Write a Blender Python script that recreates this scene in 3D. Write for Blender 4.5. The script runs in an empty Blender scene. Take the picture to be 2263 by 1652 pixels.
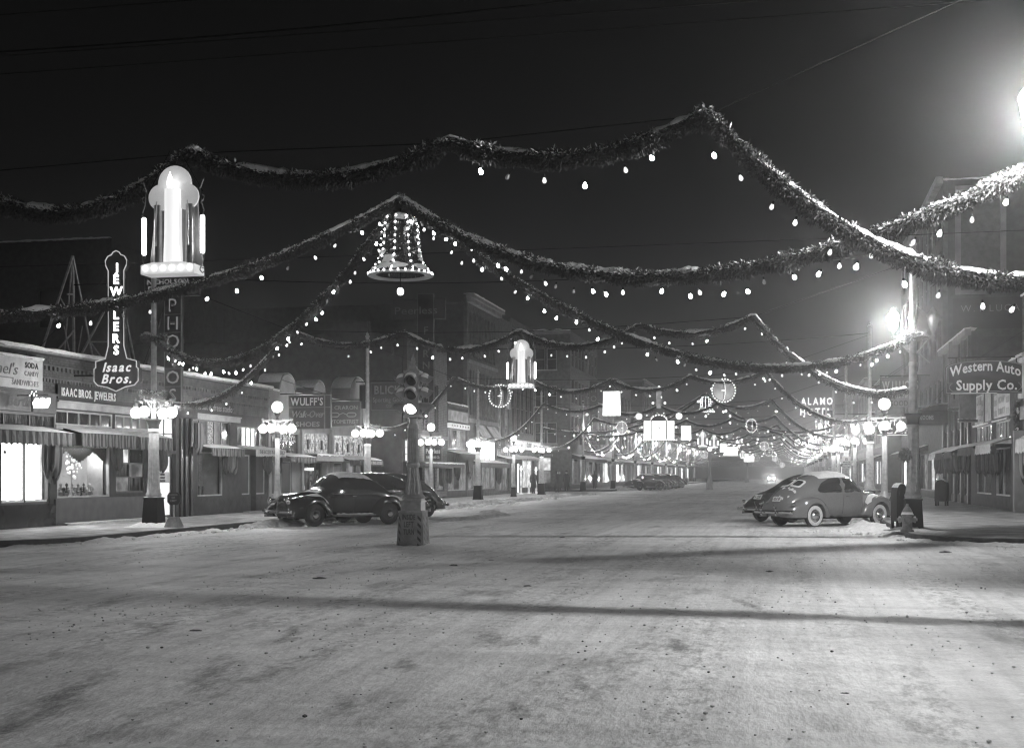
import bpy, math, random
from math import sin, cos, pi, sqrt, radians
from mathutils import Vector, Matrix, noise as mnoise
rnd = random.Random(7)
C = bpy.context.scene.collection
S = bpy.context.scene

# ------------------------------------------------------------------ camera
TH = radians(12.16)
cam_data = bpy.data.cameras.new('camera')
cam = bpy.data.objects.new('camera', cam_data)
C.objects.link(cam)
cam.location = (0, 0, 1.65)
cam.rotation_euler = (pi / 2, 0, TH)
cam_data.lens = 45.03
cam_data.sensor_width = 36
cam_data.shift_y = 0.0977
cam_data.clip_start = 0.1
cam_data.clip_end = 3000
S.camera = cam

# ------------------------------------------------------------------ night sky and exposure
W = bpy.data.worlds.new('World')
S.world = W
W.use_nodes = True
wn = W.node_tree
wn.nodes.clear()
wo = wn.nodes.new('ShaderNodeOutputWorld')
wb = wn.nodes.new('ShaderNodeBackground')
wt = wn.nodes.new('ShaderNodeTexCoord')
ws = wn.nodes.new('ShaderNodeSeparateXYZ')
wr = wn.nodes.new('ShaderNodeValToRGB')
wr.color_ramp.elements[0].position = 0.0
wr.color_ramp.elements[0].color = (0.012, 0.012, 0.012, 1)
wr.color_ramp.elements[1].position = 0.6
wr.color_ramp.elements[1].color = (0.0008, 0.0008, 0.0008, 1)
e = wr.color_ramp.elements.new(0.22)
e.color = (0.003, 0.003, 0.003, 1)
wn.links.new(wt.outputs['Generated'], ws.inputs[0])
wn.links.new(ws.outputs['Z'], wr.inputs[0])
wn.links.new(wr.outputs[0], wb.inputs['Color'])
wb.inputs['Strength'].default_value = 1.0
wn.links.new(wb.outputs[0], wo.inputs['Surface'])
S.view_settings.view_transform = 'Standard'
S.view_settings.look = 'None'
S.view_settings.exposure = 0.35
S.view_settings.gamma = 1.0
S.view_settings.use_curve_mapping = False
S.render.engine = 'CYCLES'
S.cycles.use_denoising = True
S.cycles.max_bounces = 6
S.cycles.diffuse_bounces = 2
S.cycles.glossy_bounces = 2
S.cycles.transmission_bounces = 3
S.cycles.transparent_max_bounces = 8
S.cycles.volume_bounces = 0
S.cycles.sample_clamp_indirect = 3.0
S.cycles.pixel_filter_type = 'BLACKMAN_HARRIS'
S.cycles.filter_width = 1.25
S.cycles.caustics_reflective = False
S.cycles.caustics_refractive = False

# ------------------------------------------------------------------ measuring helpers (points on real planes)
CT, ST = cos(TH), sin(TH)
def raydir(px):
    a = (px - 1131) / 2830.0
    return -ST + a * CT, CT + a * ST
def on_x(px, X):                       # where a sight line meets the plane x = X: y, depth
    dx, dy = raydir(px)
    t = X / dx
    return t * dy, t
def on_y(px, Y):
    dx, dy = raydir(px)
    t = Y / dy
    return t * dx, t
def zat(py, t): return 1.65 + (1047 - py) / 2830.0 * t
def depth(x, y): return y * CT - x * ST
XL, XR = -20.7, 8.7
def L(px): return on_x(px, XL)[0]
def LZ(px, py): return zat(py, on_x(px, XL)[1])
def R_(px): return on_x(px, XR)[0]
def RZ(px, py): return zat(py, on_x(px, XR)[1])

# ------------------------------------------------------------------ materials
MATS = {}
def mat(name, g, rough=0.6, metal=0.0, nscale=6.0, nvar=0.25, bump=0.0, bscale=40.0, spec=0.5, coat=0.0):
    m = bpy.data.materials.new(name)
    m.use_nodes = True
    nt = m.node_tree
    p = nt.nodes['Principled BSDF']
    tc = nt.nodes.new('ShaderNodeTexCoord')
    n = nt.nodes.new('ShaderNodeTexNoise')
    n.inputs['Scale'].default_value = nscale
    n.inputs['Detail'].default_value = 5
    nt.links.new(tc.outputs['Object'], n.inputs['Vector'])
    r = nt.nodes.new('ShaderNodeMapRange')
    r.inputs['From Min'].default_value = 0.3
    r.inputs['From Max'].default_value = 0.7
    r.inputs['To Min'].default_value = g * (1 - nvar)
    r.inputs['To Max'].default_value = g * (1 + nvar)
    nt.links.new(n.outputs['Fac'], r.inputs['Value'])
    nt.links.new(r.outputs[0], p.inputs['Base Color'])
    p.inputs['Roughness'].default_value = rough
    p.inputs['Metallic'].default_value = metal
    p.inputs['Specular IOR Level'].default_value = spec
    p.inputs['Coat Weight'].default_value = coat
    p.inputs['Coat Roughness'].default_value = 0.05
    if bump:
        n2 = nt.nodes.new('ShaderNodeTexNoise')
        n2.inputs['Scale'].default_value = bscale
        n2.inputs['Detail'].default_value = 4
        b = nt.nodes.new('ShaderNodeBump')
        b.inputs['Strength'].default_value = bump
        b.inputs['Distance'].default_value = 0.05
        nt.links.new(tc.outputs['Object'], n2.inputs['Vector'])
        nt.links.new(n2.outputs['Fac'], b.inputs['Height'])
        nt.links.new(b.outputs[0], p.inputs['Normal'])
    MATS[name] = m
    return m

def em(name, s, sample=True, var=0.0, nscale=3.0, g=1.0):
    """something that gives off light"""
    m = bpy.data.materials.new(name)
    m.use_nodes = True
    nt = m.node_tree
    nt.nodes.clear()
    o = nt.nodes.new('ShaderNodeOutputMaterial')
    e = nt.nodes.new('ShaderNodeEmission')
    e.inputs['Color'].default_value = (g, g, g, 1)
    e.inputs['Strength'].default_value = s
    if var:
        tc = nt.nodes.new('ShaderNodeTexCoord')
        n = nt.nodes.new('ShaderNodeTexNoise')
        n.inputs['Scale'].default_value = nscale
        n.inputs['Detail'].default_value = 4
        r = nt.nodes.new('ShaderNodeMapRange')
        r.inputs['From Min'].default_value = 0.36
        r.inputs['From Max'].default_value = 0.64
        r.inputs['To Min'].default_value = s * (1 - var)
        r.inputs['To Max'].default_value = s * (1 + var)
        nt.links.new(tc.outputs['Object'], n.inputs['Vector'])
        nt.links.new(n.outputs['Fac'], r.inputs['Value'])
        nt.links.new(r.outputs[0], e.inputs['Strength'])
    nt.links.new(e.outputs[0], o.inputs['Surface'])
    try:
        m.cycles.emission_sampling = 'AUTO' if sample else 'NONE'
    except Exception:
        pass
    MATS[name] = m
    return m

def opal(name, s, clear=0.8):
    """lit opal glass: glows itself and lets its lamp's light through"""
    m = em(name, s, False)
    nt = m.node_tree
    o = nt.nodes['Material Output']; e = nt.nodes['Emission']
    t = nt.nodes.new('ShaderNodeBsdfTransparent'); t.inputs['Color'].default_value = (clear, clear, clear, 1)
    a = nt.nodes.new('ShaderNodeAddShader')
    nt.links.new(e.outputs[0], a.inputs[0]); nt.links.new(t.outputs[0], a.inputs[1]); nt.links.new(a.outputs[0], o.inputs['Surface'])
    return m

def lit_paint(name, g, e):
    """painted sheet or shell with an even glow added to its colour"""
    m = mat(name, g, 0.5, nscale=5, nvar=0.1)
    p = m.node_tree.nodes['Principled BSDF']
    p.inputs['Emission Color'].default_value = (1, 1, 1, 1); p.inputs['Emission Strength'].default_value = e
    return m

def stripes(name, g0, g1, per, axis='Y', rough=0.85):
    """woven canvas with stripes along one axis"""
    m = mat(name, g0, rough, nscale=5, nvar=0.2, bump=0.2, bscale=60)
    nt = m.node_tree
    p = nt.nodes['Principled BSDF']
    tc = nt.nodes.new('ShaderNodeTexCoord')
    sx = nt.nodes.new('ShaderNodeSeparateXYZ')
    nt.links.new(tc.outputs['Object'], sx.inputs[0])
    mu = nt.nodes.new('ShaderNodeMath'); mu.operation = 'MULTIPLY'
    mu.inputs[1].default_value = 2 * pi / per
    nt.links.new(sx.outputs[axis], mu.inputs[0])
    si = nt.nodes.new('ShaderNodeMath'); si.operation = 'SINE'
    nt.links.new(mu.outputs[0], si.inputs[0])
    gt = nt.nodes.new('ShaderNodeMapRange')
    gt.inputs['From Min'].default_value = -0.15
    gt.inputs['From Max'].default_value = 0.15
    gt.inputs['To Min'].default_value = g0
    gt.inputs['To Max'].default_value = g1
    nt.links.new(si.outputs[0], gt.inputs['Value'])
    nt.links.new(gt.outputs[0], p.inputs['Base Color'])
    return m

def glass_pane(name, g=0.02, wav=0.25, alpha=None):
    """window glass that is dark behind: mirror-like, slightly wavy so lamps smear into streaks"""
    m = bpy.data.materials.new(name)
    m.use_nodes = True
    nt = m.node_tree
    p = nt.nodes['Principled BSDF']
    p.inputs['Base Color'].default_value = (g, g, g, 1)
    p.inputs['Roughness'].default_value = 0.07
    p.inputs['Specular IOR Level'].default_value = 0.75
    tc = nt.nodes.new('ShaderNodeTexCoord')
    mp = nt.nodes.new('ShaderNodeMapping')
    mp.inputs['Scale'].default_value = (2.0, 2.0, 0.5)
    n = nt.nodes.new('ShaderNodeTexNoise')
    n.inputs['Scale'].default_value = 2.0
    n.inputs['Detail'].default_value = 3
    b = nt.nodes.new('ShaderNodeBump')
    b.inputs['Strength'].default_value = wav
    b.inputs['Distance'].default_value = 0.03
    nt.links.new(tc.outputs['Object'], mp.inputs[0])
    nt.links.new(mp.outputs[0], n.inputs['Vector'])
    nt.links.new(n.outputs['Fac'], b.inputs['Height'])
    nt.links.new(b.outputs[0], p.inputs['Normal'])
    if alpha is not None:
        p.inputs['Alpha'].default_value = alpha
    MATS[name] = m
    return m

snow = mat('snow', 0.74, 0.8, nscale=9, nvar=0.12, bump=0.5, bscale=18, spec=0.3)
snow_dirty = mat('snow_dirty', 0.5, 0.85, nscale=5, nvar=0.4, bump=0.9, bscale=9)
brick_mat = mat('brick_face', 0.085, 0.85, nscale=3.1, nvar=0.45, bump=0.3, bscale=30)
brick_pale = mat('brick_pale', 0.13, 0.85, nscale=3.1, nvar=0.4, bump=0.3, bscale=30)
mortar = mat('mortar', 0.045, 0.95, nscale=4, nvar=0.3)
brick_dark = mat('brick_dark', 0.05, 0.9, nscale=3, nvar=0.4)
stucco = mat('stucco', 0.2, 0.9, nscale=1.4, nvar=0.25, bump=0.25, bscale=25)
stone = mat('limestone', 0.22, 0.85, nscale=2, nvar=0.25, bump=0.2)
dark_wood = mat('dark_wood', 0.05, 0.45, nscale=5, nvar=0.4, bump=0.1)
mid_wood = mat('painted_wood', 0.06, 0.5, nscale=4, nvar=0.3)
white_trim = mat('white_trim', 0.32, 0.6, nscale=3, nvar=0.25)
black_tile = mat('black_tile', 0.03, 0.15, nscale=2, nvar=0.4)
black_iron = mat('black_iron', 0.008, 0.6, nscale=12, nvar=0.4, bump=0.15, spec=0.2)
silver_paint = mat('silver_paint', 0.42, 0.42, metal=0.35, nscale=9, nvar=0.25, bump=0.1)
grey_metal = mat('grey_metal', 0.25, 0.5, metal=0.3, nscale=8, nvar=0.3)
steel_dark = mat('dark_steel', 0.1, 0.5, metal=0.4, nscale=8, nvar=0.4)
sign_black = mat('sign_black', 0.012, 0.65, nscale=4, nvar=0.3)
sign_grey = mat('sign_grey', 0.16, 0.5, nscale=4, nvar=0.25)
sign_pale = mat('sign_pale', 0.5, 0.6, nscale=3, nvar=0.2)
paint_white = mat('paint_white', 0.7, 0.5, nscale=6, nvar=0.12)
paint_dark = mat('paint_dark', 0.04, 0.5, nscale=6, nvar=0.2)
paint_grey = mat('paint_grey', 0.26, 0.5, nscale=6, nvar=0.2)
concrete = mat('concrete', 0.28, 0.9, nscale=5, nvar=0.35, bump=0.4, bscale=30)
wire_mat = mat('wire', 0.008, 1.0, spec=0.0)
needle = mat('evergreen', 0.05, 0.7, nscale=30, nvar=0.6)
canvas_a = stripes('canvas_striped', 0.025, 0.14, 0.19)
canvas_b = stripes('canvas_wide_stripe', 0.03, 0.15, 0.3)
canvas_pale = mat('canvas_pale', 0.45, 0.9, nscale=5, nvar=0.25)
canvas_dark = mat('canvas_dark', 0.035, 0.9, nscale=6, nvar=0.4, bump=0.3)
car_black = mat('car_paint_black', 0.012, 0.18, nscale=20, nvar=0.3, coat=0.8)
car_grey = mat('car_paint_grey', 0.18, 0.16, nscale=20, nvar=0.06, coat=0.7)
car_dark = mat('car_paint_dark', 0.03, 0.2, nscale=20, nvar=0.2, coat=0.7)
rubber = mat('rubber', 0.02, 0.8, nscale=20, nvar=0.3)
whitewall = mat('whitewall', 0.6, 0.6, nscale=20, nvar=0.15)
chrome = mat('chrome', 0.6, 0.12, metal=1.0, nscale=20, nvar=0.1)
car_glass = glass_pane('car_glass', 0.015, 0.05)
glass_dark = glass_pane('glass_dark', 0.02, 0.35)
glass_grey = glass_pane('glass_grey', 0.09, 0.3)
glass_clear = glass_pane('glass_clear', 0.02, 0.06, alpha=0.12)
cloth_black = mat('cloth_black', 0.02, 0.9, nscale=20, nvar=0.4)
cloth_grey = mat('cloth_grey', 0.07, 0.9, nscale=20, nvar=0.4)
skin = mat('skin', 0.4, 0.6)
globe_lit = opal('globe_lit', 1.7)
acorn_lit = opal('acorn_lit', 6.0)
bulb_hot = em('bulb_hot', 60)
bulb_soft = em('bulb_soft', 2.4, False)
bulb_mild = em('bulb_mild', 1.1, False)
bulb_off = mat('bulb_unlit', 0.35, 0.2)
neon_white = em('neon_white', 5.0)
neon_soft = em('neon_soft', 0.6, False)
dim_letter_glow = em('dim_letter_glow', 0.13, False)  # dim neon script; also a glow added to brighten the photographer's letters
neon_border = em('neon_border', .4, False)
tube_lit = em('tube_lit', 6.0)
panel_lit = em('panel_lit', 1.3, True, 0.08)
lamp_panel = lit_paint('lantern_panel', .75, .6)
win_bright = em('window_bright', 2.0, True, 0.1, 1.2)
win_mid = em('window_mid', 0.55, True, 0.5, 2.5)
win_low = em('window_low', 0.14, False, 0.6, 2.0)
win_glitter = em('window_glitter', 0.3, False, 0.95, 22.0)
red_lens = mat('unlit_lens', 0.03, 0.15)
lens_lit = em('lens_lit', 14)
head_lit = em('headlight_lit', 120)
shop_glare = em('shop_glare', 5.0)
win_show = em('window_show', .4, True, .25, 1.0)
win_dusk = em('window_dusk', .05, False, .5, 1.5)
win_cream = em('window_cream', .85, True, .15, 1.0)
win_mid2 = em('light_band', .6, False, .15, 3)
win_prism = em('window_prism', .42, True, .85, 7.0)
sign_glow = em('sign_glow', .22, False, .3, 2.0)
sign_glow2 = em('sign_glow_bright', .75, False, .15, 2.0)
bauble = lit_paint('bauble', .8, .5)  # glow put into the baubles in place of display light on them
neon_soft2 = em('neon_letters_far', 1.6, False)
wreath_mat = mat('dry_wreath', 0.16, 0.8, nscale=20, nvar=.5)
opal_unlit = mat('opal_unlit', 0.45, 0.15, nscale=8, nvar=.1)
door_light = em('door_light', 1.0, True, .25, 1.5)
arm_paint = mat('arm_paint', 0.10, 0.55, nscale=9, nvar=0.25)
sig_paint = mat('signal_paint', 0.24, 0.38, metal=0.2, nscale=10, nvar=0.2, bump=0.08)
base_paint = mat('painted_concrete', 0.22, 0.8, nscale=4, nvar=0.3, bump=0.3)
hydrant_paint = mat('hydrant_paint', 0.2, 0.4, nscale=10, nvar=0.3, bump=0.15)

# ------------------------------------------------------------------ mesh builder
def woff(o):
    v = Vector((0, 0, 0))
    while o is not None:
        v += o.location
        o = o.parent
    return v

class B:
    def __init__(s):
        s.v, s.f, s.m, s.T = [], [], [], None
    def add(s, vs, fs, m=0):
        n = len(s.v)
        if s.T: vs = [s.T(Vector(p)) for p in vs]
        s.v.extend([tuple(p) for p in vs])
        s.f.extend([tuple(i + n for i in f) for f in fs])
        s.m.extend([m] * len(fs))
        return s
    def box(s, x0, x1, y0, y1, z0, z1, m=0):
        return s.add([(x0,y0,z0),(x1,y0,z0),(x1,y1,z0),(x0,y1,z0),(x0,y0,z1),(x1,y0,z1),(x1,y1,z1),(x0,y1,z1)],
                     [(0,3,2,1),(4,5,6,7),(0,1,5,4),(1,2,6,5),(2,3,7,6),(3,0,4,7)], m)
    def fbox(s, F, s0, s1, z0, z1, d0, d1, m=0):
        P = F.pt
        return s.add([P(s0,z0,d0),P(s1,z0,d0),P(s1,z0,d1),P(s0,z0,d1),P(s0,z1,d0),P(s1,z1,d0),P(s1,z1,d1),P(s0,z1,d1)],
                     [(0,3,2,1),(4,5,6,7),(0,1,5,4),(1,2,6,5),(2,3,7,6),(3,0,4,7)], m)
    def frust(s, cx, cy, z0, z1, a0, b0, a1, b1, m=0):
        return s.add([(cx-a0,cy-b0,z0),(cx+a0,cy-b0,z0),(cx+a0,cy+b0,z0),(cx-a0,cy+b0,z0),
                      (cx-a1,cy-b1,z1),(cx+a1,cy-b1,z1),(cx+a1,cy+b1,z1),(cx-a1,cy+b1,z1)],
                     [(0,3,2,1),(4,5,6,7),(0,1,5,4),(1,2,6,5),(2,3,7,6),(3,0,4,7)], m)
    def tube(s, pts, r, n=6, m=0, closed=False):
        pts = [Vector(p) for p in pts]
        rs = r if isinstance(r, (list, tuple)) else [r] * len(pts)
        k = len(pts); vs = []
        for i, p in enumerate(pts):
            if closed: t = pts[(i+1) % k] - pts[i-1]
            else: t = pts[min(i+1, k-1)] - pts[max(i-1, 0)]
            if t.length < 1e-9: t = Vector((0,0,1))
            t.normalize()
            u = t.cross(Vector((0,0,1)))
            if u.length < 1e-3: u = t.cross(Vector((0,1,0)))
            u.normalize(); w = t.cross(u)
            for j in range(n):
                a = 2*pi*j/n
                vs.append(p + (u*cos(a) + w*sin(a)) * rs[i])
        fs = []
        for i in range(k if closed else k-1):
            for j in range(n):
                a, b = i*n+j, i*n+(j+1) % n
                c, d = ((i+1) % k)*n+(j+1) % n, ((i+1) % k)*n+j
                fs.append((a,b,c,d))
        if not closed:
            fs.append(tuple(range(n-1,-1,-1))); fs.append(tuple(range((k-1)*n, k*n)))
        return s.add(vs, fs, m)
    def lathe(s, prof, n=16, c=(0,0,0), m=0, flute=0.0, cap=True):
        vs, fs = [], []
        k = len(prof)
        for (r, z) in prof:
            for j in range(n):
                a = 2*pi*j/n
                rr = r*(1 - (flute if j % 2 else 0))
                vs.append((c[0]+rr*cos(a), c[1]+rr*sin(a), c[2]+z))
        for i in range(k-1):
            for j in range(n):
                fs.append((i*n+j, i*n+(j+1) % n, (i+1)*n+(j+1) % n, (i+1)*n+j))
        if cap:
            fs.append(tuple(range(n-1,-1,-1))); fs.append(tuple(range((k-1)*n, k*n)))
        return s.add(vs, fs, m)
    def sphere(s, c, r, n=12, k=8, sz=1.0, m=0):
        prof = [(max(1e-4, r*sin(pi*i/k)), -r*sz*cos(pi*i/k)) for i in range(k+1)]
        return s.lathe(prof, n, c, m)
    def prism(s, poly, fn, h0, h1, m=0):
        """poly: 2D outline, fn(a,b,h) -> point; extruded between h0 and h1"""
        n = len(poly)
        vs = [fn(a,b,h0) for a,b in poly] + [fn(a,b,h1) for a,b in poly]
        fs = [tuple(range(n-1,-1,-1)), tuple(range(n,2*n))] + [(i,(i+1) % n,n+(i+1) % n,n+i) for i in range(n)]
        return s.add(vs, fs, m)
    def grid(s, fn, nu, nv, m=0):
        vs = [fn(i/(nu-1), j/(nv-1)) for i in range(nu) for j in range(nv)]
        fs = [(i*nv+j,(i+1)*nv+j,(i+1)*nv+j+1,i*nv+j+1) for i in range(nu-1) for j in range(nv-1)]
        return s.add(vs, fs, m)
    def mesh(s, name, mats, smooth=None):
        me = bpy.data.meshes.new(name)
        me.from_pydata(s.v, [], s.f)
        if not isinstance(mats, (list, tuple)): mats = [mats]
        for q in mats: me.materials.append(q)
        if len(mats) > 1: me.polygons.foreach_set('material_index', s.m)
        me.update()
        if smooth is not None:
            me.shade_smooth()
            me.set_sharp_from_angle(angle=radians(smooth))
        return me
    def obj(s, name, mats, parent=None, smooth=None, world=True, kind=None, label=None):
        if not s.v: return None
        if parent is not None and world:
            o = woff(parent)
            s.v = [(p[0]-o.x, p[1]-o.y, p[2]-o.z) for p in s.v]
        return link(s.mesh(name, mats, smooth), name, parent, kind=kind, label=label)

def link(me, name, parent=None, loc=None, rz=0, kind=None, label=None):
    o = bpy.data.objects.new(name, me)
    C.objects.link(o)
    o.parent = parent
    if loc is not None: o.location = loc
    if rz: o.rotation_euler = (0,0,rz)
    if kind: o['kind'] = kind
    if label: o['label'] = label
    return o

def thing(name, label, cat, loc=(0,0,0), rz=0, group=None):
    o = bpy.data.objects.new(name, None)
    C.objects.link(o)
    o.location = loc; o.rotation_euler = (0,0,rz)
    o.empty_display_size = 0.1
    o['label'] = label; o['category'] = cat
    if group: o['group'] = group
    return o
def tag(o, label, cat, group=None):
    o['label'] = label; o['category'] = cat
    if group: o['group'] = group
    return o
def dup(root, loc, rz=0, label=None):
    r = root.copy(); C.objects.link(r)
    r.location = loc; r.rotation_euler = (0,0,rz)
    if label: r['label'] = label
    for ch in list(root.children):
        c = ch.copy(); C.objects.link(c); c.parent = r
        for g in list(ch.children):
            d = g.copy(); C.objects.link(d); d.parent = c
    return r

class Frame:
    """a wall plane: s along it, z up, d out towards the street"""
    def __init__(s, fn, sgn): s.pt, s.sgn = fn, sgn
FL = Frame(lambda s, z, d: (XL+d, s, z), 1)
FR = Frame(lambda s, z, d: (XR-d, s, z), -1)
def FS(Y, sgn=1): return Frame(lambda s, z, d: (s, Y-d, z), 1)     # wall that looks down the street at us
def FX(X, sgn=1):
    return Frame(lambda s, z, d: (X+d*sgn, s, z), sgn)

# ------------------------------------------------------------------ lettering: glyph shapes taken once from the built-in font
GL = {}
def _glyphs():
    chars = "ABCDEFGHIJKLMNOPQRSTUVWXYZabcdefghijklmnopqrstuvwxyz0123456789.,&'-"
    obs = []
    for bold in (0, 1, 2):
        for ch in chars:
            cu = bpy.data.curves.new('glyph', 'FONT')
            cu.body = ch; cu.resolution_u = 2; cu.extrude = 0.0
            cu.offset = (0.0, 0.022, -0.012)[bold]
            o = bpy.data.objects.new('glyph', cu); C.objects.link(o)
            obs.append((bold, ch, o, cu))
    dg = bpy.context.evaluated_depsgraph_get()
    for bold, ch, o, cu in obs:
        me = bpy.data.meshes.new_from_object(o.evaluated_get(dg))
        vs = [(v.co.x, v.co.y) for v in me.vertices]
        fs = [tuple(p.vertices) for p in me.polygons]
        x0 = min(v[0] for v in vs); x1 = max(v[0] for v in vs)
        GL[bold, ch] = (vs, fs, x0, x1)
        bpy.data.meshes.remove(me)
    for bold, ch, o, cu in obs:
        bpy.data.objects.remove(o); bpy.data.curves.remove(cu)
_glyphs()
CAP = max(v[1] for v in GL[0, 'H'][0])

def layout(txt, h, bold=0, gap=0.10, shear=0.0, sx=1.0):
    """[(char, verts2d, faces)], width: letters h metres tall from the baseline"""
    k = h / CAP
    x = 0; out = []
    for ch in txt:
        if ch == ' ':
            x += 0.42*h; continue
        vs, fs, x0, x1 = GL[bold, ch]
        out.append((ch, [((x + (v[0]-x0)*k*sx) + shear*v[1]*k, v[1]*k) for v in vs], fs))
        x += (x1-x0)*k*sx + gap*h
    return out, x - gap*h

def text(txt, F, s, z, d, h, m, parent, width=None, bold=0, gap=0.14, shear=0.0, name='lettering', each=False, vertical=0, align='c', depth=0.012, arc=None):
    """letters standing depth proud of the plane at d; s,z = centre of the baseline (or left end)"""
    def ext(b, vs2, fs):
        n = len(vs2)
        f3 = [F.pt(p[0], p[1], d+depth) for p in vs2]
        b3 = [F.pt(p[0], p[1], d) for p in vs2]
        ed = {}
        for f in fs:
            for i in range(len(f)):
                a, c = f[i], f[(i+1) % len(f)]
                if (c, a) in ed: del ed[(c, a)]
                else: ed[(a, c)] = 1
        b.add(f3 + b3, list(fs) + [(a, c, c+n, a+n) for a, c in ed], 0)
    b = B(); obs = []
    if vertical:
        zz = z
        for ch in txt:
            lay, w = layout(ch, h, bold)
            if lay:
                vs2 = [(s + F.sgn*(p[0]-w/2), zz+p[1]) for p in lay[0][1]]
                if each:
                    q = B(); ext(q, vs2, lay[0][2]); obs.append(q.obj(name, m, parent))
                else: ext(b, vs2, lay[0][2])
            zz -= vertical
        return obs if each else b.obj(name, m, parent)
    lay, w = layout(txt, h, bold, gap, shear)
    sc = (width/w) if width else 1.0
    w2 = w*sc
    for ch, vs, fs in lay:
        o = -w2/2 if align == 'c' else 0
        vs2 = []
        for p in vs:
            px, py = o + p[0]*sc, p[1]
            if arc:
                py += arc * (1 - (2*px/w2)**2)
            vs2.append((s + F.sgn*px, z + py))
        if each:
            q = B(); ext(q, vs2, fs); obs.append(q.obj(name, m, parent))
        else: ext(b, vs2, fs)
    return obs if each else b.obj(name, m, parent)

# ------------------------------------------------------------------ building kit
def wall(F, s0, s1, z0, z1, holes, d0=-0.25, d1=0.0, b=None):
    b = b or B()
    ss = sorted({s0, s1} | {h[i] for h in holes for i in (0, 1)})
    zz = sorted({z0, z1} | {h[i] for h in holes for i in (2, 3)})
    ss = [q for q in ss if s0 <= q <= s1]; zz = [q for q in zz if z0 <= q <= z1]
    for i in range(len(ss)-1):
        j = 0
        while j < len(zz)-1:
            def hole(jj):
                cs, cz = (ss[i]+ss[i+1])/2, (zz[jj]+zz[jj+1])/2
                return any(h[0] < cs < h[1] and h[2] < cz < h[3] for h in holes)
            if hole(j): j += 1; continue
            k = j
            while k+1 < len(zz)-1 and not hole(k+1): k += 1
            b.fbox(F, ss[i], ss[i+1], zz[j], zz[k+1], d0, d1)
            j = k+1
    return b

def window(parent, F, s0, s1, z0, z1, ns, nz, fm, pm, d=-0.12, fw=0.05, name='window', bar=None, pms=None, sill=None):
    """frame with bars, one pane object per light, set back in its opening"""
    bar = bar or fw*0.7
    b = B()
    b.fbox(F, s0, s1, z0, z0+fw, d-0.05, d+0.04); b.fbox(F, s0, s1, z1-fw, z1, d-0.05, d+0.04)
    b.fbox(F, s0, s0+fw, z0+fw, z1-fw, d-0.05, d+0.04); b.fbox(F, s1-fw, s1, z0+fw, z1-fw, d-0.05, d+0.04)
    ws = (s1-s0-2*fw)/ns; hz = (z1-z0-2*fw)/nz
    for i in range(1, ns):
        c = s0+fw+ws*i; b.fbox(F, c-bar/2, c+bar/2, z0+fw, z1-fw, d-0.045, d+0.035)
    for j in range(1, nz):
        c = z0+fw+hz*j; b.fbox(F, s0+fw, s1-fw, c-bar/2, c+bar/2, d-0.04, d+0.03)
    fr = b.obj(name, fm, parent)
    k = 0
    for i in range(ns):
        for j in range(nz):
            q = B(); a0, b0 = s0+fw+ws*i, z0+fw+hz*j
            P = F.pt
            q.fbox(F, a0, a0+ws, b0, b0+hz, d-0.012, d)
            q.obj('pane', pms[k % len(pms)] if pms else pm, fr); k += 1
    if sill:
        q = B(); q.fbox(F, s0-0.08, s1+0.08, z0-0.1, z0, 0.0, 0.12); q.obj('sill', sill, parent)
        q = B(); q.fbox(F, s0-0.06, s1+0.06, z0, z0+0.05, d+0.05, 0.11); q.obj('snow', snow, parent)
    return fr

def awning(parent, F, s0, s1, zt, zb, proj, m, label=None, val=0.28, snowy=True, d0=0.0):
    """sloping canvas roof, scalloped valance, snow lying on the slope"""
    P = F.pt
    n = max(6, int((s1-s0)/0.12))
    b = B()
    b.add([P(s0,zt,d0+.02),P(s1,zt,d0+.02),P(s1,zb,d0+proj),P(s0,zb,d0+proj),P(s0,zb-.02,d0+proj-.03),P(s1,zb-.02,d0+proj-.03),P(s1,zt-.05,d0+.02),P(s0,zt-.05,d0+.02)],
          [(0,1,2,3),(4,5,6,7),(0,3,4,7),(1,2,5,6)])
    b.add([P(s0,zt,d0),P(s0,zb,d0+proj),P(s0,zb,d0)],[(0,1,2)]); b.add([P(s1,zt,d0),P(s1,zb,d0+proj),P(s1,zb,d0)],[(0,1,2)])
    a = b.obj('awning', m, parent, label=label)
    q = B()
    vs, fs = [], []
    for i in range(n+1):
        s = s0+(s1-s0)*i/n
        dd = d0+proj+0.025*sin(i*1.9)
        lo = zb-val*(1-0.16*abs(sin(i*pi/2)))+rnd.uniform(-.015,.015)
        vs += [P(s,zb+.01,d0+proj), P(s,(zb+lo)/2,dd), P(s,lo,dd+.01)]
    for i in range(n):
        fs += [(3*i,3*i+3,3*i+4,3*i+1),(3*i+1,3*i+4,3*i+5,3*i+2)]
    q.add(vs, fs); q.obj('valance', m, a)
    if snowy:
        q = B()
        h = (s1-s0)
        def fn(u, v):
            s = s0-.01+(h+.02)*u
            t = 0.06*min(1, 6*u, 6*(1-u))*(0.4+0.9*mnoise.noise(Vector((s*1.7, v*2, F.pt(0,0,0)[1]))) * 0.6+0.5)
            t *= 1 if 0.03 < v < 0.97 else 0.1
            z = zt+(zb-zt)*v
            return P(s, z+.012+max(.0,t), d0+proj*v+max(0,t)*.35)
        q.grid(fn, max(8, n//2), 7); q.obj('snow', snow, a, smooth=60)
    return a

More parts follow.
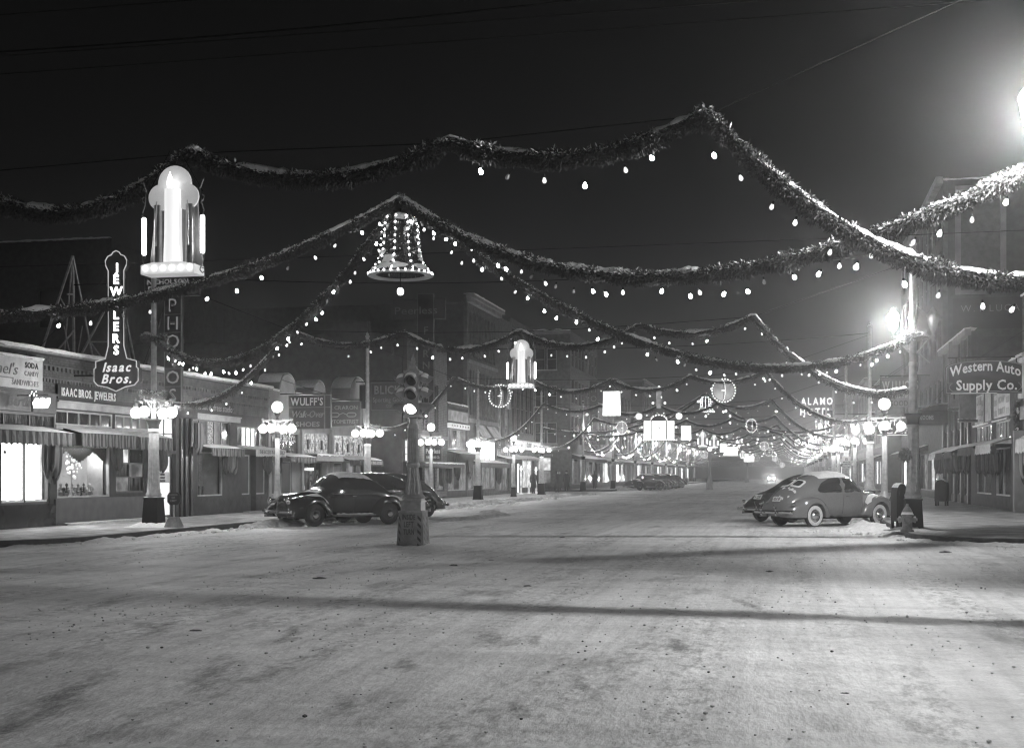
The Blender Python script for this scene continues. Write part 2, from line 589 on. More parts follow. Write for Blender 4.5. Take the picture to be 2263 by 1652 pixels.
def drape(parent, F, s, z0, z1, w, dep, m, d0=0.15, seed=0, name='canvas_drop'):
    """gathered side curtain of an awning: a folded canvas bag hanging from the rail"""
    b = B(); n = 44; k = 11; vs = []; dep *= .6
    for i in range(k):
        t = i/(k-1)
        for j in range(n):
            a = 2*pi*j/n
            f = mnoise.noise(Vector((cos(a)*2.2, sin(a)*2.2, seed*1.7)))
            sw = (.78+.22*sin(pi*min(1, t*.8+.15)))*(1 if t < .75 else sqrt(max(.02, 1-((t-.75)/.27)**2)))
            fold = 1+0.10*sin(a*11+seed)+.14*f
            lo = z0+(z1-z0)*.22*(.5+.9*f)
            vs.append(F.pt(s+w/2*sw*fold*cos(a)+.04*w*sin(t*5+seed), z1+(lo-z1)*t, d0+dep/2+dep/2*sw*fold*sin(a)))
    fs = [(i*n+j,i*n+(j+1) % n,(i+1)*n+(j+1) % n,(i+1)*n+j) for i in range(k-1) for j in range(n)]
    fs += [tuple(range(n-1,-1,-1)), tuple(range((k-1)*n,k*n))]
    b.add(vs, fs)
    return b.obj(name, m, parent, smooth=50)

BR_MESH = {}
def bricks(parent, F, s0, s1, z0, z1, m, budget, holes=(), bw=0.215, bh=0.072, joint=0.012, d=0.0, near=None):
    """courses of bricks proud of the mortar plane: the first `budget` as brick objects, the rest one stuff mesh"""
    rest = B(); cnt = 0; cells = []
    nz = int((z1-z0)/bh)
    for j in range(nz):
        z = z0+j*bh
        off = -bw/2 if j % 2 else 0
        i = 0
        while s0+off+i*bw < s1:
            a = max(s0, s0+off+i*bw); c = min(s1, s0+off+(i+1)*bw-joint); i += 1
            if c-a < .04: continue
            if any(h[0]-.001 < c and a < h[1]+.001 and h[2] < z+bh and z < h[3] for h in holes): continue
            cells.append((a, c, z, z+bh-joint))
    order = sorted(range(len(cells)), key=lambda i: cells[i][0]) if near is None else sorted(range(len(cells)), key=lambda i: abs(cells[i][0]-near[0])+abs(cells[i][2]-near[1]))
    for k, i in enumerate(order):
        a, c, z, zt = cells[i]
        pr = d+0.012+rnd.uniform(-.003, .004)
        if k < budget:
            q = B(); q.fbox(F, a, c, z, zt, d-.01, pr); q.obj('brick', m, parent)
        else:
            rest.fbox(F, a, c, z, zt, d-.01, pr)
    if rest.v: rest.obj('brick_courses', m, parent, kind='stuff')

def dentils(parent, F, s0, s1, z, m, step=0.22, h=0.11, w=0.11, dp=0.07, name='dentil_course'):
    b = B(); s = s0
    while s < s1:
        b.fbox(F, s, s+w, z, z+h, 0.0, dp); s += step
    b.fbox(F, s0, s1, z+h, z+h+.05, 0.0, dp+.03)
    return b.obj(name, m, parent, kind='stuff')

def snowcap(parent, F, s0, s1, z, d0, d1, h=0.09, seed=0.0, name='snow'):
    b = B(); n = max(8, int((s1-s0)/0.15))
    vs, fs = [], []
    for i in range(n+1):
        s = s0+(s1-s0)*i/n
        t = h*(0.75+0.6*mnoise.noise(Vector((s*1.3+seed, seed, 0)))+.25*mnoise.noise(Vector((s*5, 1, seed))))
        lip = 0.03+0.05*mnoise.noise(Vector((s*3, 4, seed)))
        vs += [F.pt(s, z-lip-.02, d1+.012), F.pt(s, z+t*.5, d1+.035), F.pt(s, z+t, (d0+d1)/2+.02), F.pt(s, z+t*.6, d0)]
    for i in range(n):
        for j in range(3): fs.append((4*i+j, 4*i+4+j, 4*i+5+j, 4*i+1+j))
    b.add(vs, fs)
    return b.obj(name, snow, parent, smooth=70)

def block(parent, x0, x1, y0, y1, z1, m, name='body', z0=0.0):
    b = B(); b.box(x0, x1, y0, y1, z0, z1)
    return b.obj(name, m, parent)

def projsign(name, label, x0, x1, z0, z1, y, face, m=None, th=0.14, border=None, outline=None, cat='sign', group=None):
    """sign box that stands out from a facade and faces along the street; returns thing and its face frame"""
    t = thing(name, label, cat, ((x0+x1)/2, y, z0), 0, group)
    b = B()
    if outline:
        b.prism(outline, lambda a, c, h: (a, h, c), y-th/2, y+th/2)
    else: b.box(x0, x1, y-th/2, y+th/2, z0, z1)
    b.obj('sign_box', m or face, t)
    F = Frame(lambda s, z, d: (s, y-th/2-d, z), 1)
    if border:
        q = B()
        if outline:
            cx = sum(p[0] for p in outline)/len(outline); cz = sum(p[1] for p in outline)/len(outline)
            q.tube([(cx+(p[0]-cx)*.96, y-th/2-.012, cz+(p[1]-cz)*.97) for p in outline], .011, 5, closed=True)
        else:
            for (a, c, e, f) in ((x0,x1,z0,z0+.02),(x0,x1,z1-.02,z1),(x0,x0+.02,z0,z1),(x1-.02,x1,z0,z1)):
                q.box(a, c, y-th/2-.015, y-th/2-.002, e, f)
        q.obj('border', border, t)
    return t, F

# ================================================================== GROUND
def road_material():
    m = bpy.data.materials.new('packed_snow_road'); m.use_nodes = True
    nt = m.node_tree; p = nt.nodes['Principled BSDF']; N = nt.nodes.new; Lk = nt.links.new
    tc = N('ShaderNodeTexCoord')
    def noi(scale, sc, rot=0.0, det=5, rough=.55):
        mp = N('ShaderNodeMapping'); mp.inputs['Scale'].default_value = sc; mp.inputs['Rotation'].default_value = (0, 0, rot)
        Lk(tc.outputs['Object'], mp.inputs[0])
        n = N('ShaderNodeTexNoise'); n.inputs['Scale'].default_value = scale; n.inputs['Detail'].default_value = det; n.inputs['Roughness'].default_value = rough
        Lk(mp.outputs[0], n.inputs['Vector']); return n.outputs['Fac']
    def rng(v, a, b, c, d):
        r = N('ShaderNodeMapRange'); r.inputs[1].default_value = a; r.inputs[2].default_value = b; r.inputs[3].default_value = c; r.inputs[4].default_value = d
        Lk(v, r.inputs[0]); return r.outputs[0]
    def mul(a, b):
        q = N('ShaderNodeMath'); q.operation = 'MULTIPLY'; Lk(a, q.inputs[0])
        if isinstance(b, float): q.inputs[1].default_value = b
        else: Lk(b, q.inputs[1])
        return q.outputs[0]
    big = rng(noi(0.16, (1, 1, 1)), .3, .7, .72, 1.08)
    ruts = mul(rng(noi(0.9, (1.6, .16, 1), 0.1), .42, .7, 1.0, .84), rng(noi(3.2, (1.5, .06, 1), 0.12, 3), .45, .66, 1.0, .84))          # tracks of cars turning across
    ruts2 = rng(noi(1.1, (.13, 1.5, 1), 0.05), .45, .72, 1.0, .80)        # cross street tracks
    fine = mul(rng(noi(7, (1, 1, 1), 0, 8, .7), .3, .7, .8, 1.12), rng(noi(34, (1, .8, 1), 0, 4, .7), .36, .64, .9, 1.07))
    spots = rng(noi(1.3, (1, .35, 1), .5, 6, .6), .57, .72, 1.0, .5)      # bare dirty patches
    tr = N('ShaderNodeMath'); tr.operation = 'MULTIPLY'                    # crumbs churned up along the wheel tracks
    Lk(rng(noi(1.0, (1.1, .07, 1), .1, 3), .48, .60, 0, 1), tr.inputs[0]); Lk(rng(noi(9, (1, .45, 1), .3, 7, .72), .47, .60, 0, 1), tr.inputs[1])
    crumbs = rng(tr.outputs[0], 0, 1, 1.0, .56)
    worn = None                                                            # worn-through patches and spun-wheel marks
    nz = noi(5, (1.2, .42, 1), .25, 8, .78)
    for px, py, ln_, wd in ((130,1545,2.6,.34),(30,1600,1.6,.3),(350,1388,1.4,.3),(470,1490,2.0,.36),(640,1405,1.6,.24),(1090,1415,1.2,.4),(1180,1415,1.1,.2),(1500,1428,1.3,.26),(1140,1567,.55,.2),(900,1470,.9,.22),(1290,1520,1.2,.16),(2020,1600,1.6,.2),(240,1330,1.6,.24),(1650,1335,2.2,.2),(760,1560,1.2,.22)):
        t = 1.65*2830/(py-1047); dx, dy = raydir(px)
        mp = N('ShaderNodeMapping'); mp.vector_type = 'TEXTURE'
        mp.inputs['Location'].default_value = (t*dx, t*dy, 0); mp.inputs['Rotation'].default_value = (0, 0, radians(16)); mp.inputs['Scale'].default_value = (wd*1.3, ln_*1.15, 1)
        Lk(tc.outputs['Object'], mp.inputs[0])
        vl = N('ShaderNodeVectorMath'); vl.operation = 'LENGTH'; Lk(mp.outputs[0], vl.inputs[0])
        fall = rng(vl.outputs['Value'], .1, 1.0, 1.0, 0.0)
        if worn is None: worn = fall
        else:
            q = N('ShaderNodeMath'); q.operation = 'MAXIMUM'; Lk(worn, q.inputs[0]); Lk(fall, q.inputs[1]); worn = q.outputs[0]
    q = N('ShaderNodeMath'); q.operation = 'ADD'; Lk(mul(worn, .42), q.inputs[0]); Lk(nz, q.inputs[1])
    crumbs = mul(crumbs, rng(q.outputs[0], .74, .98, 1.0, .36))
    c = mul(mul(mul(mul(mul(big, ruts), ruts2), fine), mul(spots, crumbs)), 0.95)
    Lk(c, p.inputs['Base Color'])
    p.inputs['Roughness'].default_value = 0.62
    p.inputs['Specular IOR Level'].default_value = 0.35
    b = N('ShaderNodeBump'); b.inputs['Strength'].default_value = 0.85; b.inputs['Distance'].default_value = 0.03
    ad = N('ShaderNodeMath'); ad.operation = 'ADD'
    Lk(noi(9, (1.3, .5, 1), .62, 6, .65), ad.inputs[0]); Lk(noi(2.2, (1.5, .2, 1), .62), ad.inputs[1])
    Lk(ad.outputs[0], b.inputs['Height']); Lk(b.outputs[0], p.inputs['Normal'])
    return m
road_mat = road_material()
walk_mat = mat('trodden_snow_walk', 0.42, 0.55, nscale=2.2, nvar=0.5, bump=0.6, bscale=14)
walk_wet = mat('wet_pavement', 0.28, 0.35, nscale=1.6, nvar=0.55, bump=0.3, bscale=16)
kerb_mat = mat('kerb_stone', 0.06, 0.8, nscale=4, nvar=0.4, bump=0.3)

b = B(); b.box(-150, 150, -100, 600, -0.5, -0.02)
b.obj('ground', road_mat, kind='structure')
b = B()
def gf(u, v):
    x = -19+24.5*u; y = 2+36*v*v*.55+36*v*.45
    ed = min(1, 12*u, 12*(1-u), 12*(1-v), 20*v)
    q = Vector((x*cos(.62)+y*sin(.62), -x*sin(.62)+y*cos(.62), 0))
    h = 0.016*mnoise.noise(Vector((q.x*1.4, q.y*.2, 0)))+0.012*mnoise.noise(Vector((x*2.7, y*1.8, 3)))+0.007*mnoise.noise(Vector((x*8, y*5, 7)))
    return (x, y, 0.004+ed*(h))
b.grid(gf, 150, 170)
b.obj('road', road_mat, kind='structure', smooth=80)
b = B()
for y0, y1, n in ((38.0, 125, 60), (125, 620, 40)):
    def gf2(u, v):
        return (-19+24.5*u, y0+(y1-y0)*v, 0.004)
    b.grid(gf2, 8, n)
b.obj('road', road_mat, kind='structure')

def rounded(x0, x1, y0, y1, corner, r, n=10):
    """rectangle with one rounded corner: 'sw','se','nw','ne'"""
    P = []
    for cn, (cx, cy, a0) in {'sw': (x0, y0, 180), 'se': (x1, y0, 270), 'ne': (x1, y1, 0), 'nw': (x0, y1, 90)}.items():
        if cn in corner:
            ox = cx+(r if 'w' in cn else -r); oy = cy+(r if 's' in cn else -r)
            for i in range(n+1):
                a = radians(a0+90*i/n); P.append((ox+r*cos(a), oy+r*sin(a)))
        else: P.append((cx, cy))
    return P
KZ = 0.15
def pavement(x0, x1, y0, y1, corner, r, m=walk_mat, top=KZ):
    P = rounded(x0, x1, y0, y1, corner, r)
    b = B(); b.prism(P, lambda a, c, h: (a, c, h), -0.1, top)
    b.obj('kerb', kerb_mat, kind='structure')
    cx, cy = (x0+x1)/2, (y0+y1)/2
    b = B()
    inn = [(cx+(a-cx)*(1-.09/(x1-x0)*2), cy+(c-cy)*(1-.09/(y1-y0)*2)) for a, c in P]
    b.prism(inn, lambda a, c, h: (a, c, h), top-.02, top+.014)
    b.obj('pavement', m, kind='structure')
    return P
pavement(-38, -16.4, 25.2, 106.0, ('se', 'ne'), 2.6)
pavement(-38, -16.4, 121.0, 430.0, ('se',), 2.5)
pavement(2.9, 40, 31.0, 106.0, ('sw', 'nw'), 2.6, walk_wet, 0.17)
pavement(2.9, 40, 121.0, 430.0, ('sw',), 2.5, walk_wet)
pavement(2.75, 40, -40, 15.6, ('nw',), 2.0)
pavement(-40, -16.9, -40, 15.6, ('ne',), 2.0)
# slabs of the pavement by the hydrant, joints open
slab_mat = mat('pavement_slab', 0.46, 0.33, nscale=1.3, nvar=0.6, bump=0.45, bscale=13)
g0 = thing('slab_pavement', 'wet paved corner of pavement with snow in its joints around the fire hydrant', 'pavement', (6, 40, 0.18))
for i in range(4):
    for j in range(12):
        x0 = 3.25+1.35*i; y0 = 33.6+1.55*j
        q = B(); z = .188+rnd.uniform(0, .006)
        q.box(x0, x0+1.325, y0, y0+1.525, .17, z); q.obj('slab', slab_mat, g0)
g0['kind'] = 'structure'

# ploughed snow: ridges of lumps along kerbs
def bank(path, w, h, seed=0.0, n=None, m=snow_dirty, name='snow_bank', rough=.5):
    pts = [Vector((p[0], p[1], 0)) for p in path]
    ln = sum((pts[i+1]-pts[i]).length for i in range(len(pts)-1))
    n = n or max(10, int(ln/0.09)); k = 12
    def at(u):
        d = u*ln
        for i in range(len(pts)-1):
            l = (pts[i+1]-pts[i]).length
            if d <= l or i == len(pts)-2:
                return pts[i].lerp(pts[i+1], min(1, d/l)), (pts[i+1]-pts[i]).normalized()
            d -= l
    b = B()
    def fn(u, v):
        p, t = at(u); nrm = Vector((-t.y, t.x, 0))
        e = min(1, u*ln/.5, (1-u)*ln/.5); e = max(0, e)
        q = (v-.5)*w*(.6+.5*e)*(1+.5*mnoise.noise(Vector((u*ln*1.1, seed, 5))))
        z = h*e*(1-(2*v-1)**2)*(0.75+.9*mnoise.noise(Vector((u*ln*1.2, v*2, seed))))
        z += h*rough*(1-(2*v-1)**2)*abs(mnoise.noise(Vector((u*ln*5, v*w*5, seed+9))))
        p = p+nrm*q
        return (p.x, p.y, max(-.02, z-.01))
    b.grid(fn, n, k)
    return b.obj(name, m, kind='stuff', smooth=70)
bank([(-17.2,25.6),(-16.3,28.0),(-16.2,31.5),(-16.15,35.0)], .5, .09, 1, m=snow)
bank([(-16.3,36.4),(-15.8,38.6),(-15.9,41.5),(-16.2,46),(-16.2,52)], 1.1, .22, 2)
bank([(-16.2,52),(-16.1,62),(-16.15,75),(-16.2,88),(-16.2,103)], 1.0, .2, 3)
bank([(-16.4,125),(-15.9,129),(-16.0,136)], 1.6, .35, 5)
bank([(2.2,36.8),(2.35,38.6),(2.5,40.2),(2.5,42.5)], 1.4, .13, 4, m=snow, rough=1.1)
bank([(1.2,37.2),(2.2,36.6)], 1.2, .10, 6, m=snow, rough=1.2)
bank([(2.55,44),(2.4,52),(2.5,60),(2.4,75),(2.5,100)], 1.0, .25, 7)
bank([(7.8,30.85),(5.6,30.8),(4.4,31.2),(3.3,32.4),(2.75,34.5),(2.6,36.6)], .5, .1, 8, m=snow)
bank([(-12.6,41.2),(-11.6,44.3),(-11.2,49.8),(-13,55)], .8, .12, 14)
clod = mat('frozen_slush', 0.1, 0.8, nscale=14, nvar=.5, bump=.6)
# crumbled lumps along the ploughed edges
def lumps(path, n, spread, r0, r1, seed):
    r = random.Random(seed); b = B()
    for i in range(n):
        k = r.randrange(len(path)-1); t = r.random(); a, c = path[k], path[k+1]
        x = a[0]+(c[0]-a[0])*t+r.gauss(0, spread); y = a[1]+(c[1]-a[1])*t+r.gauss(0, spread); q = r.uniform(r0, r1)*r.uniform(.5, 1)
        m0 = len(b.v); b.sphere((x, y, q*.25), q, 7, 5, .7)
        b.v[m0:] = [(p[0]+q*.35*mnoise.noise(Vector((p[0]*30, p[1]*30, i))), p[1]+q*.35*mnoise.noise(Vector((p[1]*30, p[2]*30, i))), p[2]*(1+.4*mnoise.noise(Vector((p[0]*25, i, p[2]*25))))) for p in b.v[m0:]]
    b.obj('snow_lump', snow, kind='stuff', smooth=50)
lumps([(-16.6,26.5),(-16.1,30),(-16.0,35),(-15.6,39)], 150, .16, .02, .08, 1)
lumps([(-15.4,38),(-14.8,44),(-15.2,52)], 90, .4, .03, .12, 2)
lumps([(1.0,37.4),(2.2,36.6),(2.5,39.5)], 130, .4, .03, .12, 3)
lumps([(7.8,30.7),(5.0,30.7),(3.2,32.3),(2.6,35)], 120, .15, .02, .08, 4)
lumps([(-15.6,54),(-15.4,75),(-15.4,103)], 120, .4, .05, .16, 5)
# loose crumbs of packed snow thrown about on the road
r_ = random.Random(12)
for m_, n_ in ((snow_dirty, 800), (snow, 500), (clod, 170)):
    b = B()
    cl = [(r_.uniform(-9, 4), r_.uniform(5.5, 24)) for _ in range(26)]
    for i in range(n_):
        if r_.random() < .6:
            c = r_.choice(cl); x = c[0]+r_.gauss(0, .22); y = c[1]+r_.gauss(0, 1.0)
        else: x = r_.uniform(-14, 5); y = r_.uniform(4.5, 30)
        q = min(.02, abs(r_.gauss(0, .007))+.005)
        b.sphere((x, y, .012+q*.2), q, 5, 3, .6)
    b.obj('snow_crumb', m_, kind='stuff', smooth=50)
# snow round the foot of things on the pavement
def skirt(x, y, r, z=KZ, h=.08, seed=0):
    b = B()
    def fn(u, v):
        a = 2*pi*u; rr = r*(.45+.75*v)*(1+.18*mnoise.noise(Vector((cos(a)*2, sin(a)*2, seed))))
        return (x+rr*cos(a), y+rr*sin(a), z+h*(1-v)**1.5*(1+.6*mnoise.noise(Vector((cos(a)*5, sin(a)*5, seed+v)))) - .01*v)
    b.grid(fn, 30, 6)
    b.obj('snow_bank', snow, kind='stuff', smooth=80)
skirt(-17.6, 33.4, .75, KZ+.012, .12, 1); skirt(3.2, 35, .65, .185, .08, 2)
b = B()
def isl(u, v):
    a = 2*pi*u; rr = (0.2+.7*v)*(1+.3*mnoise.noise(Vector((cos(a)*1.5, sin(a)*1.5, 3))))
    return (-8.3+rr*1.6*cos(a), 27.95+rr*sin(a)*.9, .005+.06*(1-v)*(1+.7*mnoise.noise(Vector((cos(a)*4, sin(a)*4, v*3)))))
b.grid(isl, 40, 8); b.obj('snow_bank', snow, kind='stuff', smooth=80)
# frozen clods lying on the road
for px, py, r in ((1243,1187,.13),(706,1278,.16),(1003,1249,.12),(1085,1238,.1),(2088,1220,.2),(1165,1294,.08),(1700,1262,.1),(430,1395,.12),(1868,1532,.06)):
    t = 1.65*2830/(py-1047); dx, dy = raydir(px)
    r *= .6; q = B(); q.sphere((t*dx, t*dy, r*.06), r, 9, 6, .22)
    q.v = [(p[0]*1+.03*rnd.uniform(-1,1), p[1], p[2]*(1+.25*rnd.uniform(-1,1))) for p in q.v]
    q.obj('slush', clod, kind='stuff', smooth=60)

# ================================================================== POSTS AND LAMPS
def fluted(b, r0, r1, z0, z1, n=40, m=0, fl=.09):
    b.lathe([(r0, z0), (r0*.6+r1*.4, z0+(z1-z0)*.4), (r1, z1)], n, m=m, flute=fl)

def bulb_light(t, x, y, z, w, r=.06):
    l = bpy.data.lights.new('lamp_light', 'POINT'); l.energy = w; l.shadow_soft_size = r
    o = bpy.data.objects.new('lamp_light', l); C.objects.link(o); o.parent = t; o.location = (x, y, z)

def scroll_arm(b, ang, r, z):
    """cast bracket arm with a scroll underneath"""
    ca, sa = cos(ang), sin(ang)
    P = lambda q, h: (q*ca, q*sa, h)
    b.tube([P(.06, z), P(r*.6, z+.01), P(r, z+.005), P(r+.05, z+.05)], [.03, .028, .028, .02], 6)
    b.tube([P(.07, z-.22), P(r*.35, z-.16), P(r*.62, z-.04), P(r*.8, z-.02)], [.02, .022, .02, .015], 6)
    b.sphere(P(r, z+.07), .028, 8, 6)

GLOBE_W = 40
def cluster(t, zc, r_arm, rg, zarm, lit=True, top=None):
    """four globes hanging from crossed arms, perhaps one upright globe on top"""
    b = B()
    for k in range(4): scroll_arm(b, k*pi/2, r_arm, zarm)
    b.lathe([(.075, zc-.35), (.06, zc-.28), (.06, zarm-.02), (.085, zarm+.02), (.05, zarm+.06)], 12)
    b.obj('arm_crosspiece', arm_paint, t, 40, world=False)
    for k in range(4):
        a = k*pi/2
        q = B(); x, y = r_arm*cos(a), r_arm*sin(a)
        q.sphere((x, y, zc), rg, 16, 10)
        g = q.obj('globe', globe_lit, t, 60, world=False); bulb_light(t, x, y, zc, GLOBE_W)
        q = B(); q.lathe([(.055, zc+rg*.93), (.075, zc+rg*.98), (.05, zc+rg+.05), (.02, zarm)], 10, (x, y, 0)); q.obj('globe_cap', arm_paint, t, 40, world=False)
    if top:
        q = B(); q.lathe([(.05, zarm+.05), (.035, zarm+.12), (.1, zarm+.22), (.11, zarm+.28)], 12); q.obj('globe_cup', black_iron, t, 40, world=False)
        q = B(); q.sphere((0, 0, top), .2, 18, 12); q.obj('globe', globe_lit, t, 60, world=False); bulb_light(t, 0, 0, top, GLOBE_W)

def base_and_trunk(t, big=True, iron=black_iron):
    if big:
        b = B()
        b.frust(0, 0, 0, .07, .275, .275, .265, .265); b.frust(0, 0, .07, .8, .245, .245, .205, .205); b.frust(0, 0, .8, .84, .226, .226, .222, .222)
        b.obj('plinth', iron, t, world=False)
        q = B()
        def fn(u, v):
            x, y = (u-.5)*.45, (v-.5)*.45
            r = max(abs(x), abs(y))/.225
            return (x, y, .838+.035*(1-r**4)*(.8+.5*mnoise.noise(Vector((x*6, y*6, 1)))))
        q.grid(fn, 9, 9); q.obj('snow', snow, t, 70, world=False)
        b = B(); b.lathe([(.19, .84), (.215, .88), (.22, .94), (.195, .98), (.185, 1.03), (.175, 1.06)], 24); b.obj('base_ring', silver_paint, t, 40, world=False)
        b = B(); b.lathe([(.19, 1.03), (.178, 1.12), (.166, 1.28)], 40, flute=.06); fluted(b, .166, .138, 1.28, 2.72); b.lathe([(.16, 2.7), (.165, 2.74), (.15, 2.78)], 24); b.obj('fluted_trunk', silver_paint, t, 30, world=False)
        b = B(); b.lathe([(.145, 2.76), (.15, 2.88), (.19, 2.99), (.225, 3.02), (.225, 3.06), (.1, 3.06)], 24); b.obj('capital', iron, t, 40, world=False)
    else:
        b = B()
        b.frust(0, 0, 0, .06, .195, .195, .19, .19); b.frust(0, 0, .06, .6, .165, .165, .135, .135); b.frust(0, 0, .6, .64, .155, .155, .15, .15)
        b.obj('plinth', iron, t, world=False)
        b = B(); b.lathe([(.15, .64), (.175, .68), (.16, .74), (.12, .84), (.11, .92)], 24); fluted(b, .102, .075, .92, 2.78, 32); b.obj('fluted_trunk', silver_paint, t, 30, world=False)
        b = B(); b.lathe([(.075, 2.76), (.085, 2.86), (.12, 2.95), (.135, 2.97), (.06, 3.0)], 20); b.obj('capital', iron, t, 40, world=False)

def acorn(t, x, lit, zb=5.08, em_=2600):
    b = B()
    sg = 1 if x > 0 else -1
    b.tube([(0.07*sg, 0, zb-.03), (x*.6, 0, zb), (x, 0, zb)], .028, 6)
    b.tube([(0.08*sg, 0, zb-.42), (x*.35, 0, zb-.34), (x*.75, 0, zb-.08), (x*.95, 0, zb-.03)], .022, 6)
    b.lathe([(.03, zb-.12), (.035, zb-.02), (.05, zb), (.03, zb+.05), (.045, zb+.12), (.08, zb+.16)], 12, (x, 0, 0))
    b.obj('lamp_bracket', silver_paint, t, 40, world=False)
    q = B(); q.lathe([(.07, zb+.16), (.115, zb+.27), (.145, zb+.42), (.15, zb+.5), (.1, zb+.505)], 16, (x, 0, 0))
    q.obj('lamp_globe', acorn_lit if lit else opal_unlit, t, 60, world=False)
    if lit: bulb_light(t, x, 0, zb+.38, em_, .1)
    q = B(); q.lathe([(.162, zb+.505), (.165, zb+.53), (.13, zb+.6), (.07, zb+.66), (.05, zb+.72), (.015, zb+.76)], 16, (x, 0, 0))
    q.obj('lamp_cap', (acorn_lit if lit else silver_paint), t, 40, world=False)

def pole_top(t, z0, z1, r):
    b = B(); b.lathe([(r, z0), (r*.9, z1-.15), (r*1.2, z1-.12), (r*1.2, z1-.08), (r*.6, z1-.05), (r*.75, z1), (.01, z1+.1)], 16)
    for z in (z0+1.1, z0+2.3): b.lathe([(r*1.12, z), (r*1.12, z+.05)], 12)
    b.obj('upper_pole', silver_paint, t, 35, world=False)

def cluster_post(x, y, label, z=KZ):
    t = thing('lamp_post', label, 'street lamp', (x, y, z), 0, 'tall poles with clusters of lit globes')
    base_and_trunk(t); cluster(t, 3.24, .55, .16, 3.56); pole_top(t, 3.5, 7.5, .082)
    return t
def five_post(x, y, label, z=KZ):
    t = thing('lamp_post', label, 'street lamp', (x, y, z), 0, 'short lamp posts with five lit globes')
    base_and_trunk(t, False); cluster(t, 3.1, .54, .155, 3.38, top=3.86)
    return t
def acorn_post(x, y, label, lit, z=KZ, em_=2600):
    t = thing('lamp_post', label, 'street lamp', (x, y, z), 0, 'tall poles with acorn lamps')
    base_and_trunk(t); b = B(); b.lathe([(.1, 3.06), (.112, 3.1), (.10, 4.3), (.112, 4.32), (.112, 4.4), (.092, 4.42), (.092, 5.5), (.12, 5.52), (.12, 5.6), (.085, 5.62)], 20); b.obj('lower_pole', silver_paint, t, 30, world=False)
    pole_top(t, 5.6, 7.6, .085)
    acorn(t, -.5, lit in 'LB', em_=em_); acorn(t, .5, lit in 'RB', em_=em_)
    return t

for i, (x, y) in enumerate(((-17.6, 4.8), (3.1, 4.6), (-17.6, -5.2), (3.1, -5.4))):
    (five_post if i < 2 else cluster_post)(x, y, ('five-globe post on the near block beside the photographer, jeweller side', 'five-globe post on the near block beside the photographer, hotel side', 'globe cluster pole behind the photographer, jeweller side', 'globe cluster pole behind the photographer, hotel side')[i])
GLOBE_W = 95
pa = cluster_post(-17.6, 33.4, 'big globe lamp pole with snowy plinth in front of the jewellery shop')
names = ['globe lamp pole behind the black sedan, in front of the white arched store', 'globe lamp pole on the snowy pavement, beside the hydrant end of the furniture shop', 'globe lamp pole at the far corner where candles stand outside a store']
for (y, nm) in zip((52.3, 72.3, 91.9), names): dup(pa, (-17.6, y, KZ), 0, nm)
fa = five_post(-17.6, 42.4, 'slim five-globe lamp post by the nose of the black sedan')
dup(fa, (-17.6, 62.3, KZ), 0, 'five-globe lamp post seen just beside the traffic signal column')
dup(fa, (-17.6, 82.2, KZ), 0, 'five-globe lamp post in front of the store with standing candles')
for y, nm in ((45.2, 'large five-globe lamp post just past the bonnet of the grey car'), (65, 'second five-globe lamp post down the row behind the grey car'), (86, 'third five-globe lamp post down the row behind the grey car')):
    dup(fa, (3.2, y, .17), 0, nm)
for y, nm in ((53.2, 'globe lamp pole, first tall one behind the grey car on the hotel side'), (74.4, 'globe lamp pole carrying the white parking notice'), (94.5, 'globe lamp pole at the far corner of the hotel side')):
    dup(pa, (3.2, y, .17), 0, nm)
ra = acorn_post(3.2, 35, 'tall silver lamp pole behind the fire hydrant, one acorn lamp lit and one dark', 'L', .17, 1800)
acorn_post(3.02, 14.25, 'acorn lamp glaring high over the end of the snowy garland', 'L', -.02, 1500)
acorn_post(-17.5, 14.5, 'acorn lamp pole on the near corner before the jewellery shop block', 'R', KZ, 300)
fl = acorn_post(-17.6, 111.3, 'acorn lamp pole at the corner of the four storey block', 'R', KZ, 650)
for i, y in enumerate((131, 150.5, 170, 189.5, 209, 228.5, 248)):
    dup(fl, (-17.6, y, KZ), 0, ('first', 'second', 'third', 'fourth', 'fifth', 'sixth', 'seventh')[i]+' distant acorn lamp pole past the four storey block')
fr = acorn_post(3.2, 113, 'acorn lamp pole on the hotel side just past the second crossing', 'L', KZ, 650)
for i, y in enumerate((133, 152, 171, 190, 210, 229, 249)):
    dup(fr, (3.2, y, KZ), 0, ('first', 'second', 'third', 'fourth', 'fifth', 'sixth', 'seventh')[i]+' distant acorn lamp pole beneath the lit hotel letters')

# ================================================================== CARS (x forward, y to the car's left, z up)
def curve(pts):
    def f(x):
        if x <= pts[0][0]: return pts[0][1]
        if x >= pts[-1][0]: return pts[-1][1]
        for i in range(len(pts)-1):
            if pts[i][0] <= x <= pts[i+1][0]:
                (x0, y0), (x1, y1) = pts[i], pts[i+1]
                def sl(a, c): return (c[1]-a[1])/(c[0]-a[0])
                d = sl(pts[i], pts[i+1])
                m0 = d if i == 0 else (sl(pts[i-1], pts[i])+d)/2
                m1 = d if i+2 >= len(pts) else (sl(pts[i+1], pts[i+2])+d)/2
                if i > 0 and sl(pts[i-1], pts[i])*d <= 0: m0 = 0
                if i+2 < len(pts) and sl(pts[i+1], pts[i+2])*d <= 0: m1 = 0
                h = x1-x0; t = (x-x0)/h
                return (2*t**3-3*t*t+1)*y0+(t**3-2*t*t+t)*h*m0+(-2*t**3+3*t*t)*y1+(t**3-t*t)*h*m1
    return f

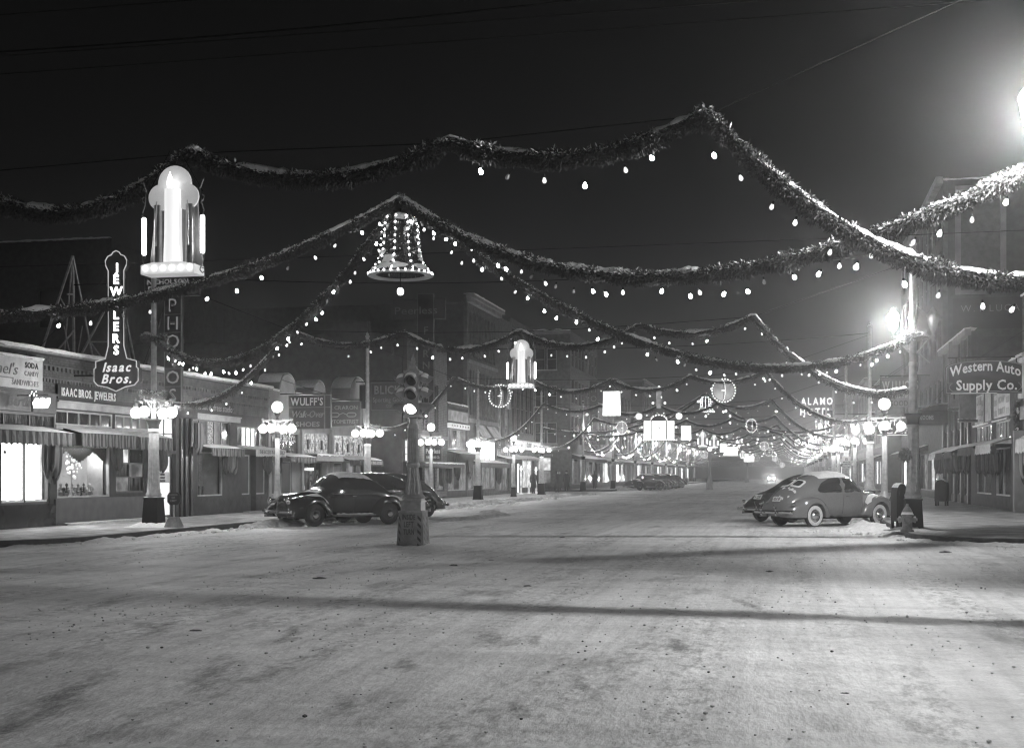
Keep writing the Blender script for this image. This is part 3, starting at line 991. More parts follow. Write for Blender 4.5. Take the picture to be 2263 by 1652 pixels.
class Hull:
    def __init__(s, kind):
        if kind == 'fastback':
            s.top = curve([(-2.36,.5),(-2.33,.62),(-2.2,.86),(-1.95,1.12),(-1.6,1.36),(-1.15,1.565),(-.65,1.685),(-.1,1.715),(.3,1.665),(.52,1.55),(.88,1.17),(.98,1.12),(1.5,1.08),(1.95,1.01),(2.18,.93),(2.28,.78),(2.3,.6)])
        elif kind == 'trunkback':
            s.top = curve([(-2.3,.5),(-2.27,.66),(-2.14,.86),(-1.9,1.02),(-1.55,1.16),(-1.28,1.36),(-.9,1.56),(-.5,1.66),(0,1.69),(.38,1.63),(.55,1.54),(.9,1.17),(1.0,1.12),(1.5,1.09),(1.95,1.03),(2.18,.96),(2.3,.8),(2.34,.6)])
        else:                                     # coupe, long back deck
            s.top = curve([(-2.36,.5),(-2.33,.62),(-2.2,.82),(-1.9,.99),(-1.45,1.10),(-1.05,1.26),(-.7,1.48),(-.3,1.62),(.1,1.66),(.36,1.6),(.52,1.5),(.86,1.16),(.98,1.11),(1.5,1.08),(1.95,1.01),(2.18,.93),(2.28,.78),(2.3,.6)])
        s.w = curve([(-2.36,.34),(-2.25,.48),(-2.0,.6),(-1.5,.70),(-.9,.765),(0,.79),(.6,.77),(.95,.66),(1.5,.47),(2.0,.33),(2.25,.22),(2.3,.12)])
        s.sh = curve([(-2.4,.5),(-2.2,.68),(-1.7,.9),(-1.0,1.0),(.8,1.02),(1.2,.9),(2.2,.8),(2.34,.56)])
        s.zb = .34
        s.x0, s.x1 = (-2.3 if kind == 'trunkback' else -2.36), (2.34 if kind == 'trunkback' else 2.3)
    def side(s, x, z):
        zt = s.top(x); w = s.w(x); zs = min(s.sh(x), zt-.1); zs = max(zs, s.zb+.02)
        if z <= zs:
            u = max(0, (z-s.zb)/(zs-s.zb))
            return w*(.90+.10*sin(pi/2*min(1, u*1.2)))
        u = min(1, (z-zs)/max(.01, zt-zs))
        return w*(1-.10*u)*max(0.0, 1-u**2.7)**(1/2.5)
    def roof(s, x, y):
        zt = s.top(x); zs = max(s.zb+.02, min(s.sh(x), zt-.1)); a, b = zs, zt
        if abs(y) >= s.side(x, zs): return zs
        for _ in range(28):
            m = (a+b)/2
            if s.side(x, m) > abs(y): a = m
            else: b = m
        return a
    def build(s, b, m=0):
        n = 58; k = 15; prof = []
        for i in range(n):
            t = i/(n-1); x = s.x0+(s.x1-s.x0)*(t-.5*sin(2*pi*t)/(2*pi)*.55)
            zt = s.top(x); zs = max(s.zb+.02, min(s.sh(x), zt-.1)); half = []
            for j in range(5): half.append((s.side(x, s.zb+(zs-s.zb)*j/5), s.zb+(zs-s.zb)*j/5))
            for j in range(k-4):
                u = sin(pi/2*j/(k-5)); half.append((s.side(x, zs+(zt-zs)*u) if j < k-5 else 0.0, zs+(zt-zs)*u))
            prof.append((x, half))
        H = len(prof[0][1]); vs = []
        for x, half in prof:
            for y, z in half: vs.append((x, y, z))
            for y, z in half[-2::-1]: vs.append((x, -y, z))
        R = 2*H-1; fs = []
        for i in range(n-1):
            for j in range(R-1): fs.append((i*R+j, (i+1)*R+j, (i+1)*R+j+1, i*R+j+1))
            fs.append((i*R+R-1, (i+1)*R+R-1, (i+1)*R, i*R))
        fs.append(tuple(range(R))); fs.append(tuple(range((n-1)*R+R-1, (n-1)*R-1, -1)))
        b.add(vs, fs, m)

def rpoly(pts, r=.05, n=5):
    """corner-rounded outline"""
    out = []; k = len(pts)
    for i in range(k):
        p = Vector(pts[i]); a = Vector(pts[i-1])-p; c = Vector(pts[(i+1) % k])-p
        ra = min(r, a.length*.45); rc = min(r, c.length*.45)
        p0 = p+a.normalized()*ra; p2 = p+c.normalized()*rc
        for j in range(n+1):
            t = j/n; q = p0*(1-t)**2+p*2*t*(1-t)+p2*t*t
            out.append((q.x, q.y))
    return out
def patch(b, poly, fn, rings=5, m=0, grow=1.0):
    cx = sum(p[0] for p in poly)/len(poly); cy = sum(p[1] for p in poly)/len(poly); n = len(poly); vs = []
    for r in range(rings):
        q = grow*(1-r/rings)
        for p in poly: vs.append(fn(cx+(p[0]-cx)*q, cy+(p[1]-cy)*q))
    vs.append(fn(cx, cy)); fs = []
    for r in range(rings-1):
        for i in range(n): fs.append((r*n+i, r*n+(i+1) % n, (r+1)*n+(i+1) % n, (r+1)*n+i))
    for i in range(n): fs.append(((rings-1)*n+i, (rings-1)*n+(i+1) % n, rings*n))
    b.add(vs, fs, m)

def fender(b, F, wo, yin, xw, x0, x1, ra, sgn, low=.3, zc=.36, n=44):
    vs = []; k = 11
    for i in range(n):
        x = x0+(x1-x0)*i/(n-1)
        top = F(x)
        g = zc+sqrt(max(0, ra*ra-(x-xw)**2)) if abs(x-xw) < ra else low
        g = min(max(g, low), top-.01); yo = wo(x); yi = min(yin(x), yo-.02)
        for j in range(k):
            th = pi/2*j/(k-1)
            vs.append((x, sgn*(yi+(yo-yi)*sin(th)**.75), g+(top-g)*cos(th)**.62 if j < k-1 else g))
        vs.append((x, sgn*(yo-.035), g+.005)); vs.append((x, sgn*(yi), g+.02))
    k += 2
    fs = [(i*k+j, (i+1)*k+j, (i+1)*k+j+1, i*k+j+1) for i in range(n-1) for j in range(k-1)]
    fs.append(tuple(range(k))); fs.append(tuple(range((n-1)*k+k-1, (n-1)*k-1, -1)))
    b.add(vs, fs)

def wheel(parent, x, y, ww=True, r=.355):
    sg = 1 if y > 0 else -1
    def T(p): return Vector((x+p.x, y+sg*p.z, r+p.y))
    b = B(); b.T = T
    b.lathe([(.2,-.08),(.29,-.085),(.345,-.06),(r,-.02),(r,.02),(.345,.06),(.3,.082),(.21,.085),(.2,.07)], 36, cap=False)
    w = b.obj('tyre', rubber, parent, 40, world=False)
    b = B(); b.T = T
    b.lathe([(.315,.081),(.3,.088),(.22,.092),(.205,.086)], 36, cap=False)
    if ww: b.obj('whitewall', whitewall, w, 40, world=False)
    b = B(); b.T = T; b.lathe([(.21,.06),(.205,.078),(.19,.06),(.13,.052),(.12,.075),(.095,.1),(.05,.112),(.001,.115)], 28)
    b.obj('rim', chrome if ww else car_dark, w, 40, world=False)
    b = B(); b.T = T; b.lathe([(.1,.098),(.085,.115),(.05,.128),(.001,.132)], 24)
    b.obj('hubcap', chrome, w, 40, world=False)
    return w

def make_car(name, label, kind, paint, loc, rz, ww, plate=None, sides4=False, group='cars parked at an angle to the kerb', snowy=1.0, frost=False):
    t = thing(name, label, 'car', loc, rz, group)
    h = Hull(kind)
    b = B(); h.build(b); body = b.obj('body', paint, t, 50, world=False)
    xr, xf = -1.42, 1.43
    Ff = curve([(.72,.36),(.82,.62),(1.0,.86),(1.3,.985),(1.6,.985),(1.95,.93),(2.2,.84),(2.36,.68),(2.42,.46)])
    Wf = curve([(.72,.76),(1.0,.87),(1.45,.9),(1.9,.87),(2.25,.79),(2.42,.66)])
    Fr = curve([(-2.42,.44),(-2.36,.6),(-2.15,.76),(-1.8,.9),(-1.45,.94),(-1.1,.86),(-.85,.66),(-.72,.36)])
    Wr = curve([(-2.42,.62),(-2.2,.76),(-1.75,.87),(-1.4,.9),(-1.0,.87),(-.72,.79)])
    for s in (1, -1):
        b = B(); fender(b, Ff, Wf, lambda x: max(.12, h.w(x)-.12), xf, .72, 2.42, .40, s); f1 = b.obj('front_fender', paint, t, 50, world=False)
        b = B(); fender(b, Fr, Wr, lambda x: max(.2, h.w(max(x, -2.3))-.12), xr, -2.42, -.72, .40, s); f2 = b.obj('rear_fender', paint, t, 50, world=False)
        b = B(); b.box(-.8, .8, s*.86-.11, s*.86+.05, .31, .36); b.obj('running_board', steel_dark, t, world=False)
        b = B()
        b.lathe([(.13,0),(.125,.03),(.1,.05),(.05,.065),(.001,.07)], 20)
        b.v = [(2.27+p[2], s*.56+p[0]*.85, .80+p[1]) for p in b.v]
        b.obj('headlight', chrome, t, 50, world=False)
        b = B(); b.sphere((-2.24, s*.72, .72), .05, 10, 8, 1.0); b.v = [(-2.24+(p[0]+2.24)*1.9, p[1], p[2]) for p in b.v]; b.obj('tail_light', chrome, t, 60, world=False)
        # side windows lie on the body skin
        def sk(off): return lambda x, z: (x, s*(h.side(x, z)+off), z)
        if kind == 'coupe': wins = [[(.60,1.08),(.36,1.47),(-.1,1.49),(-.1,1.08)], [(-.2,1.08),(-.2,1.47),(-.5,1.38),(-.62,1.2),(-.6,1.08)]]
        elif sides4: wins = [[(.70,1.08),(.42,1.50),(.05,1.53),(.02,1.08)], [(-.08,1.08),(-.06,1.53),(-.62,1.50),(-.66,1.08)], [(-.76,1.1),(-.74,1.47),(-1.02,1.38),(-1.16,1.2),(-1.08,1.1)]]
        else: wins = [[(.70,1.08),(.42,1.50),(-.06,1.54),(-.12,1.08)], [(-.24,1.08),(-.2,1.53),(-.62,1.51),(-1.0,1.36),(-1.2,1.16),(-1.1,1.08)]]
        for wv in wins:
            pl = rpoly(wv, .09)
            b = B(); patch(b, pl, sk(.004), 5, grow=1.07); w = b.obj('window_surround', chrome if not sides4 else paint, body, 60, world=False)
            b = B(); patch(b, pl, sk(.011), 5); b.obj('window', car_glass, body, 60, world=False)
        b = B(); b.tube([(.05, s*(h.side(.05, .96)+.03), .955), (-.09, s*(h.side(-.09, .96)+.03), .95)], .013, 6); b.obj('door_handle', chrome, t, 60, world=False)
        b = B(); b.tube([(x, s*(h.side(x, 1.015)+.004), 1.015) for x in [-1.5+.15*i for i in range(16)]], .009, 5); b.obj('belt_moulding', paint if not sides4 else chrome, t, 60, world=False)
        for xd in ((.74, -.16) if not sides4 else (.74, -.03, -.72)):
            b = B(); b.tube([(xd, s*(h.side(xd, z)+.001), z) for z in [.4+.12*i for i in range(6)]], .005, 4); b.obj('door_seam', black_iron, t, world=False)
        if snowy:
            b = B()
            def fs_(u, v):
                x = .9+.75*u; yo = Wf(x); yi = h.w(x)-.05
                y = yi+(yo-yi-.05)*v; g = .5
                th = min(1, max(0, (y-(yi-.07))/(yo-(yi-.07)))) ** (1/.75); z = g+(Ff(x)-g)*cos(math.asin(min(1, th)))**.62
                e = min(1, 5*u, 5*(1-u), 4*v, 4*(1-v))
                return (x, s*y, z-.01+.05*e*(1+.8*mnoise.noise(Vector((x*5, y*6, s)))))
            b.grid(fs_, 14, 7); b.obj('snow', snow, f1, 70, world=False)
            if sides4:
                b = B(); b.grid(lambda u, v: (-.72+1.4*u, s*(.80+.11*v), .362+.05*(1-v)*(.5+.9*abs(mnoise.noise(Vector((u*7, v, s)))))), 24, 5); b.obj('snow', snow, t, 70, world=False)
                b = B()
                def fr_(u, v):
                    x = -2.1+.7*u; y = .58+.2*v; e = min(1, 5*u, 5*(1-u), 4*v, 4*(1-v))
                    th = (max(0, y-.55)/max(.05, Wr(x)-.55))**(1/.75); z = .4+(Fr(x)-.4)*cos(math.asin(min(1, th)))**.62
                    return (x, s*y, z-.01+.05*e)
                b.grid(fr_, 10, 6); b.obj('snow', snow, f2, 70, world=False)
        wheel(t, xf, s*.735, ww); wheel(t, xr, s*.735, ww)
        # windscreen and rear light halves
        pl = rpoly([(.50, s*.05), (.82, s*.05), (.82, s*.56), (.50, s*.5)], .07)
        b = B(); patch(b, pl, lambda x, y: (x+.008, y, h.roof(x, y)+.008), 5); b.obj('windscreen', car_glass, body, 60, world=False)
        if kind == 'coupe': pl = rpoly([(-.72, s*.03), (-.72, s*.40), (-1.0, s*.44), (-1.0, s*.03)], .08)
        else: pl = rpoly([(-1.4, s*.035), (-1.4, s*.40), (-1.72, s*.42), (-1.74, s*.035)] if kind == 'fastback' else [(-.98, s*.035), (-.98, s*.38), (-1.25, s*.42), (-1.25, s*.035)], .1)
        b = B(); patch(b, pl, lambda x, y: (x-.003, y, h.roof(x, y)+.005), 5, grow=1.14); b.obj('rear_window_frost', snow if frost else chrome, body, 60, world=False)
        b = B(); patch(b, pl, lambda x, y: (x-.007, y, h.roof(x, y)+.011), 5, grow=.8 if frost else 1.0); b.obj('rear_window', car_glass, body, 60, world=False)
    # grille, bonnet strip, bumpers
    g = B()
    for i in range(9):
        z = .5+.045*i
        for s in (1, -1): g.tube([(2.30-.02*abs(i-4)/4, s*.02, z), (2.24, s*.14, z), (2.14, s*(.26-.008*i), z)], .012, 5)
    g.obj('grille', chrome, t, world=False)
    for xb, sg in ((2.52, 1), (-2.56, -1)):
        b = B(); n = 13
        pts = [(xb-sg*.16*((i-6)/6)**2, -.86+1.72*i/12, .47) for i in range(n)]
        vs = []
        for p in pts:
            for dx, dz in ((0,-.055),(.03*sg,-.03),(.035*sg,0),(.03*sg,.03),(0,.055),(-.02*sg,.05),(-.02*sg,-.05)): vs.append((p[0]+dx, p[1], p[2]+dz))
        b.add(vs, [(i*7+j, i*7+(j+1) % 7, (i+1)*7+(j+1) % 7, (i+1)*7+j) for i in range(n-1) for j in range(7)]+[tuple(range(7)), tuple(range(84, 91))])
        bp = b.obj('bumper', chrome, t, 60, world=False)
        for s in (1, -1):
            q = B(); q.tube([(xb+.03*sg, s*.32, .36), (xb+.07*sg, s*.32, .42), (xb+.07*sg, s*.32, .56), (xb+.02*sg, s*.32, .62)], [.02,.032,.032,.018], 8); q.obj('bumper_guard', chrome, bp, 60, world=False)
            q = B(); q.tube([(xb-.03*sg, s*.5, .45), (xb-.35*sg, s*.5, .43)], .02, 6); q.obj('bumper_bracket', steel_dark, bp, world=False)
    q = B(); q.box(-2.0, 2.0, -.55, .55, .24, .36); q.obj('chassis', black_iron, t, world=False)
    if plate:
        F = Frame(lambda s, z, d: (-2.30-d+ (z-.78)*.62, -s, z), 1)
        q = B(); q.fbox(F, -.17, .17, .80, .95, .005, .02); pp = q.obj('licence_plate', paint_white, t, world=False)
        lay, w = layout(plate, .09, 1, .1); sc = .28/w; q = B()
        for ch, vs, fs in lay: q.add([F.pt(-.14+p[0]*sc, .83+p[1], .024) for p in vs], fs)
        q.obj('lettering', paint_dark, pp, world=False)
        q = B(); q.tube([(-2.36, 0, .60), (-2.42, 0, .66), (-2.4, 0, .72)], .022, 6); q.obj('boot_handle', chrome, t, 60, world=False)
    if snowy:
        b = B()
        def rf(u, v):
            x = -1.0+1.42*u; y = (-.62+1.24*v)*(1-.12*(2*u-1)**2); e = min(1, 7*u, 7*(1-u), 5*v, 5*(1-v))
            return (x, y, h.roof(x, y)-.012+e*(.045+.02*mnoise.noise(Vector((x*3, y*3, 1)))))
        b.grid(rf, 26, 18); b.obj('snow', snow, body, 70, world=False)
        b = B()
        def hf(u, v):
            x = .93+.28*u; y = -.5+1.0*v; e = min(1, 6*u, 6*(1-u), 5*v, 5*(1-v))
            return (x, y, h.roof(x, y)-.012+e*(.04+.04*mnoise.noise(Vector((x*6, y*5, 3)))))
        b.grid(hf, 8, 18); b.obj('snow', snow, body, 70, world=False)
        # clinging patches on the sloping back
        for k in range(10 if kind == 'fastback' else 4):
            x = rnd.uniform(-2.2, -1.8); y = rnd.uniform(-.5, .3); r = rnd.uniform(.02, .06); q = B()
            pl = [(x+r*.8*cos(a*pi/5)*(1+.5*rnd.uniform(-1, 1)), y+r*1.2*sin(a*pi/5)*(1+.5*rnd.uniform(-1, 1))) for a in range(10)]
            patch(q, pl, lambda a, c: (a-.008, c, h.roof(a, c)+.012), 2); q.obj('snow', snow, body, 70, world=False)
    return t

make_car('parked_car', 'grey two-door sedan with whitewall tyres, snow on its roof and sloping back', 'fastback', car_grey, (1.30, 42.55, 0.0), radians(43.5), True, '183 111', frost=True)
make_car('parked_car', 'dark coupe with a long back deck parked behind the grey two-door sedan', 'coupe', car_dark, (.62, 46.1, 0.0), radians(44), False, '6 1281', snowy=0)
c1 = make_car('parked_car', 'glossy black four-door sedan with snow on its fenders and running board', 'trunkback', car_black, (-14.3, 39.7, 0.0), radians(-127), False, None, True)
c2_ = ((-14.6, 43.2, 0), radians(-127), 'black sedan mostly hidden behind the glossy four-door sedan')
c3 = make_car('parked_car', 'dark fastback car seen past the traffic signal column', 'fastback', car_dark, (-15.0, 46.7, 0.0), radians(-127), False, None, True, snowy=0)
dup(c3, *c2_)
# row of parked cars beyond the second crossing
far = [(131, 'first dark sedan'), (136, 'second dark car'), (140.5, 'third dark car'), (145, 'fourth dark car'), (150, 'fifth dark car'), (155, 'sixth dark car'), (160, 'last dark car')]
for i, (y, nm) in enumerate(far):
    dup(c1 if i % 3 != 1 else c3, (-14.3, y, 0), radians(-128+rnd.uniform(-3, 3)), nm + ' in the row beyond the second crossing')
for y, nm in ((66, 'dark car on the hotel side seen above the coupe deck'),):
    pass
# car coming towards us, headlamps on
m = dup(c3, (-3.2, 262, 0), radians(-90), 'distant oncoming car with both headlamps blazing')
for s in (-1, 1):
    q = B(); q.sphere((2.36, s*.56, .8), .1, 10, 8); q.obj('headlamp_glow', head_lit, m, 60, world=False)
    ld = bpy.data.lights.new('headlamp_beam', 'SPOT'); ld.energy = 1500; ld.spot_size = radians(50); ld.spot_blend = .8; ld.shadow_soft_size = .08
    lo = bpy.data.objects.new('headlamp_beam', ld); C.objects.link(lo); lo.parent = m; lo.location = (2.5, s*.56, .8); lo.rotation_euler = (0, radians(-92), 0)

# ================================================================== EVERGREEN GARLANDS WITH BULBS
BULB = {}
def bulb_mesh(kind):
    if kind in BULB: return BULB[kind]
    m = {'hot': bulb_hot, 'soft': bulb_soft, 'mild': bulb_mild, 'off': bulb_off}[kind]
    b = B()
    b.lathe([(.011, 0), (.013, -.012), (.011, -.035)], 8, m=0)
    b.lathe([(.010, -.034), (.018, -.052), (.025, -.074), (.023, -.09), (.013, -.102), (.002, -.106)], 10, m=1)
    BULB[kind] = b.mesh('bulb', [black_iron, m], 60)
    return BULB[kind]

def sagpts(p, q, sag, n=24):
    p, q = Vector(p), Vector(q); out = []
    for i in range(n+1):
        t = i/n; c = p.lerp(q, t); c.z -= sag*4*t*(1-t); out.append(c)
    return out

def resample(pts, ds):
    out = [pts[0]]; acc = 0
    for i in range(len(pts)-1):
        a, c = pts[i], pts[i+1]; l = (c-a).length
        if l < 1e-6: continue
        d = ds-acc
        while d <= l: out.append(a.lerp(c, d/l)); d += ds
        acc = l-(d-ds)
    return out

def garland(label, segs, R=.12, dens=520, step=.42, loc=None, bulbs='all', hot=.22, skip=None, wire=None, group=None, bulb_gap=(.02, .11), snowk=1.0, seed=1):
    """rope of evergreen tips bound to a wire, snow lying along its back, bulbs hanging under it"""
    r = random.Random(seed)
    P = []
    for s in segs: P += s if not P else s[1:]
    mid = P[len(P)//2]
    t = thing('garland', label, 'garland', tuple(mid), 0, group)
    # foliage
    pts = resample(P, .05); b = B(); k = max(1, int(dens*.05*(2.7 if dens > 500 else 1.7))); sn = B()
    core = resample(P, .16)
    rad = [R*.5*(1+.35*mnoise.noise(Vector((i*.6, seed, 2)))) for i in range(len(core))]
    b.tube(core, rad, 7)
    for i, p in enumerate(pts):
        tg = (pts[min(i+1, len(pts)-1)]-pts[max(i-1, 0)]).normalized()
        u = tg.cross(Vector((0, 0, 1)))
        if u.length < .1: u = Vector((1, 0, 0))
        u.normalize(); w = u.cross(tg)
        Rl = R*(1+.42*mnoise.noise(Vector((i*.13, seed, 0)))+.2*mnoise.noise(Vector((i*.5, seed, 4))))
        for j in range(k):
            a = r.uniform(0, 2*pi); rr = Rl*r.uniform(.3, .78)
            rad_ = u*cos(a)+w*sin(a)
            root = p+rad_*rr+tg*r.uniform(-.03, .03)
            d = rad_*r.uniform(.4, 1)+tg*r.uniform(-.75, .75)+Vector((0, 0, -r.uniform(.15, .75)))
            d.normalize(); ln = Rl*r.uniform(.3, .72); tip = root+d*ln
            sd = d.cross(Vector((r.uniform(-1, 1), r.uniform(-1, 1), r.uniform(-1, 1))))
            if sd.length < .05: continue
            sd.normalize(); wd = R*r.uniform(.05, .11); md = root+d*ln*.55
            b.add([root, md+sd*wd, tip, md-sd*wd], [(0, 1, 2, 3)], 1 if (rad_.z > .35 and r.random() < .22*snowk) else 0)
    b.obj('foliage', [needle, snow], t, kind='stuff')
    # snow along the top
    if snowk:
        sp = resample(P, .06); vs = []; fs = []; K = 7
        for i, p in enumerate(sp):
            tg = (sp[min(i+1, len(sp)-1)]-sp[max(i-1, 0)]).normalized()
            u = tg.cross(Vector((0, 0, 1)))
            if u.length < .1: u = Vector((1, 0, 0))
            u.normalize(); w = u.cross(tg)
            flat = max(0, 1-abs(tg.z)*.85)
            q = mnoise.noise(Vector((i*.11, seed*3.1, 1)))+.6*mnoise.noise(Vector((i*.45, seed, 7)))
            am = max(0.0, min(1.25, .42+1.7*q))*flat*snowk
            ang = .35+.75*am+.25*mnoise.noise(Vector((i*.8, 1, seed)))
            for j in range(K):
                a = pi/2+(j/(K-1)-.5)*2*ang
                h = R*(.74+.5*am*(1-((j/(K-1)-.5)*2)**2)*(.75+.6*abs(mnoise.noise(Vector((i*.33, seed, 11)))))) if am > .08 else R*.3
                h *= 1+.10*mnoise.noise(Vector((i*.9, j*.7, seed)))
                vs.append(p+u*cos(a)*h+w*sin(a)*h)
        for i in range(len(sp)-1):
            for j in range(K-1): fs.append((i*K+j, (i+1)*K+j, (i+1)*K+j+1, i*K+j+1))
        sn.add(vs, fs); sn.obj('snow', snow, t, 75)
    # bulbs
    bp = resample(P, step)
    for i, p in enumerate(bp[1:-1]):
        if skip and skip(p): continue
        kd = 'hot' if r.random() < hot else 'soft'
        if kd == 'soft' and r.random() < .4: kd = 'mild'
        if r.random() < .07: kd = 'off'
        if r.random() < .06: continue
        p = p+Vector((0, 0, r.uniform(-.05, .03)))
        o = link(bulb_mesh(kd), 'bulb', t, loc=(p.x-mid.x+r.uniform(-.09, .09), p.y-mid.y+r.uniform(-.05, .05), p.z-mid.z-R*1.0-r.uniform(*bulb_gap)))
        o.rotation_euler = (r.uniform(-.6, .6), r.uniform(-.6, .6), 0)
    if wire:
        q = B()
        for w_ in wire: q.tube([Vector(x) for x in w_], .007, 4)
        q.obj('support_wire', wire_mat, t, kind='stuff')
    return t

def span(y, yl, yr, label, zl=3.75, zr=3.8, zn=5.7, xl=-17.5, xr=3.1, R=.12, dens=420, step=.42, bulbs='all', hot=.2, skip=None, seed=1, snowk=1.0, mid=None, sags=(.85,.4,.5,.5,.35,.75), group='garlands hung across the street between poles'):
    xs = [-13.9, -10.55, -7.2, -3.9, -.9]
    zz = [zn+.05, zn-.1, zn-.15 if mid is None else mid, zn-.05, zn+.1]
    nodes = [(xl, yl, zl)]+[(x, y, z) for x, z in zip(xs, zz)]+[(xr, yr, zr)]
    segs = [sagpts(nodes[i], nodes[i+1], sags[i], 20) for i in range(6)]
    wires = [[(xl, yl, 7.2), nodes[1], nodes[2], nodes[3], nodes[4], nodes[5], (xr, yr, 7.2)]]
    return garland(label, segs, R, dens, step, None, bulbs, hot, skip, wires, group, seed=seed, snowk=snowk)

# nearest span, across this side of the crossing
span(14.6, 14.6, 14.5, 'large snow-laden garland closest to us, highest in the picture', zl=3.9, zr=3.72, zn=5.6, xr=2.95, dens=950, skip=lambda p: p.x < -3.6, seed=3, hot=.3, sags=(.6,.45,.62,.38,.33,.62), R=.115, mid=5.6)
BELL = Vector((-7.0, 22.7, 6.72))
dg = 'garlands fanning out from the big lit bell'
garland('garland from the lit bell down to the jeweller side lamp pole', [sagpts(BELL, (-17.5, 33.4, 5.45), 1.62, 40)], .108, 620, .42, seed=5, group=dg, hot=.3)
garland('garland from the lit bell to the silver pole by the hydrant', [sagpts(BELL, (3.1, 35, 5.2), 1.75, 40)], .108, 620, .42, seed=6, group=dg, hot=.35)
garland('brightly lit snowy garland from the bell to the glaring acorn lamp', [sagpts(BELL, (2.8, 14.7, 5.05), 1.36, 40)], .115, 950, .38, seed=7, group=dg, hot=.45)
garland('garland from the bell across the jewellers neon sign and out of view', [sagpts(BELL, (-17.4, 14.5, 5.05), 1.66, 40)], .11, 800, .5, seed=8, group=dg, hot=.4)
span(34.4, 33.4, 35, 'garland across the street between the jeweller side pole and the hydrant pole', zl=3.72, zr=3.85, seed=11, step=.5)
span(52.8, 52.3, 53.2, 'second garland span across the street carrying the plain square lantern', zl=3.7, zr=3.8, seed=12, dens=300, step=.55)
span(73.2, 72.3, 74.4, 'third garland span across the street above the lit castle decoration', zl=3.7, zr=3.8, seed=13, dens=260, step=.6)
span(93.2, 91.9, 94.5, 'fourth garland span across the street at the second crossing', zl=3.7, zr=3.8, seed=14, dens=220, step=.65)
for i, (y, nm) in enumerate(((111.3, 'fifth'), (131, 'sixth'), (150.5, 'seventh'), (170, 'eighth'), (189.5, 'ninth'), (209, 'tenth'), (228.5, 'eleventh'), (248, 'last'))):
    span(y, y, y+1, nm+' garland span from us across the far end of the street', seed=20+i, dens=120 if i < 3 else 70, step=.55 if i < 4 else .7, hot=.3, zl=3.7, zr=3.8)
# side garlands from pole to pole and the second bell's fan
B2 = Vector((-6.4, 103, 8.1))
for i, (q, nm) in enumerate((((-17.5, 111.3, 5.2), 'garland from the second bell to the acorn pole at the four storey block'), ((3.1, 113, 5.2), 'garland from the second bell to the hotel side acorn pole'), ((-17.5, 91.9, 5.0), 'garland from the second bell back to the pole by the candles'), ((3.1, 94.5, 5.0), 'garland from the second bell back to the hotel side globe pole'))):
    garland(nm, [sagpts(B2, q, 1.4, 24)], .12, 200, .8, seed=40+i, group='garlands fanning out from the second bell', hot=.35)
ys = (111.3, 131, 150.5, 170, 189.5, 209)
for i in range(5):
    garland(('first', 'second', 'third', 'fourth', 'fifth')[i]+' garland looped along the poles in front of the four storey block side', [sagpts((-17.4, ys[i], 5.0), (-17.4, ys[i+1], 5.0), 1.3, 20)], .11, 130, .6, seed=50+i, group='garlands looped along the kerb poles', hot=.35)
    garland(('first', 'second', 'third', 'fourth', 'fifth')[i]+' garland looped along the poles under the lit hotel letters', [sagpts((3.0, ys[i]+1.5, 5.0), (3.0, ys[i+1]+1.5, 5.0), 1.3, 20)], .11, 130, .6, seed=60+i, group='garlands looped along the kerb poles', hot=.35)
# short bunches tied round poles
def bunch(x, y, z, label, r=.28, seed=1):
    pts = [(x+r*cos(a*pi/6), y+r*sin(a*pi/6), z+.05*sin(a)) for a in range(13)]
    garland(label, [[Vector(p) for p in pts]], .11, 700, 9, seed=seed, group='greenery tied round lamp poles', bulbs='none')
bunch(-17.6, 33.4, 5.5, 'snowy greenery wound round the upper pole by the jewellery shop', seed=71)
bunch(-17.6, 33.4, 3.9, 'snowy greenery above the globes of the jeweller side lamp pole', seed=72)
bunch(3.2, 35, 5.25, 'brightly lit greenery wound round the pole under its acorn lamp', seed=73)

# ================================================================== HANGING DECORATIONS
def pm(a, c, h): return (a, h, c)

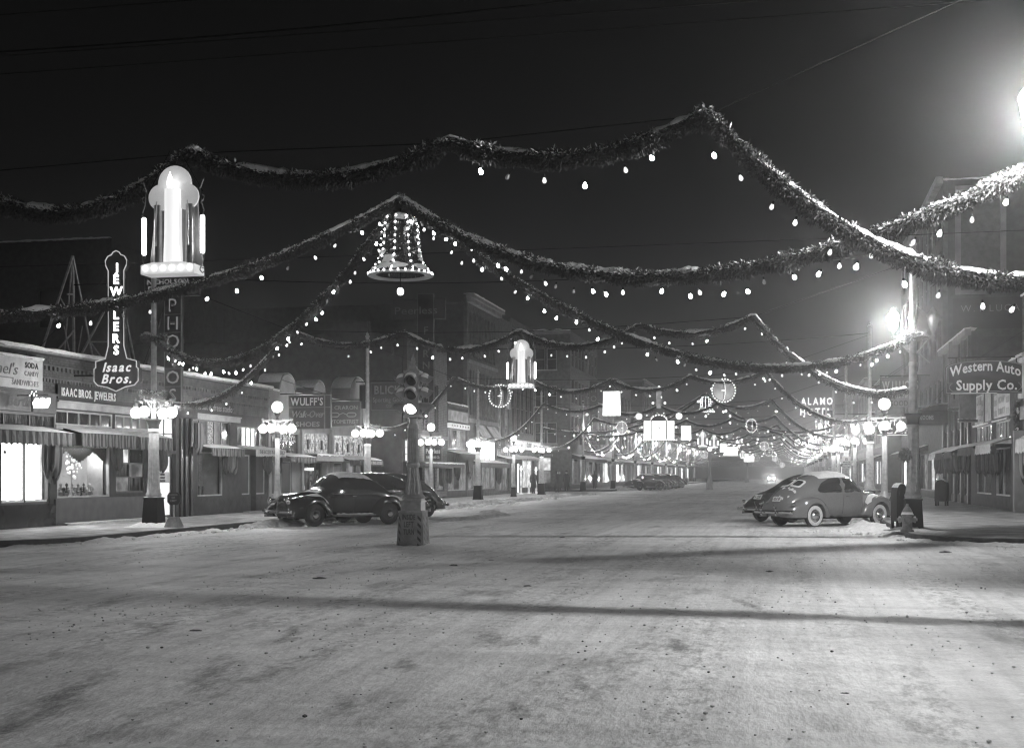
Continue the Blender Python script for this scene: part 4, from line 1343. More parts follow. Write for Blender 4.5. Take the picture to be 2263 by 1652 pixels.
def lantern(loc, label, scale=1.0):
    t = thing('lit_lantern', label, 'street decoration', loc, 0, 'hanging lanterns of three lit candles')
    # z 0 = bottom of tray
    def disc(cx, cz, r, y0, y1, a0=0, a1=360, n=28):
        b = B(); b.prism([(cx+r*cos(radians(a0+(a1-a0)*i/n)), cz+r*sin(radians(a0+(a1-a0)*i/n))) for i in range(n+1)], pm, y0, y1)
        return b
    disc(0, 1.125, .215, .03, .07).obj('flame_disc', lamp_shell, t, 40, world=False)
    for s in (-1, 1): disc(s*.168, .955, .158, .0, .04).obj('flame_disc', lamp_shell, t, 40, world=False)
    b = B(); b.prism([(-.34, .05), (.34, .05), (.34, .22), (.30, .55), (.28, .95), (.2, 1.0), (-.2, 1.0), (-.28, .95), (-.30, .55), (-.34, .22)], pm, .075, .11); b.obj('back_panel', lamp_back, t, world=False)
    for x, r, h in ((0, .105, 1.04), (-.21, .055, .86), (.21, .055, .86)):
        b = B(); b.lathe([(r*1.12, .06), (r*1.1, .2), (r, .5), (r*.98, h)], 20, (x, 0.0 if x == 0 else .03, 0)); b.obj('candle', lamp_panel if x == 0 else lantern_metal, t, 50, world=False)
    q = B(); q.lathe([(.002, 1.24), (.025, 1.17), (.04, 1.1), (.025, 1.04)], 10, (0, -.08, 0)); q.obj('flame', lantern_flame, t, 60, world=False)
    b = B(); b.box(-.35, .35, -.14, .12, 0, .015); b.prism([(-.35, 0), (.35, 0), (.35, .11), (.2, .14), (-.2, .14), (-.35, .11)], pm, -.15, -.135); b.box(-.35, -.34, -.135, .12, 0, .11); b.box(.34, .35, -.135, .12, 0, .11); b.obj('base_tray', lamp_shell, t, world=False)
    for i in range(6):
        q = B(); q.sphere((-.29+.116*i, -.165, .07), .024, 10, 8); q.obj('bulb', tray_bulb, t, 60, world=False)
    for s in (-1, 1):
        q = B(); q.lathe([(.02, .26), (.028, .275), (.028, .70), (.02, .715)], 12, (s*.385, 0, 0)); q.obj('neon_tube', tube_lit, t, 50, world=False)
        q = B()
        q.tube([(s*.35, 0, .06), (s*.40, 0, .18), (s*.405, 0, .24), (s*.375, 0, .255), (s*.36, 0, .235), (s*.375, 0, .215)], .008, 5)
        q.tube([(s*.35, 0, .06), (s*.385, 0, .02), (s*.41, 0, .04), (s*.405, 0, .075), (s*.375, 0, .085)], .008, 5)
        q.obj('scroll_bracket', grey_metal, t, 50, world=False); q = B()
        q.tube([(s*.385, 0, .715), (s*.405, 0, .77), (s*.37, 0, .88), (s*.355, 0, 1.04), (s*.40, 0, 1.15)], .008, 5)
        q.tube([(s*.37, 0, .88), (s*.40, 0, .91), (s*.41, 0, .95), (s*.385, 0, .965)], .008, 5)
        q.obj('scroll_bracket', grey_metal, t, 50, world=False)
        q = B(); q.tube([(s*.36, .06, 1.02), (s*.05, .04, 1.55)], .005, 4); q.obj('hanger', wire_mat, t, world=False)
        q = B(); q.tube([(s*.2, -.03, .9), (s*.215, -.035, .62), (s*.21, -.035, .36)], [.008, .011, .014], 5); q.obj('icicle', snow, t, 50, world=False)
    if scale != 1: t.scale = (scale,)*3
    return t
lamp_shell = lit_paint('lantern_shell', .7, .2)  # glow added to shells that bulbs light from outside
lantern_metal = mat('lantern_metal', .3, .3, metal=.7, nscale=8)
lantern_flame = em('lantern_flame', 4)
tray_bulb = em('tray_bulb', 8)
lamp_side = em('lantern_side', .22, False, .4, 3)
lamp_back = mat('lantern_back', .25, .5, nscale=6)
ln = lantern((-7.30, 14.34, 4.06), 'large lit lantern of candles over the jewellery shop, closest to us')
dup(ln, (-7.15, 34.4, 4.0), 0, 'lit lantern of candles hung mid street above the parked cars')
dup(ln, (-7.2, 111.5, 4.0), 0, 'small distant candle lantern, first of a close pair')
dup(ln, (-7.2, 129, 4.25), 0, 'small distant candle lantern, second of a close pair')
dup(ln, (-7.1, 209, 4.2), 0, 'tiny far candle lantern beyond the second castle')

def square_lantern(loc, label):
    t = thing('square_lantern', label, 'street decoration', loc, 0, 'plain square lit lanterns')
    b = B(); b.lathe([(.0, .12), (.36, .12), (.36, .14), (.34, 1.1), (.34, 1.12), (.0, 1.12)], 4, cap=False)
    b.v = [((p[0]-p[1])*.98, (p[0]+p[1])*.98*.4, p[2]) for p in b.v]
    b.obj('shade', win_bright, t, world=False)
    b = B()
    for i in range(13): b.box(-.33+.055*i-.016, -.33+.055*i+.016, -.16, -.14, .0, .125)
    b.obj('fringe', grey_metal, t, world=False)
    b = B()
    for s in (-1, 1): b.tube([(s*.3, 0, 1.12), (0, 0, 1.5)], .008, 4)
    b.obj('hanger', wire_mat, t, world=False)
    return t
sq = square_lantern((-7.15, 52.8, 3.95), 'plain square glowing lantern above the distant street, the largest of its kind')
dup(sq, (-7.2, 93.2, 4.0), 0, 'smaller square glowing lantern just right of the lit castle panel')
dup(sq, (-7.2, 147.5, 4.0), 0, 'far square glowing lantern beside the second castle')
dup(sq, (-7.2, 229, 4.0), 0, 'tiny square glowing lantern far down the street')

def ring(loc, label, solid, rz=0.0):
    t = thing('bulb_ring', label, 'street decoration', loc, rz, 'rings of bulbs hung from the garlands')
    b = B()
    if solid: b.lathe([(.0, -.02), (.40, -.02), (.42, 0), (.40, .02), (.0, .02)], 40, cap=False); b.v = [(p[0], p[2], p[1]) for p in b.v]; b.obj('disc', ring_lit, t, 40, world=False)
    b = B(); b.tube([(.43*cos(2*pi*i/40), 0, .43*sin(2*pi*i/40)) for i in range(40)], .018, 6, closed=True); b.tube([(0, -.02, -.43), (-.02, -.03, 0), (0, -.02, .43)], .012, 5)
    b.obj('hoop', grey_metal, t, 50, world=False)
    for i in range(26):
        a = 2*pi*i/26; q = B(); q.sphere((.47*cos(a), -.02, .47*sin(a)), .031, 7, 5); q.obj('bulb', ring_bulb, t, 60, world=False)
    for i in range(11):
        z = -.40+.08*i; q = B(); q.sphere((.07*(1-(z/.4)**2), -.05, z), .02, 7, 5); q.obj('bulb', ring_bulb, t, 60, world=False)
    q = B(); q.tube([(-.09, -.06, 0), (.09, -.06, 0)], .014, 6); q.sphere((0, -.08, 0), .03, 8, 6); q.obj('centre_lamp', ring_bulb, t, 60, world=False)
    q = B(); q.tube([(0, 0, .43), (0, 0, .75)], .006, 4); q.obj('hanger', wire_mat, t, world=False)
    return t
ring_lit = em('ring_disc', .30, False, .5, 1.2)
ring_bulb = em('ring_bulb', 1.7, False)
r1 = ring((-11.9, 52.8, 4.95), 'open ring of bulbs with a lit upright bar, beside the hanging candle lantern', False)
r2 = ring((-2.56, 52.8, 5.05), 'glowing disc ringed with bulbs, hung near the lit hotel letters', True)
dup(r2, (-11.8, 92.6, 5.0), radians(42), 'narrow glowing disc ringed with bulbs near the plain square lantern')
dup(r1, (-2.55, 92.9, 5.1), radians(38), 'open bulb ring turned edgewise below the large glowing disc')
for i, (px, y, py, src, rz, nm) in enumerate(((1509, 149, 987, r1, 0, 'far open bulb ring before the candle lanterns'), (1688, 141, 985, r2, 0, 'far glowing bulb disc under the garland legs'), (1698, 150, 998, r1, .5, 'far open bulb ring just below a glowing disc'), (1556, 170, 1004, r2, .3, 'far bulb disc tucked under the pair of candle lanterns'), (1653, 168, 1010, r1, .4, 'far open ring left of a small lantern'), (1712, 215, 1013, r2, .4, 'tiny bulb disc, upper of two overlapping far rings'), (1719, 221, 1019, r1, .4, 'tiny bulb ring, lower of two overlapping far rings'), (1672, 225, 1012, r1, .2, 'tiny open ring near the far castle'), (1728, 240, 1027, r2, 0, 'tiny glowing ring lowest of the far string'))):
    x, t_ = on_y(px, y); dup(src, (x, y, zat(py, t_)), rz, nm)

def castle(loc, label):
    t = thing('lit_castle', label, 'street decoration', loc, 0, 'castle shaped lit panels over the street')
    for x0, x1, nm in ((-.40, .40, 'centre_panel'), (-.86, -.46, 'side_panel'), (.46, .86, 'side_panel')):
        b = B(); b.box(x0, x1, -.06 if nm[0] == 'c' else 0, .1, .12, 1.18); b.obj(nm, win_bright, t, world=False)
    b = B()
    for x in (-.43, .43): b.box(x-.03, x+.03, -.1, .12, .05, 1.26)
    b.box(-.9, .9, -.05, .12, 1.18, 1.22); b.prism([(-.42, 1.22)]+[(.42*cos(pi-pi*i/12), 1.22+.26*sin(pi*i/12)) for i in range(13)]+[(.42, 1.22)], pm, -.04, .08)
    b.obj('frame', steel_dark, t, world=False)
    b = B(); b.box(-1.06, 1.06, -.12, .12, .0, .05); b.obj('tray', steel_dark, t, world=False)
    for i in range(9):
        a = pi*i/8; q = B(); q.sphere((.44*cos(a), -.06, 1.24+.28*sin(a)), .045, 8, 6); q.obj('bulb', ring_bulb, t, 60, world=False)
    for i in range(15):
        q = B(); q.sphere((-1.0+2.0*i/14, -.1, .08), .045, 8, 6); q.obj('bulb', ring_bulb, t, 60, world=False)
    for s in (-1, 1):
        q = B(); q.sphere((s*1.14, 0, 1.45), .19, 14, 10); q.obj('globe', panel_lit, t, 60, world=False)
        q = B(); q.sphere((s*.98, 0, .82), .06, 8, 6); q.obj('bulb', ring_bulb, t, 60, world=False)
        q = B(); q.tube([(s*.9, .05, 1.2), (s*1.14, .02, 1.28)], .02, 5); q.obj('globe_arm', steel_dark, t, world=False)
        q = B(); q.sphere((s*.34, 0, 2.2), .07, 8, 6); q.obj('bulb', ring_bulb, t, 60, world=False)
    b = B(); b.lathe([(.14, 1.9), (.15, 2.1), (.15, 2.85), (.08, 2.9), (.1, 2.98), (.02, 3.06)], 14); b.obj('candle', lamp_side, t, 50, world=False)
    q = B(); q.sphere((0, 0, 3.06), .09, 10, 8, 1.4); q.obj('flame', ring_bulb, t, 60, world=False)
    b = B()
    for k in range(26):
        a = rnd.uniform(-1, 1); z = .3+.75*rnd.random(); x = .28*sin(z*4)*a+.1*a
        b.box(x-.035, x+.035, -.075, -.066, z-.012, z+.012)
    b.obj('leaf_motif', sign_grey, t, world=False, kind='stuff')
    return t
cs = castle((-7.2, 73.2, 3.5), 'lit castle panel with bulb arch and two globes over mid street')
dup(cs, (-7.1, 164, 3.9), 0, 'second lit castle panel, small, far down the street')
dup(cs, (-6.9, 236, 3.8), 0, 'third lit castle panel, tiny, at the far end')

def bell(loc, label, near=True):
    t = thing('lit_bell', label, 'street decoration', loc, 0, 'big bells of evergreen and bulbs')
    prof = [(.03, 1.32), (.16, 1.30), (.27, 1.2), (.325, 1.05), (.34, .8), (.38, .5), (.44, .3), (.54, .15), (.635, .06)]
    b = B(); b.lathe(prof, 24, cap=False); b.obj('shell', needle, t, 50, world=False)
    rr = curve([(z, r) for r, z in reversed(prof)])
    b = B()
    for i in range(3600 if near else 500):
        z = rnd.uniform(.06, 1.3); a = rnd.uniform(0, 2*pi); r = rr(z)
        root = Vector((r*cos(a), r*sin(a), z)); d = Vector((cos(a)*.7+rnd.uniform(-.5, .5), sin(a)*.7+rnd.uniform(-.5, .5), -rnd.uniform(.1, .9))).normalized()
        sd = d.cross(Vector((rnd.uniform(-1, 1), rnd.uniform(-1, 1), rnd.uniform(-1, 1)))).normalized(); l = rnd.uniform(.05, .1)
        b.add([root, root+d*l*.5+sd*.014, root+d*l, root+d*l*.5-sd*.014], [(0, 1, 2, 3)], 1 if rnd.random() < .12 else 0)
    b.obj('foliage', [needle, snow], t, world=False, kind='stuff')
    def blob(a0, z0, wa, hz_, m=snow):
        q = B(); ph = rnd.uniform(0, 9)
        def fn(u, v):
            a = 2*pi*u; k = v*(1+.45*mnoise.noise(Vector((cos(a)*1.8, sin(a)*1.8, ph))))
            aa = a0+wa*k*cos(a); z = min(1.31, max(.05, z0+hz_*k*sin(a)))
            r = rr(z)+.035+.03*(1-v)
            return (r*cos(aa), r*sin(aa), z+.02*(1-v))
        q.grid(fn, 20, 5); q.obj('snow', m, t, 70, world=False)
    for k in range(14): blob(rnd.uniform(0, 2*pi), rnd.uniform(.3, .55), rnd.uniform(.15, .4), rnd.uniform(.05, .1))
    for k in range(10): blob(2*pi*k/10+rnd.uniform(-.2, .2), .16, .35, .07)
    for k in range(5): blob(2*pi*k/5, 1.2, .5, .08)
    for k in range(16): blob(rnd.uniform(0, 2*pi), rnd.uniform(.6, 1.1), rnd.uniform(.05, .15), rnd.uniform(.03, .06))
    for k in range(9):
        a = 2*pi*k/9-.16
        q = B(); q.tube([(( rr(z)+.03)*cos(a), (rr(z)+.03)*sin(a), z) for z in (.1, .3, .5, .8, 1.05, 1.2, 1.28)], .01, 5); q.obj('rib', grey_metal, t, 50, world=False)
        for j in range(9):
            z = .12+.135*j; r = rr(z)+.05
            q = B(); q.sphere((r*cos(a), r*sin(a), z), .018, 8, 6, 1.2); q.obj('bulb', bulb_bell, t, 60, world=False)
    for k in range(28):
        a = 2*pi*k/28; q = B(); q.sphere((.66*cos(a), .66*sin(a), .06), .018, 8, 6); q.obj('bulb', bulb_bell, t, 60, world=False)
    b = B(); b.lathe([(.5, .03), (.635, .0), (.68, .02), (.645, .05), (.5, .04)], 36, cap=False); b.obj('rim', sign_pale, t, 50, world=False)
    q = B(); q.tube([(0, 0, .9), (0, 0, -.22)], .008, 4); q.tube([(0, 0, 1.3), (0, 0, 1.6)], .012, 5); q.obj('hanger', wire_mat, t, world=False)
    q = B(); q.sphere((0, 0, -.3), .07, 12, 8, 1.1); q.obj('clapper', tube_lit, t, 60, world=False)
    q = B(); q.sphere((.06, -.1, 1.52), .06, 10, 8, 1.4); q.sphere((.1, -.1, 1.45), .05, 10, 8); q.obj('snow', snow, t, 60, world=False)
    return t
bulb_bell = em('bell_bulb', 12)
bb = bell((-7.0, 22.7, 5.29), 'large bell of evergreen and bulbs hung over the crossing')
bb.scale = (.9, .9, .9)
b2 = bell((-6.4, 103, 6.55), 'smaller second bell of bulbs beside the large glowing disc', False)
dup(b2, (-6.9, 188, 5.8), 0, 'third bell of bulbs, tiny, far down the street')
# overhead wires
for i, (p, q, sag) in enumerate((((-60, 18, 9.6), (40, 20, 9.9), .5), ((-60, 18.5, 9.1), (40, 20.5, 9.4), .5), ((-60, 24, 10.4), (40, 25, 10.8), .4), ((-17.6, 33.4, 7.3), (3.2, 35, 7.5), .5), ((-17.6, 14.5, 7.3), (3, 14.6, 7.4), .35), ((-17.6, 52.3, 7.2), (3.2, 53.2, 7.3), .4), ((-60, 40, 9.4), (40, 44, 9.9), .5))):
    b = B(); b.tube(sagpts(p, q, sag, 24), .011, 4)
    tag(b.obj('overhead_wire', wire_mat), ('topmost', 'second', 'highest far', 'jeweller side to hydrant pole', 'closest pole to pole', 'arched store', 'lowest far')[i]+' thin dark wire strung across the night sky over the street', 'wire', 'wires strung over the street')

# ================================================================== BUILDINGS, JEWELLER SIDE
def bulk(parent, F, s0, s1, z0, z1, m, d0=0.0, d1=.06, name='bulkhead'):
    b = B(); b.fbox(F, s0, s1, z0, z1, d0, d1); return b.obj(name, m, parent)
def fascia(parent, F, s0, s1, z0, z1, m, d1=.08, name='fascia_board'):
    b = B(); b.fbox(F, s0, s1, z0, z1, .002, d1); b.fbox(F, s0, s1, z1, z1+.05, .002, d1+.06)
    return b.obj(name, m, parent)
def showcase(parent, F, s0, s1, z0, z1, back, depth_=.9, nm=''):
    """lit display space behind a shop window"""
    b = B()
    b.fbox(F, s0, s1, z0, z1, -depth_-.05, -depth_); b.obj('display_back', back, parent)
    b = B(); b.fbox(F, s0, s1, z0-.05, z0+.02, -depth_, -.2); b.fbox(F, s0, s1, z1, z1+.05, -depth_, -.2); b.fbox(F, s0-.05, s0, z0, z1, -depth_, -.2); b.fbox(F, s1, s1+.05, z0, z1, -depth_, -.2)
    b.obj('display_box', white_trim, parent)
def door(parent, F, s0, s1, z0, z1, fm, pm, d=-.3, nz=1):
    w = window(parent, F, s0, s1, z0, z1, 1, nz, fm, pm, d, .1, 'door')
    q = B(); P = F.pt; q.tube([P(s1-.13, z0+.85, d+.05), P(s1-.13, z0+.87, d+.1), P(s1-.13, z0+1.15, d+.1), P(s1-.13, z0+1.17, d+.05)], .012, 6); q.obj('handle', chrome, w, 60)
    return w

# ---- long brick row (confectioner, jeweller, photographer, dress studio, barber)
v0, v1 = 24.0, L(593); ZP = 5.08
row = thing('brick_shop_row', 'long low brick row of shops with jeweller, photographer and barber, snow on its parapet', 'building', (XL, 37, 0))
c1a, c1b = L(8), L(108)
i1a, i1b = L(126), L(243); i2a, i2b = L(256), L(322); da, db = L(349), L(389); ha, hb = L(428), L(507); ba, bb = L(524), L(591)
holes = [(c1a-.1, c1b+.05, .82, 2.55), (c1a-2.6, c1a-.3, .82, 2.55), (i1a, i1b, .95, 2.5), (i2a, i2b, 1.05, 2.5), (da, db, .15, 2.35), (da, db, 2.45, 3.6),
         (L(436), L(492), .85, 2.45), (L(534), L(553), .85, 2.4), (L(566), L(586), .85, 2.4), (L(554), L(565), .15, 2.4),
         (i1a-.1, i1b+.15, 3.08, 3.52), (i2a-.05, i2b+.2, 3.08, 3.52), (ha-.1, hb+.05, 2.72, 3.62), (ba, bb-.2, 2.72, 3.5)]
wall(FL, v0, v1, 0, ZP, holes).obj('wall', mortar, row)
block(row, -36, XL-1.2, v0, v1, ZP-.3, brick_dark)
b = B(); b.box(XL-1.2, XL-.25, v0, v0+.3, 0, ZP-.4); b.box(XL-1.2, XL-.25, v1-.3, v1, 0, ZP-.4); b.box(XL-1.2, XL-.25, v0+.3, v1-.3, ZP-.75, ZP-.35); b.obj('roof_edge', brick_dark, row)
wl = [o for o in row.children if o.name.startswith('wall')][0]
bricks(wl, FL, v0+5.6, v1-.02, 3.95, ZP-.04, brick_mat, 300, near=(40.5, 4.6), holes=[(L(122)-.05, L(252), 3.78, 4.28), (v0, L(83), 3.9, 4.9), (L(425), L(512), 3.75, 4.32)])
bricks(wl, FL, L(405), v1-.3, .2, .82, brick_dark, 0, holes=[(L(553), L(566), 0, 3)])
dentils(row, FL, L(86), v1-.1, 4.62, brick_mat); dentils(row, FL, L(86), v1-.1, 4.28, brick_mat, .16, .09, .08, .06)
b = B(); b.fbox(FL, v0, v1, ZP, ZP+.09, -.3, .08); b.obj('coping', mortar, row)
b = B(); b.tube([FL.pt(v0+(v1-v0)*i/30, ZP+.03, .16) for i in range(31)], .055, 8); b.obj('gutter', grey_metal, row, 60)
snowcap(row, FL, v0, v1, ZP+.09, -.3, .2, .12, 3)
q = B(); q.grid(lambda u, v: (-36+15.2*u*1.0, v0+(v1-v0)*v, ZP-.28+.1*mnoise.noise(Vector((u*6, v*9, 2)))+.1), 12, 20); q.obj('snow', snow, row, 70)
# confectioner
fascia(row, FL, v0, L(119), 3.38, 3.9, dark_wood)
text("Barthel's", FL, L(48), 3.52, .082, .26, dim_letter_glow, row, shear=.35, bold=1)
window(row, FL, c1a-2.6, L(116), 2.92, 3.36, 4, 1, mid_wood, glass_dark, .05, .07)
showcase(row, FL, c1a-.1, c1b+.05, .82, 2.55, shop_glare, .35)
window(row, FL, c1a-.1, c1b+.05, .82, 2.55, 2, 1, dark_wood, glass_clear, -.08, .05)
window(row, FL, c1a-2.6, c1a-.3, .82, 2.55, 1, 1, dark_wood, glass_dark, -.1, .05)
q = B()
def frost(u, v): s = c1a-.05+(c1b-c1a+.05)*u; return FL.pt(s, .87+v*(.05+.06*abs(mnoise.noise(Vector((s*2.5, 1, 3))))), -.07)
q.grid(frost, 40, 3); q.obj('snow', snow, row)
for s in (c1a+.12, c1b-.2):
    q = B(); q.lathe([(.02, 0), (.05, .03), (.03, .08), (.012, .1), (.012, .28), (.02, .3), (.0, .36)], 10, FL.pt(s, 2.2, -.05)); q.obj('candle_ornament', white_trim, row, 50)
bulk(row, FL, v0, L(119), .15, .8, black_tile)
awning(row, FL, c1a-2.8, L(109), 2.95, 2.80, .8, canvas_b, 'striped canvas awning with thick snow over the brightly lit shop window', .38)
drape(row, FL, L(113)-.8, 1.35, 2.85, .62, .8, canvas_b, .3, 1); drape(row, FL, L(121)-.75, 1.5, 2.85, .5, .6, canvas_dark, .2, 2)
t, F = projsign('shop_sign', 'pale billboard lettered SODA CANDY SANDWICHES on the brick parapet', 0, .01, 0, 1, 30, sign_pale)
bpy.data.objects.remove(t.children[0]); t.location = (XL+.1, 30.5, 4)
q = B(); q.fbox(FL, 27.2, L(82), 3.98, 4.86, .1, .17); q.obj('board', sign_pale, t)
q = B(); 
for a in ((27.2, L(82), 4.84, 4.88), (27.2, L(82), 3.95, 3.99)): q.fbox(FL, a[0], a[1], a[2], a[3], .09, .2)
q.obj('border', steel_dark, t)
text("Barthel's", FL, 30.25, 4.35, .172, .30, sign_grey, t, shear=.3, width=2.0)
q = B(); q.fbox(FL, 29.4, 31.1, 4.24, 4.27, .172, .18); q.obj('underline', sign_grey, t)
text("SODA", FL, 31.95, 4.58, .172, .15, paint_dark, t, bold=1); text("CANDY", FL, 31.95, 4.36, .172, .13, paint_grey, t); text("SANDWICHES", FL, 31.65, 4.08, .172, .15, paint_grey, t, width=1.25)
snowcap(t, FL, 27.2, L(82), 4.88, .09, .2, .05, 5)
t = thing('neon_cup_sign', 'small glaring white neon sign bracketed out over the striped awning', 'sign', (XL+.6, 31.4, 3.5))
x0, z0 = XL+.62, 3.45
q = B(); q.prism([(x0, z0), (x0+.36, z0), (x0+.44, z0+.14), (x0+.43, z0+.27), (x0+.33, z0+.22), (x0+.24, z0+.28), (x0+.14, z0+.23), (x0+.05, z0+.28), (x0-.04, z0+.14)], lambda a, c, h: (a, h, c), 31.36, 31.46); q.obj('cup', neon_white, t)
q = B(); q.box(x0-.1, x0-.06, 31.39, 31.43, z0-.1, z0+.5); q.tube([(XL, 31.41, z0+.35), (x0+.4, 31.41, z0+.35)], .015, 5); q.obj('bracket', black_iron, t)
for k in range(7):
    q = B(); q.sphere((x0-.12+.035*k+.02*(k % 2), 31.35, z0+.34+.05*(k % 3)), .016, 6, 5); q.obj('bulb', neon_white, t, 60)
# jeweller
q = B(); q.fbox(FL, L(121), L(252), 3.84, 4.24, .03, .1); q.obj('signboard', sign_black, row)
text('ISAAC BROS. JEWELERS', FL, (L(128)+L(249))/2, 3.93, .102, .23, paint_white, row, width=L(248)-L(128), bold=1)
fascia(row, FL, L(121), L(326), 3.56, 3.74, white_trim)
window(row, FL, i1a-.1, i1b+.15, 3.08, 3.52, 5, 1, white_trim, glass_dark, -.05, .055)
window(row, FL, i2a-.05, i2b+.2, 3.08, 3.52, 4, 1, white_trim, glass_grey, -.05, .055)
q = B(); q.fbox(FL, L(121), L(326), 2.95, 3.07, .002, .05); q.obj('rail', white_trim, row)
bulk(row, FL, L(119), L(330), .15, .93, mid_wood)
showcase(row, FL, i1a, i1b, .95, 2.5, win_show, .8)
bulb_light(row, -.35, i1b-.5-37, 2.3, 60, .08); bulb_light(row, -.35, i1a+.5-37, 2.3, 40, .08)
wj = window(row, FL, i1a, i1b, .95, 2.5, 1, 1, white_trim, glass_clear, -.06, .05)
q = B()                                                            # stepped valance inside
n = 0; s = i1a+.02; P = FL.pt
steps = []
while s < i1b-.02:
    u = (s-i1a)/(i1b-i1a); ph = (u*2) % 1; dz = .14+.32*abs(ph-.5)*2
    dz = round(dz/.05)*.05; q.fbox(FL, s, min(i1b-.02, s+.05), 2.46-dz, 2.48, -.2, -.17); s += .05
q.obj('stepped_valance', canvas_dark, row)
q = B(); sc = (i1a+i1b)/2+.1
q.tube([P(sc, 1.0, -.5), P(sc, 1.55, -.5), P(sc-.05, 2.2, -.5)], [.02, .015, .01], 6)
for k in range(16): q.tube([P(sc-.02, 1.5+.04*k, -.5), P(sc+rnd.uniform(-.36, .36), 1.55+.045*k, -.5+rnd.uniform(-.15, .15))], .006, 4)
q.obj('branch_tree', white_trim, row)
for k in range(34):
    a = rnd.uniform(0, 2*pi); r = sqrt(rnd.random())
    q = B(); q.sphere(P(sc+.36*r*cos(a), 1.88+.36*r*sin(a), -.45+rnd.uniform(-.1, .12)), rnd.uniform(.028, .045), 8, 6, 1.25); q.obj('bauble', bauble, row, 60)
for k in range(16):
    s = i1a+.2+(i1b-i1a-.4)*(k+.5)/16; q = B(); q.lathe([(.04, .0), (.06, .02), (.02, .06), (.015, .12+.1*rnd.random()), (.05, .2+.08*rnd.random()), (.0, .3)], 8, P(s, .97+.12*(k % 2), -.35-.2*(k % 2))); q.obj('trinket', (white_trim, sign_black, grey_metal)[k % 3], row, 50)
q = B(); q.fbox(FL, i1a+.02, i1b-.02, .97, 1.25, -.79, -.6); q.obj('display_step', sign_grey, row)
window(row, FL, i2a, i2b, 1.05, 2.5, 2, 3, dark_wood, None, -.1, .06, pms=[win_low, glass_dark, win_mid, glass_dark, win_low, glass_dark])
awning(row, FL, L(136), L(262), 3.0, 2.84, .65, canvas_a, 'striped snowy awning above the jeweller tree display', .42); awning(row, FL, L(266), L(343), 2.97, 2.82, .65, canvas_a, 'shorter striped awning beside the jeweller window', .42)
drape(row, FL, L(258)-.55, 1.7, 2.65, .5, .45, canvas_dark, .2, 3); drape(row, FL, L(346)-.4, 1.6, 2.72, .55, .5, canvas_dark, .25, 4); pass
q = B(); q.fbox(FL, L(124), L(345), .15, .21, .05, .35); q.obj('step', white_trim, row); snowcap(row, FL, L(124), L(345), .21, .05, .36, .03, 8)
# photographer's doorway
door(row, FL, da, db, .15, 2.35, dark_wood, door_light, -.2)
window(row, FL, da, db, 2.45, 3.6, 2, 2, dark_wood, door_light, -.15, .05)
q = B(); q.fbox(FL, da+.1, db-.12, 1.35, 1.72, -.183, -.178); q.obj('notice', sign_pale, row)
for k in range(3): text(('OPEN', 'TODAY', 'PHOTOS')[k] if k != 0 else 'HOURS', FL, (da+db)/2, 1.61-.11*k, -.177, .06, paint_dark, row, bold=1)
for px in (397, 407, 419): q = B(); s = L(px); q.fbox(FL, s-.07, s+.07, .15, 3.6, .002, .09); q.obj('pilaster', black_tile, row)
q = B(); q.fbox(FL, L(345), L(425), 3.62, 3.95, .002, .2); q.obj('hood', canvas_dark, row)
drape(row, FL, L(420), 2.3, 3.45, .55, .4, canvas_a, .2, 6)
# dress studio
q = B(); q.fbox(FL, L(425), L(512), 3.85, 4.28, .01, .035); q.obj('sign_band', mortar, row)
text('the hat & dress studio', FL, (L(428)+L(511))/2, 3.98, .037, .24, paint_grey, row, width=L(510)-L(428), shear=.1)
fascia(row, FL, L(425), L(527), 3.62, 3.78, white_trim)
window(row, FL, ha-.1, hb+.05, 2.72, 3.62, 5, 1, dark_wood, None, -.08, .05, bar=.1, pms=[win_low, win_low, win_glitter, win_low, glass_dark])
awning(row, FL, L(433), L(508), 2.68, 2.58, .6, canvas_a, 'narrow striped awning under the glittering studio transom', .3)
showcase(row, FL, L(436), L(492), .85, 2.45, win_dusk, .8)
window(row, FL, L(436), L(492), .85, 2.45, 1, 1, white_trim, glass_clear, -.06, .05)
for k in range(5): q = B(); q.lathe([(.07, 0), (.06, .12), (.03, .25), (.06, .3), (.0, .38)], 10, FL.pt(L(440+9*k), .88, -.5)); q.obj('hat_stand', dark_wood, row, 50)
drape(row, FL, L(483), 1.6, 2.5, .55, .5, canvas_dark, .2, 7); drape(row, FL, L(497), 1.6, 2.5, .45, .5, canvas_a, .2, 8)
# barber
text('THE ECCLES BARBER SHOP', FL, (L(526)+L(589))/2, 2.44, .835, .14, paint_dark, awning(row, FL, L(522), L(591), 2.68, 2.6, .8, canvas_pale, 'pale canvas awning lettered for the barber', .28), width=L(586)-L(528), bold=1)
window(row, FL, ba, bb-.2, 2.72, 3.5, 6, 1, dark_wood, None, -.08, .05, bar=.09, pms=[win_low, win_bright, win_bright, win_bright, glass_dark, glass_dark])
window(row, FL, L(534), L(553), .85, 2.4, 1, 1, white_trim, glass_grey, -.08, .05); window(row, FL, L(566), L(586), .85, 2.4, 1, 1, white_trim, glass_grey, -.08, .05)
door(row, FL, L(554), L(565), .15, 2.4, dark_wood, glass_dark, -.4)
drape(row, FL, L(573), 1.6, 2.45, .6, .5, canvas_dark, .2, 9)
q = B(); q.fbox(FL, L(534), L(586), .15, .2, .05, .3); q.obj('step', white_trim, row)

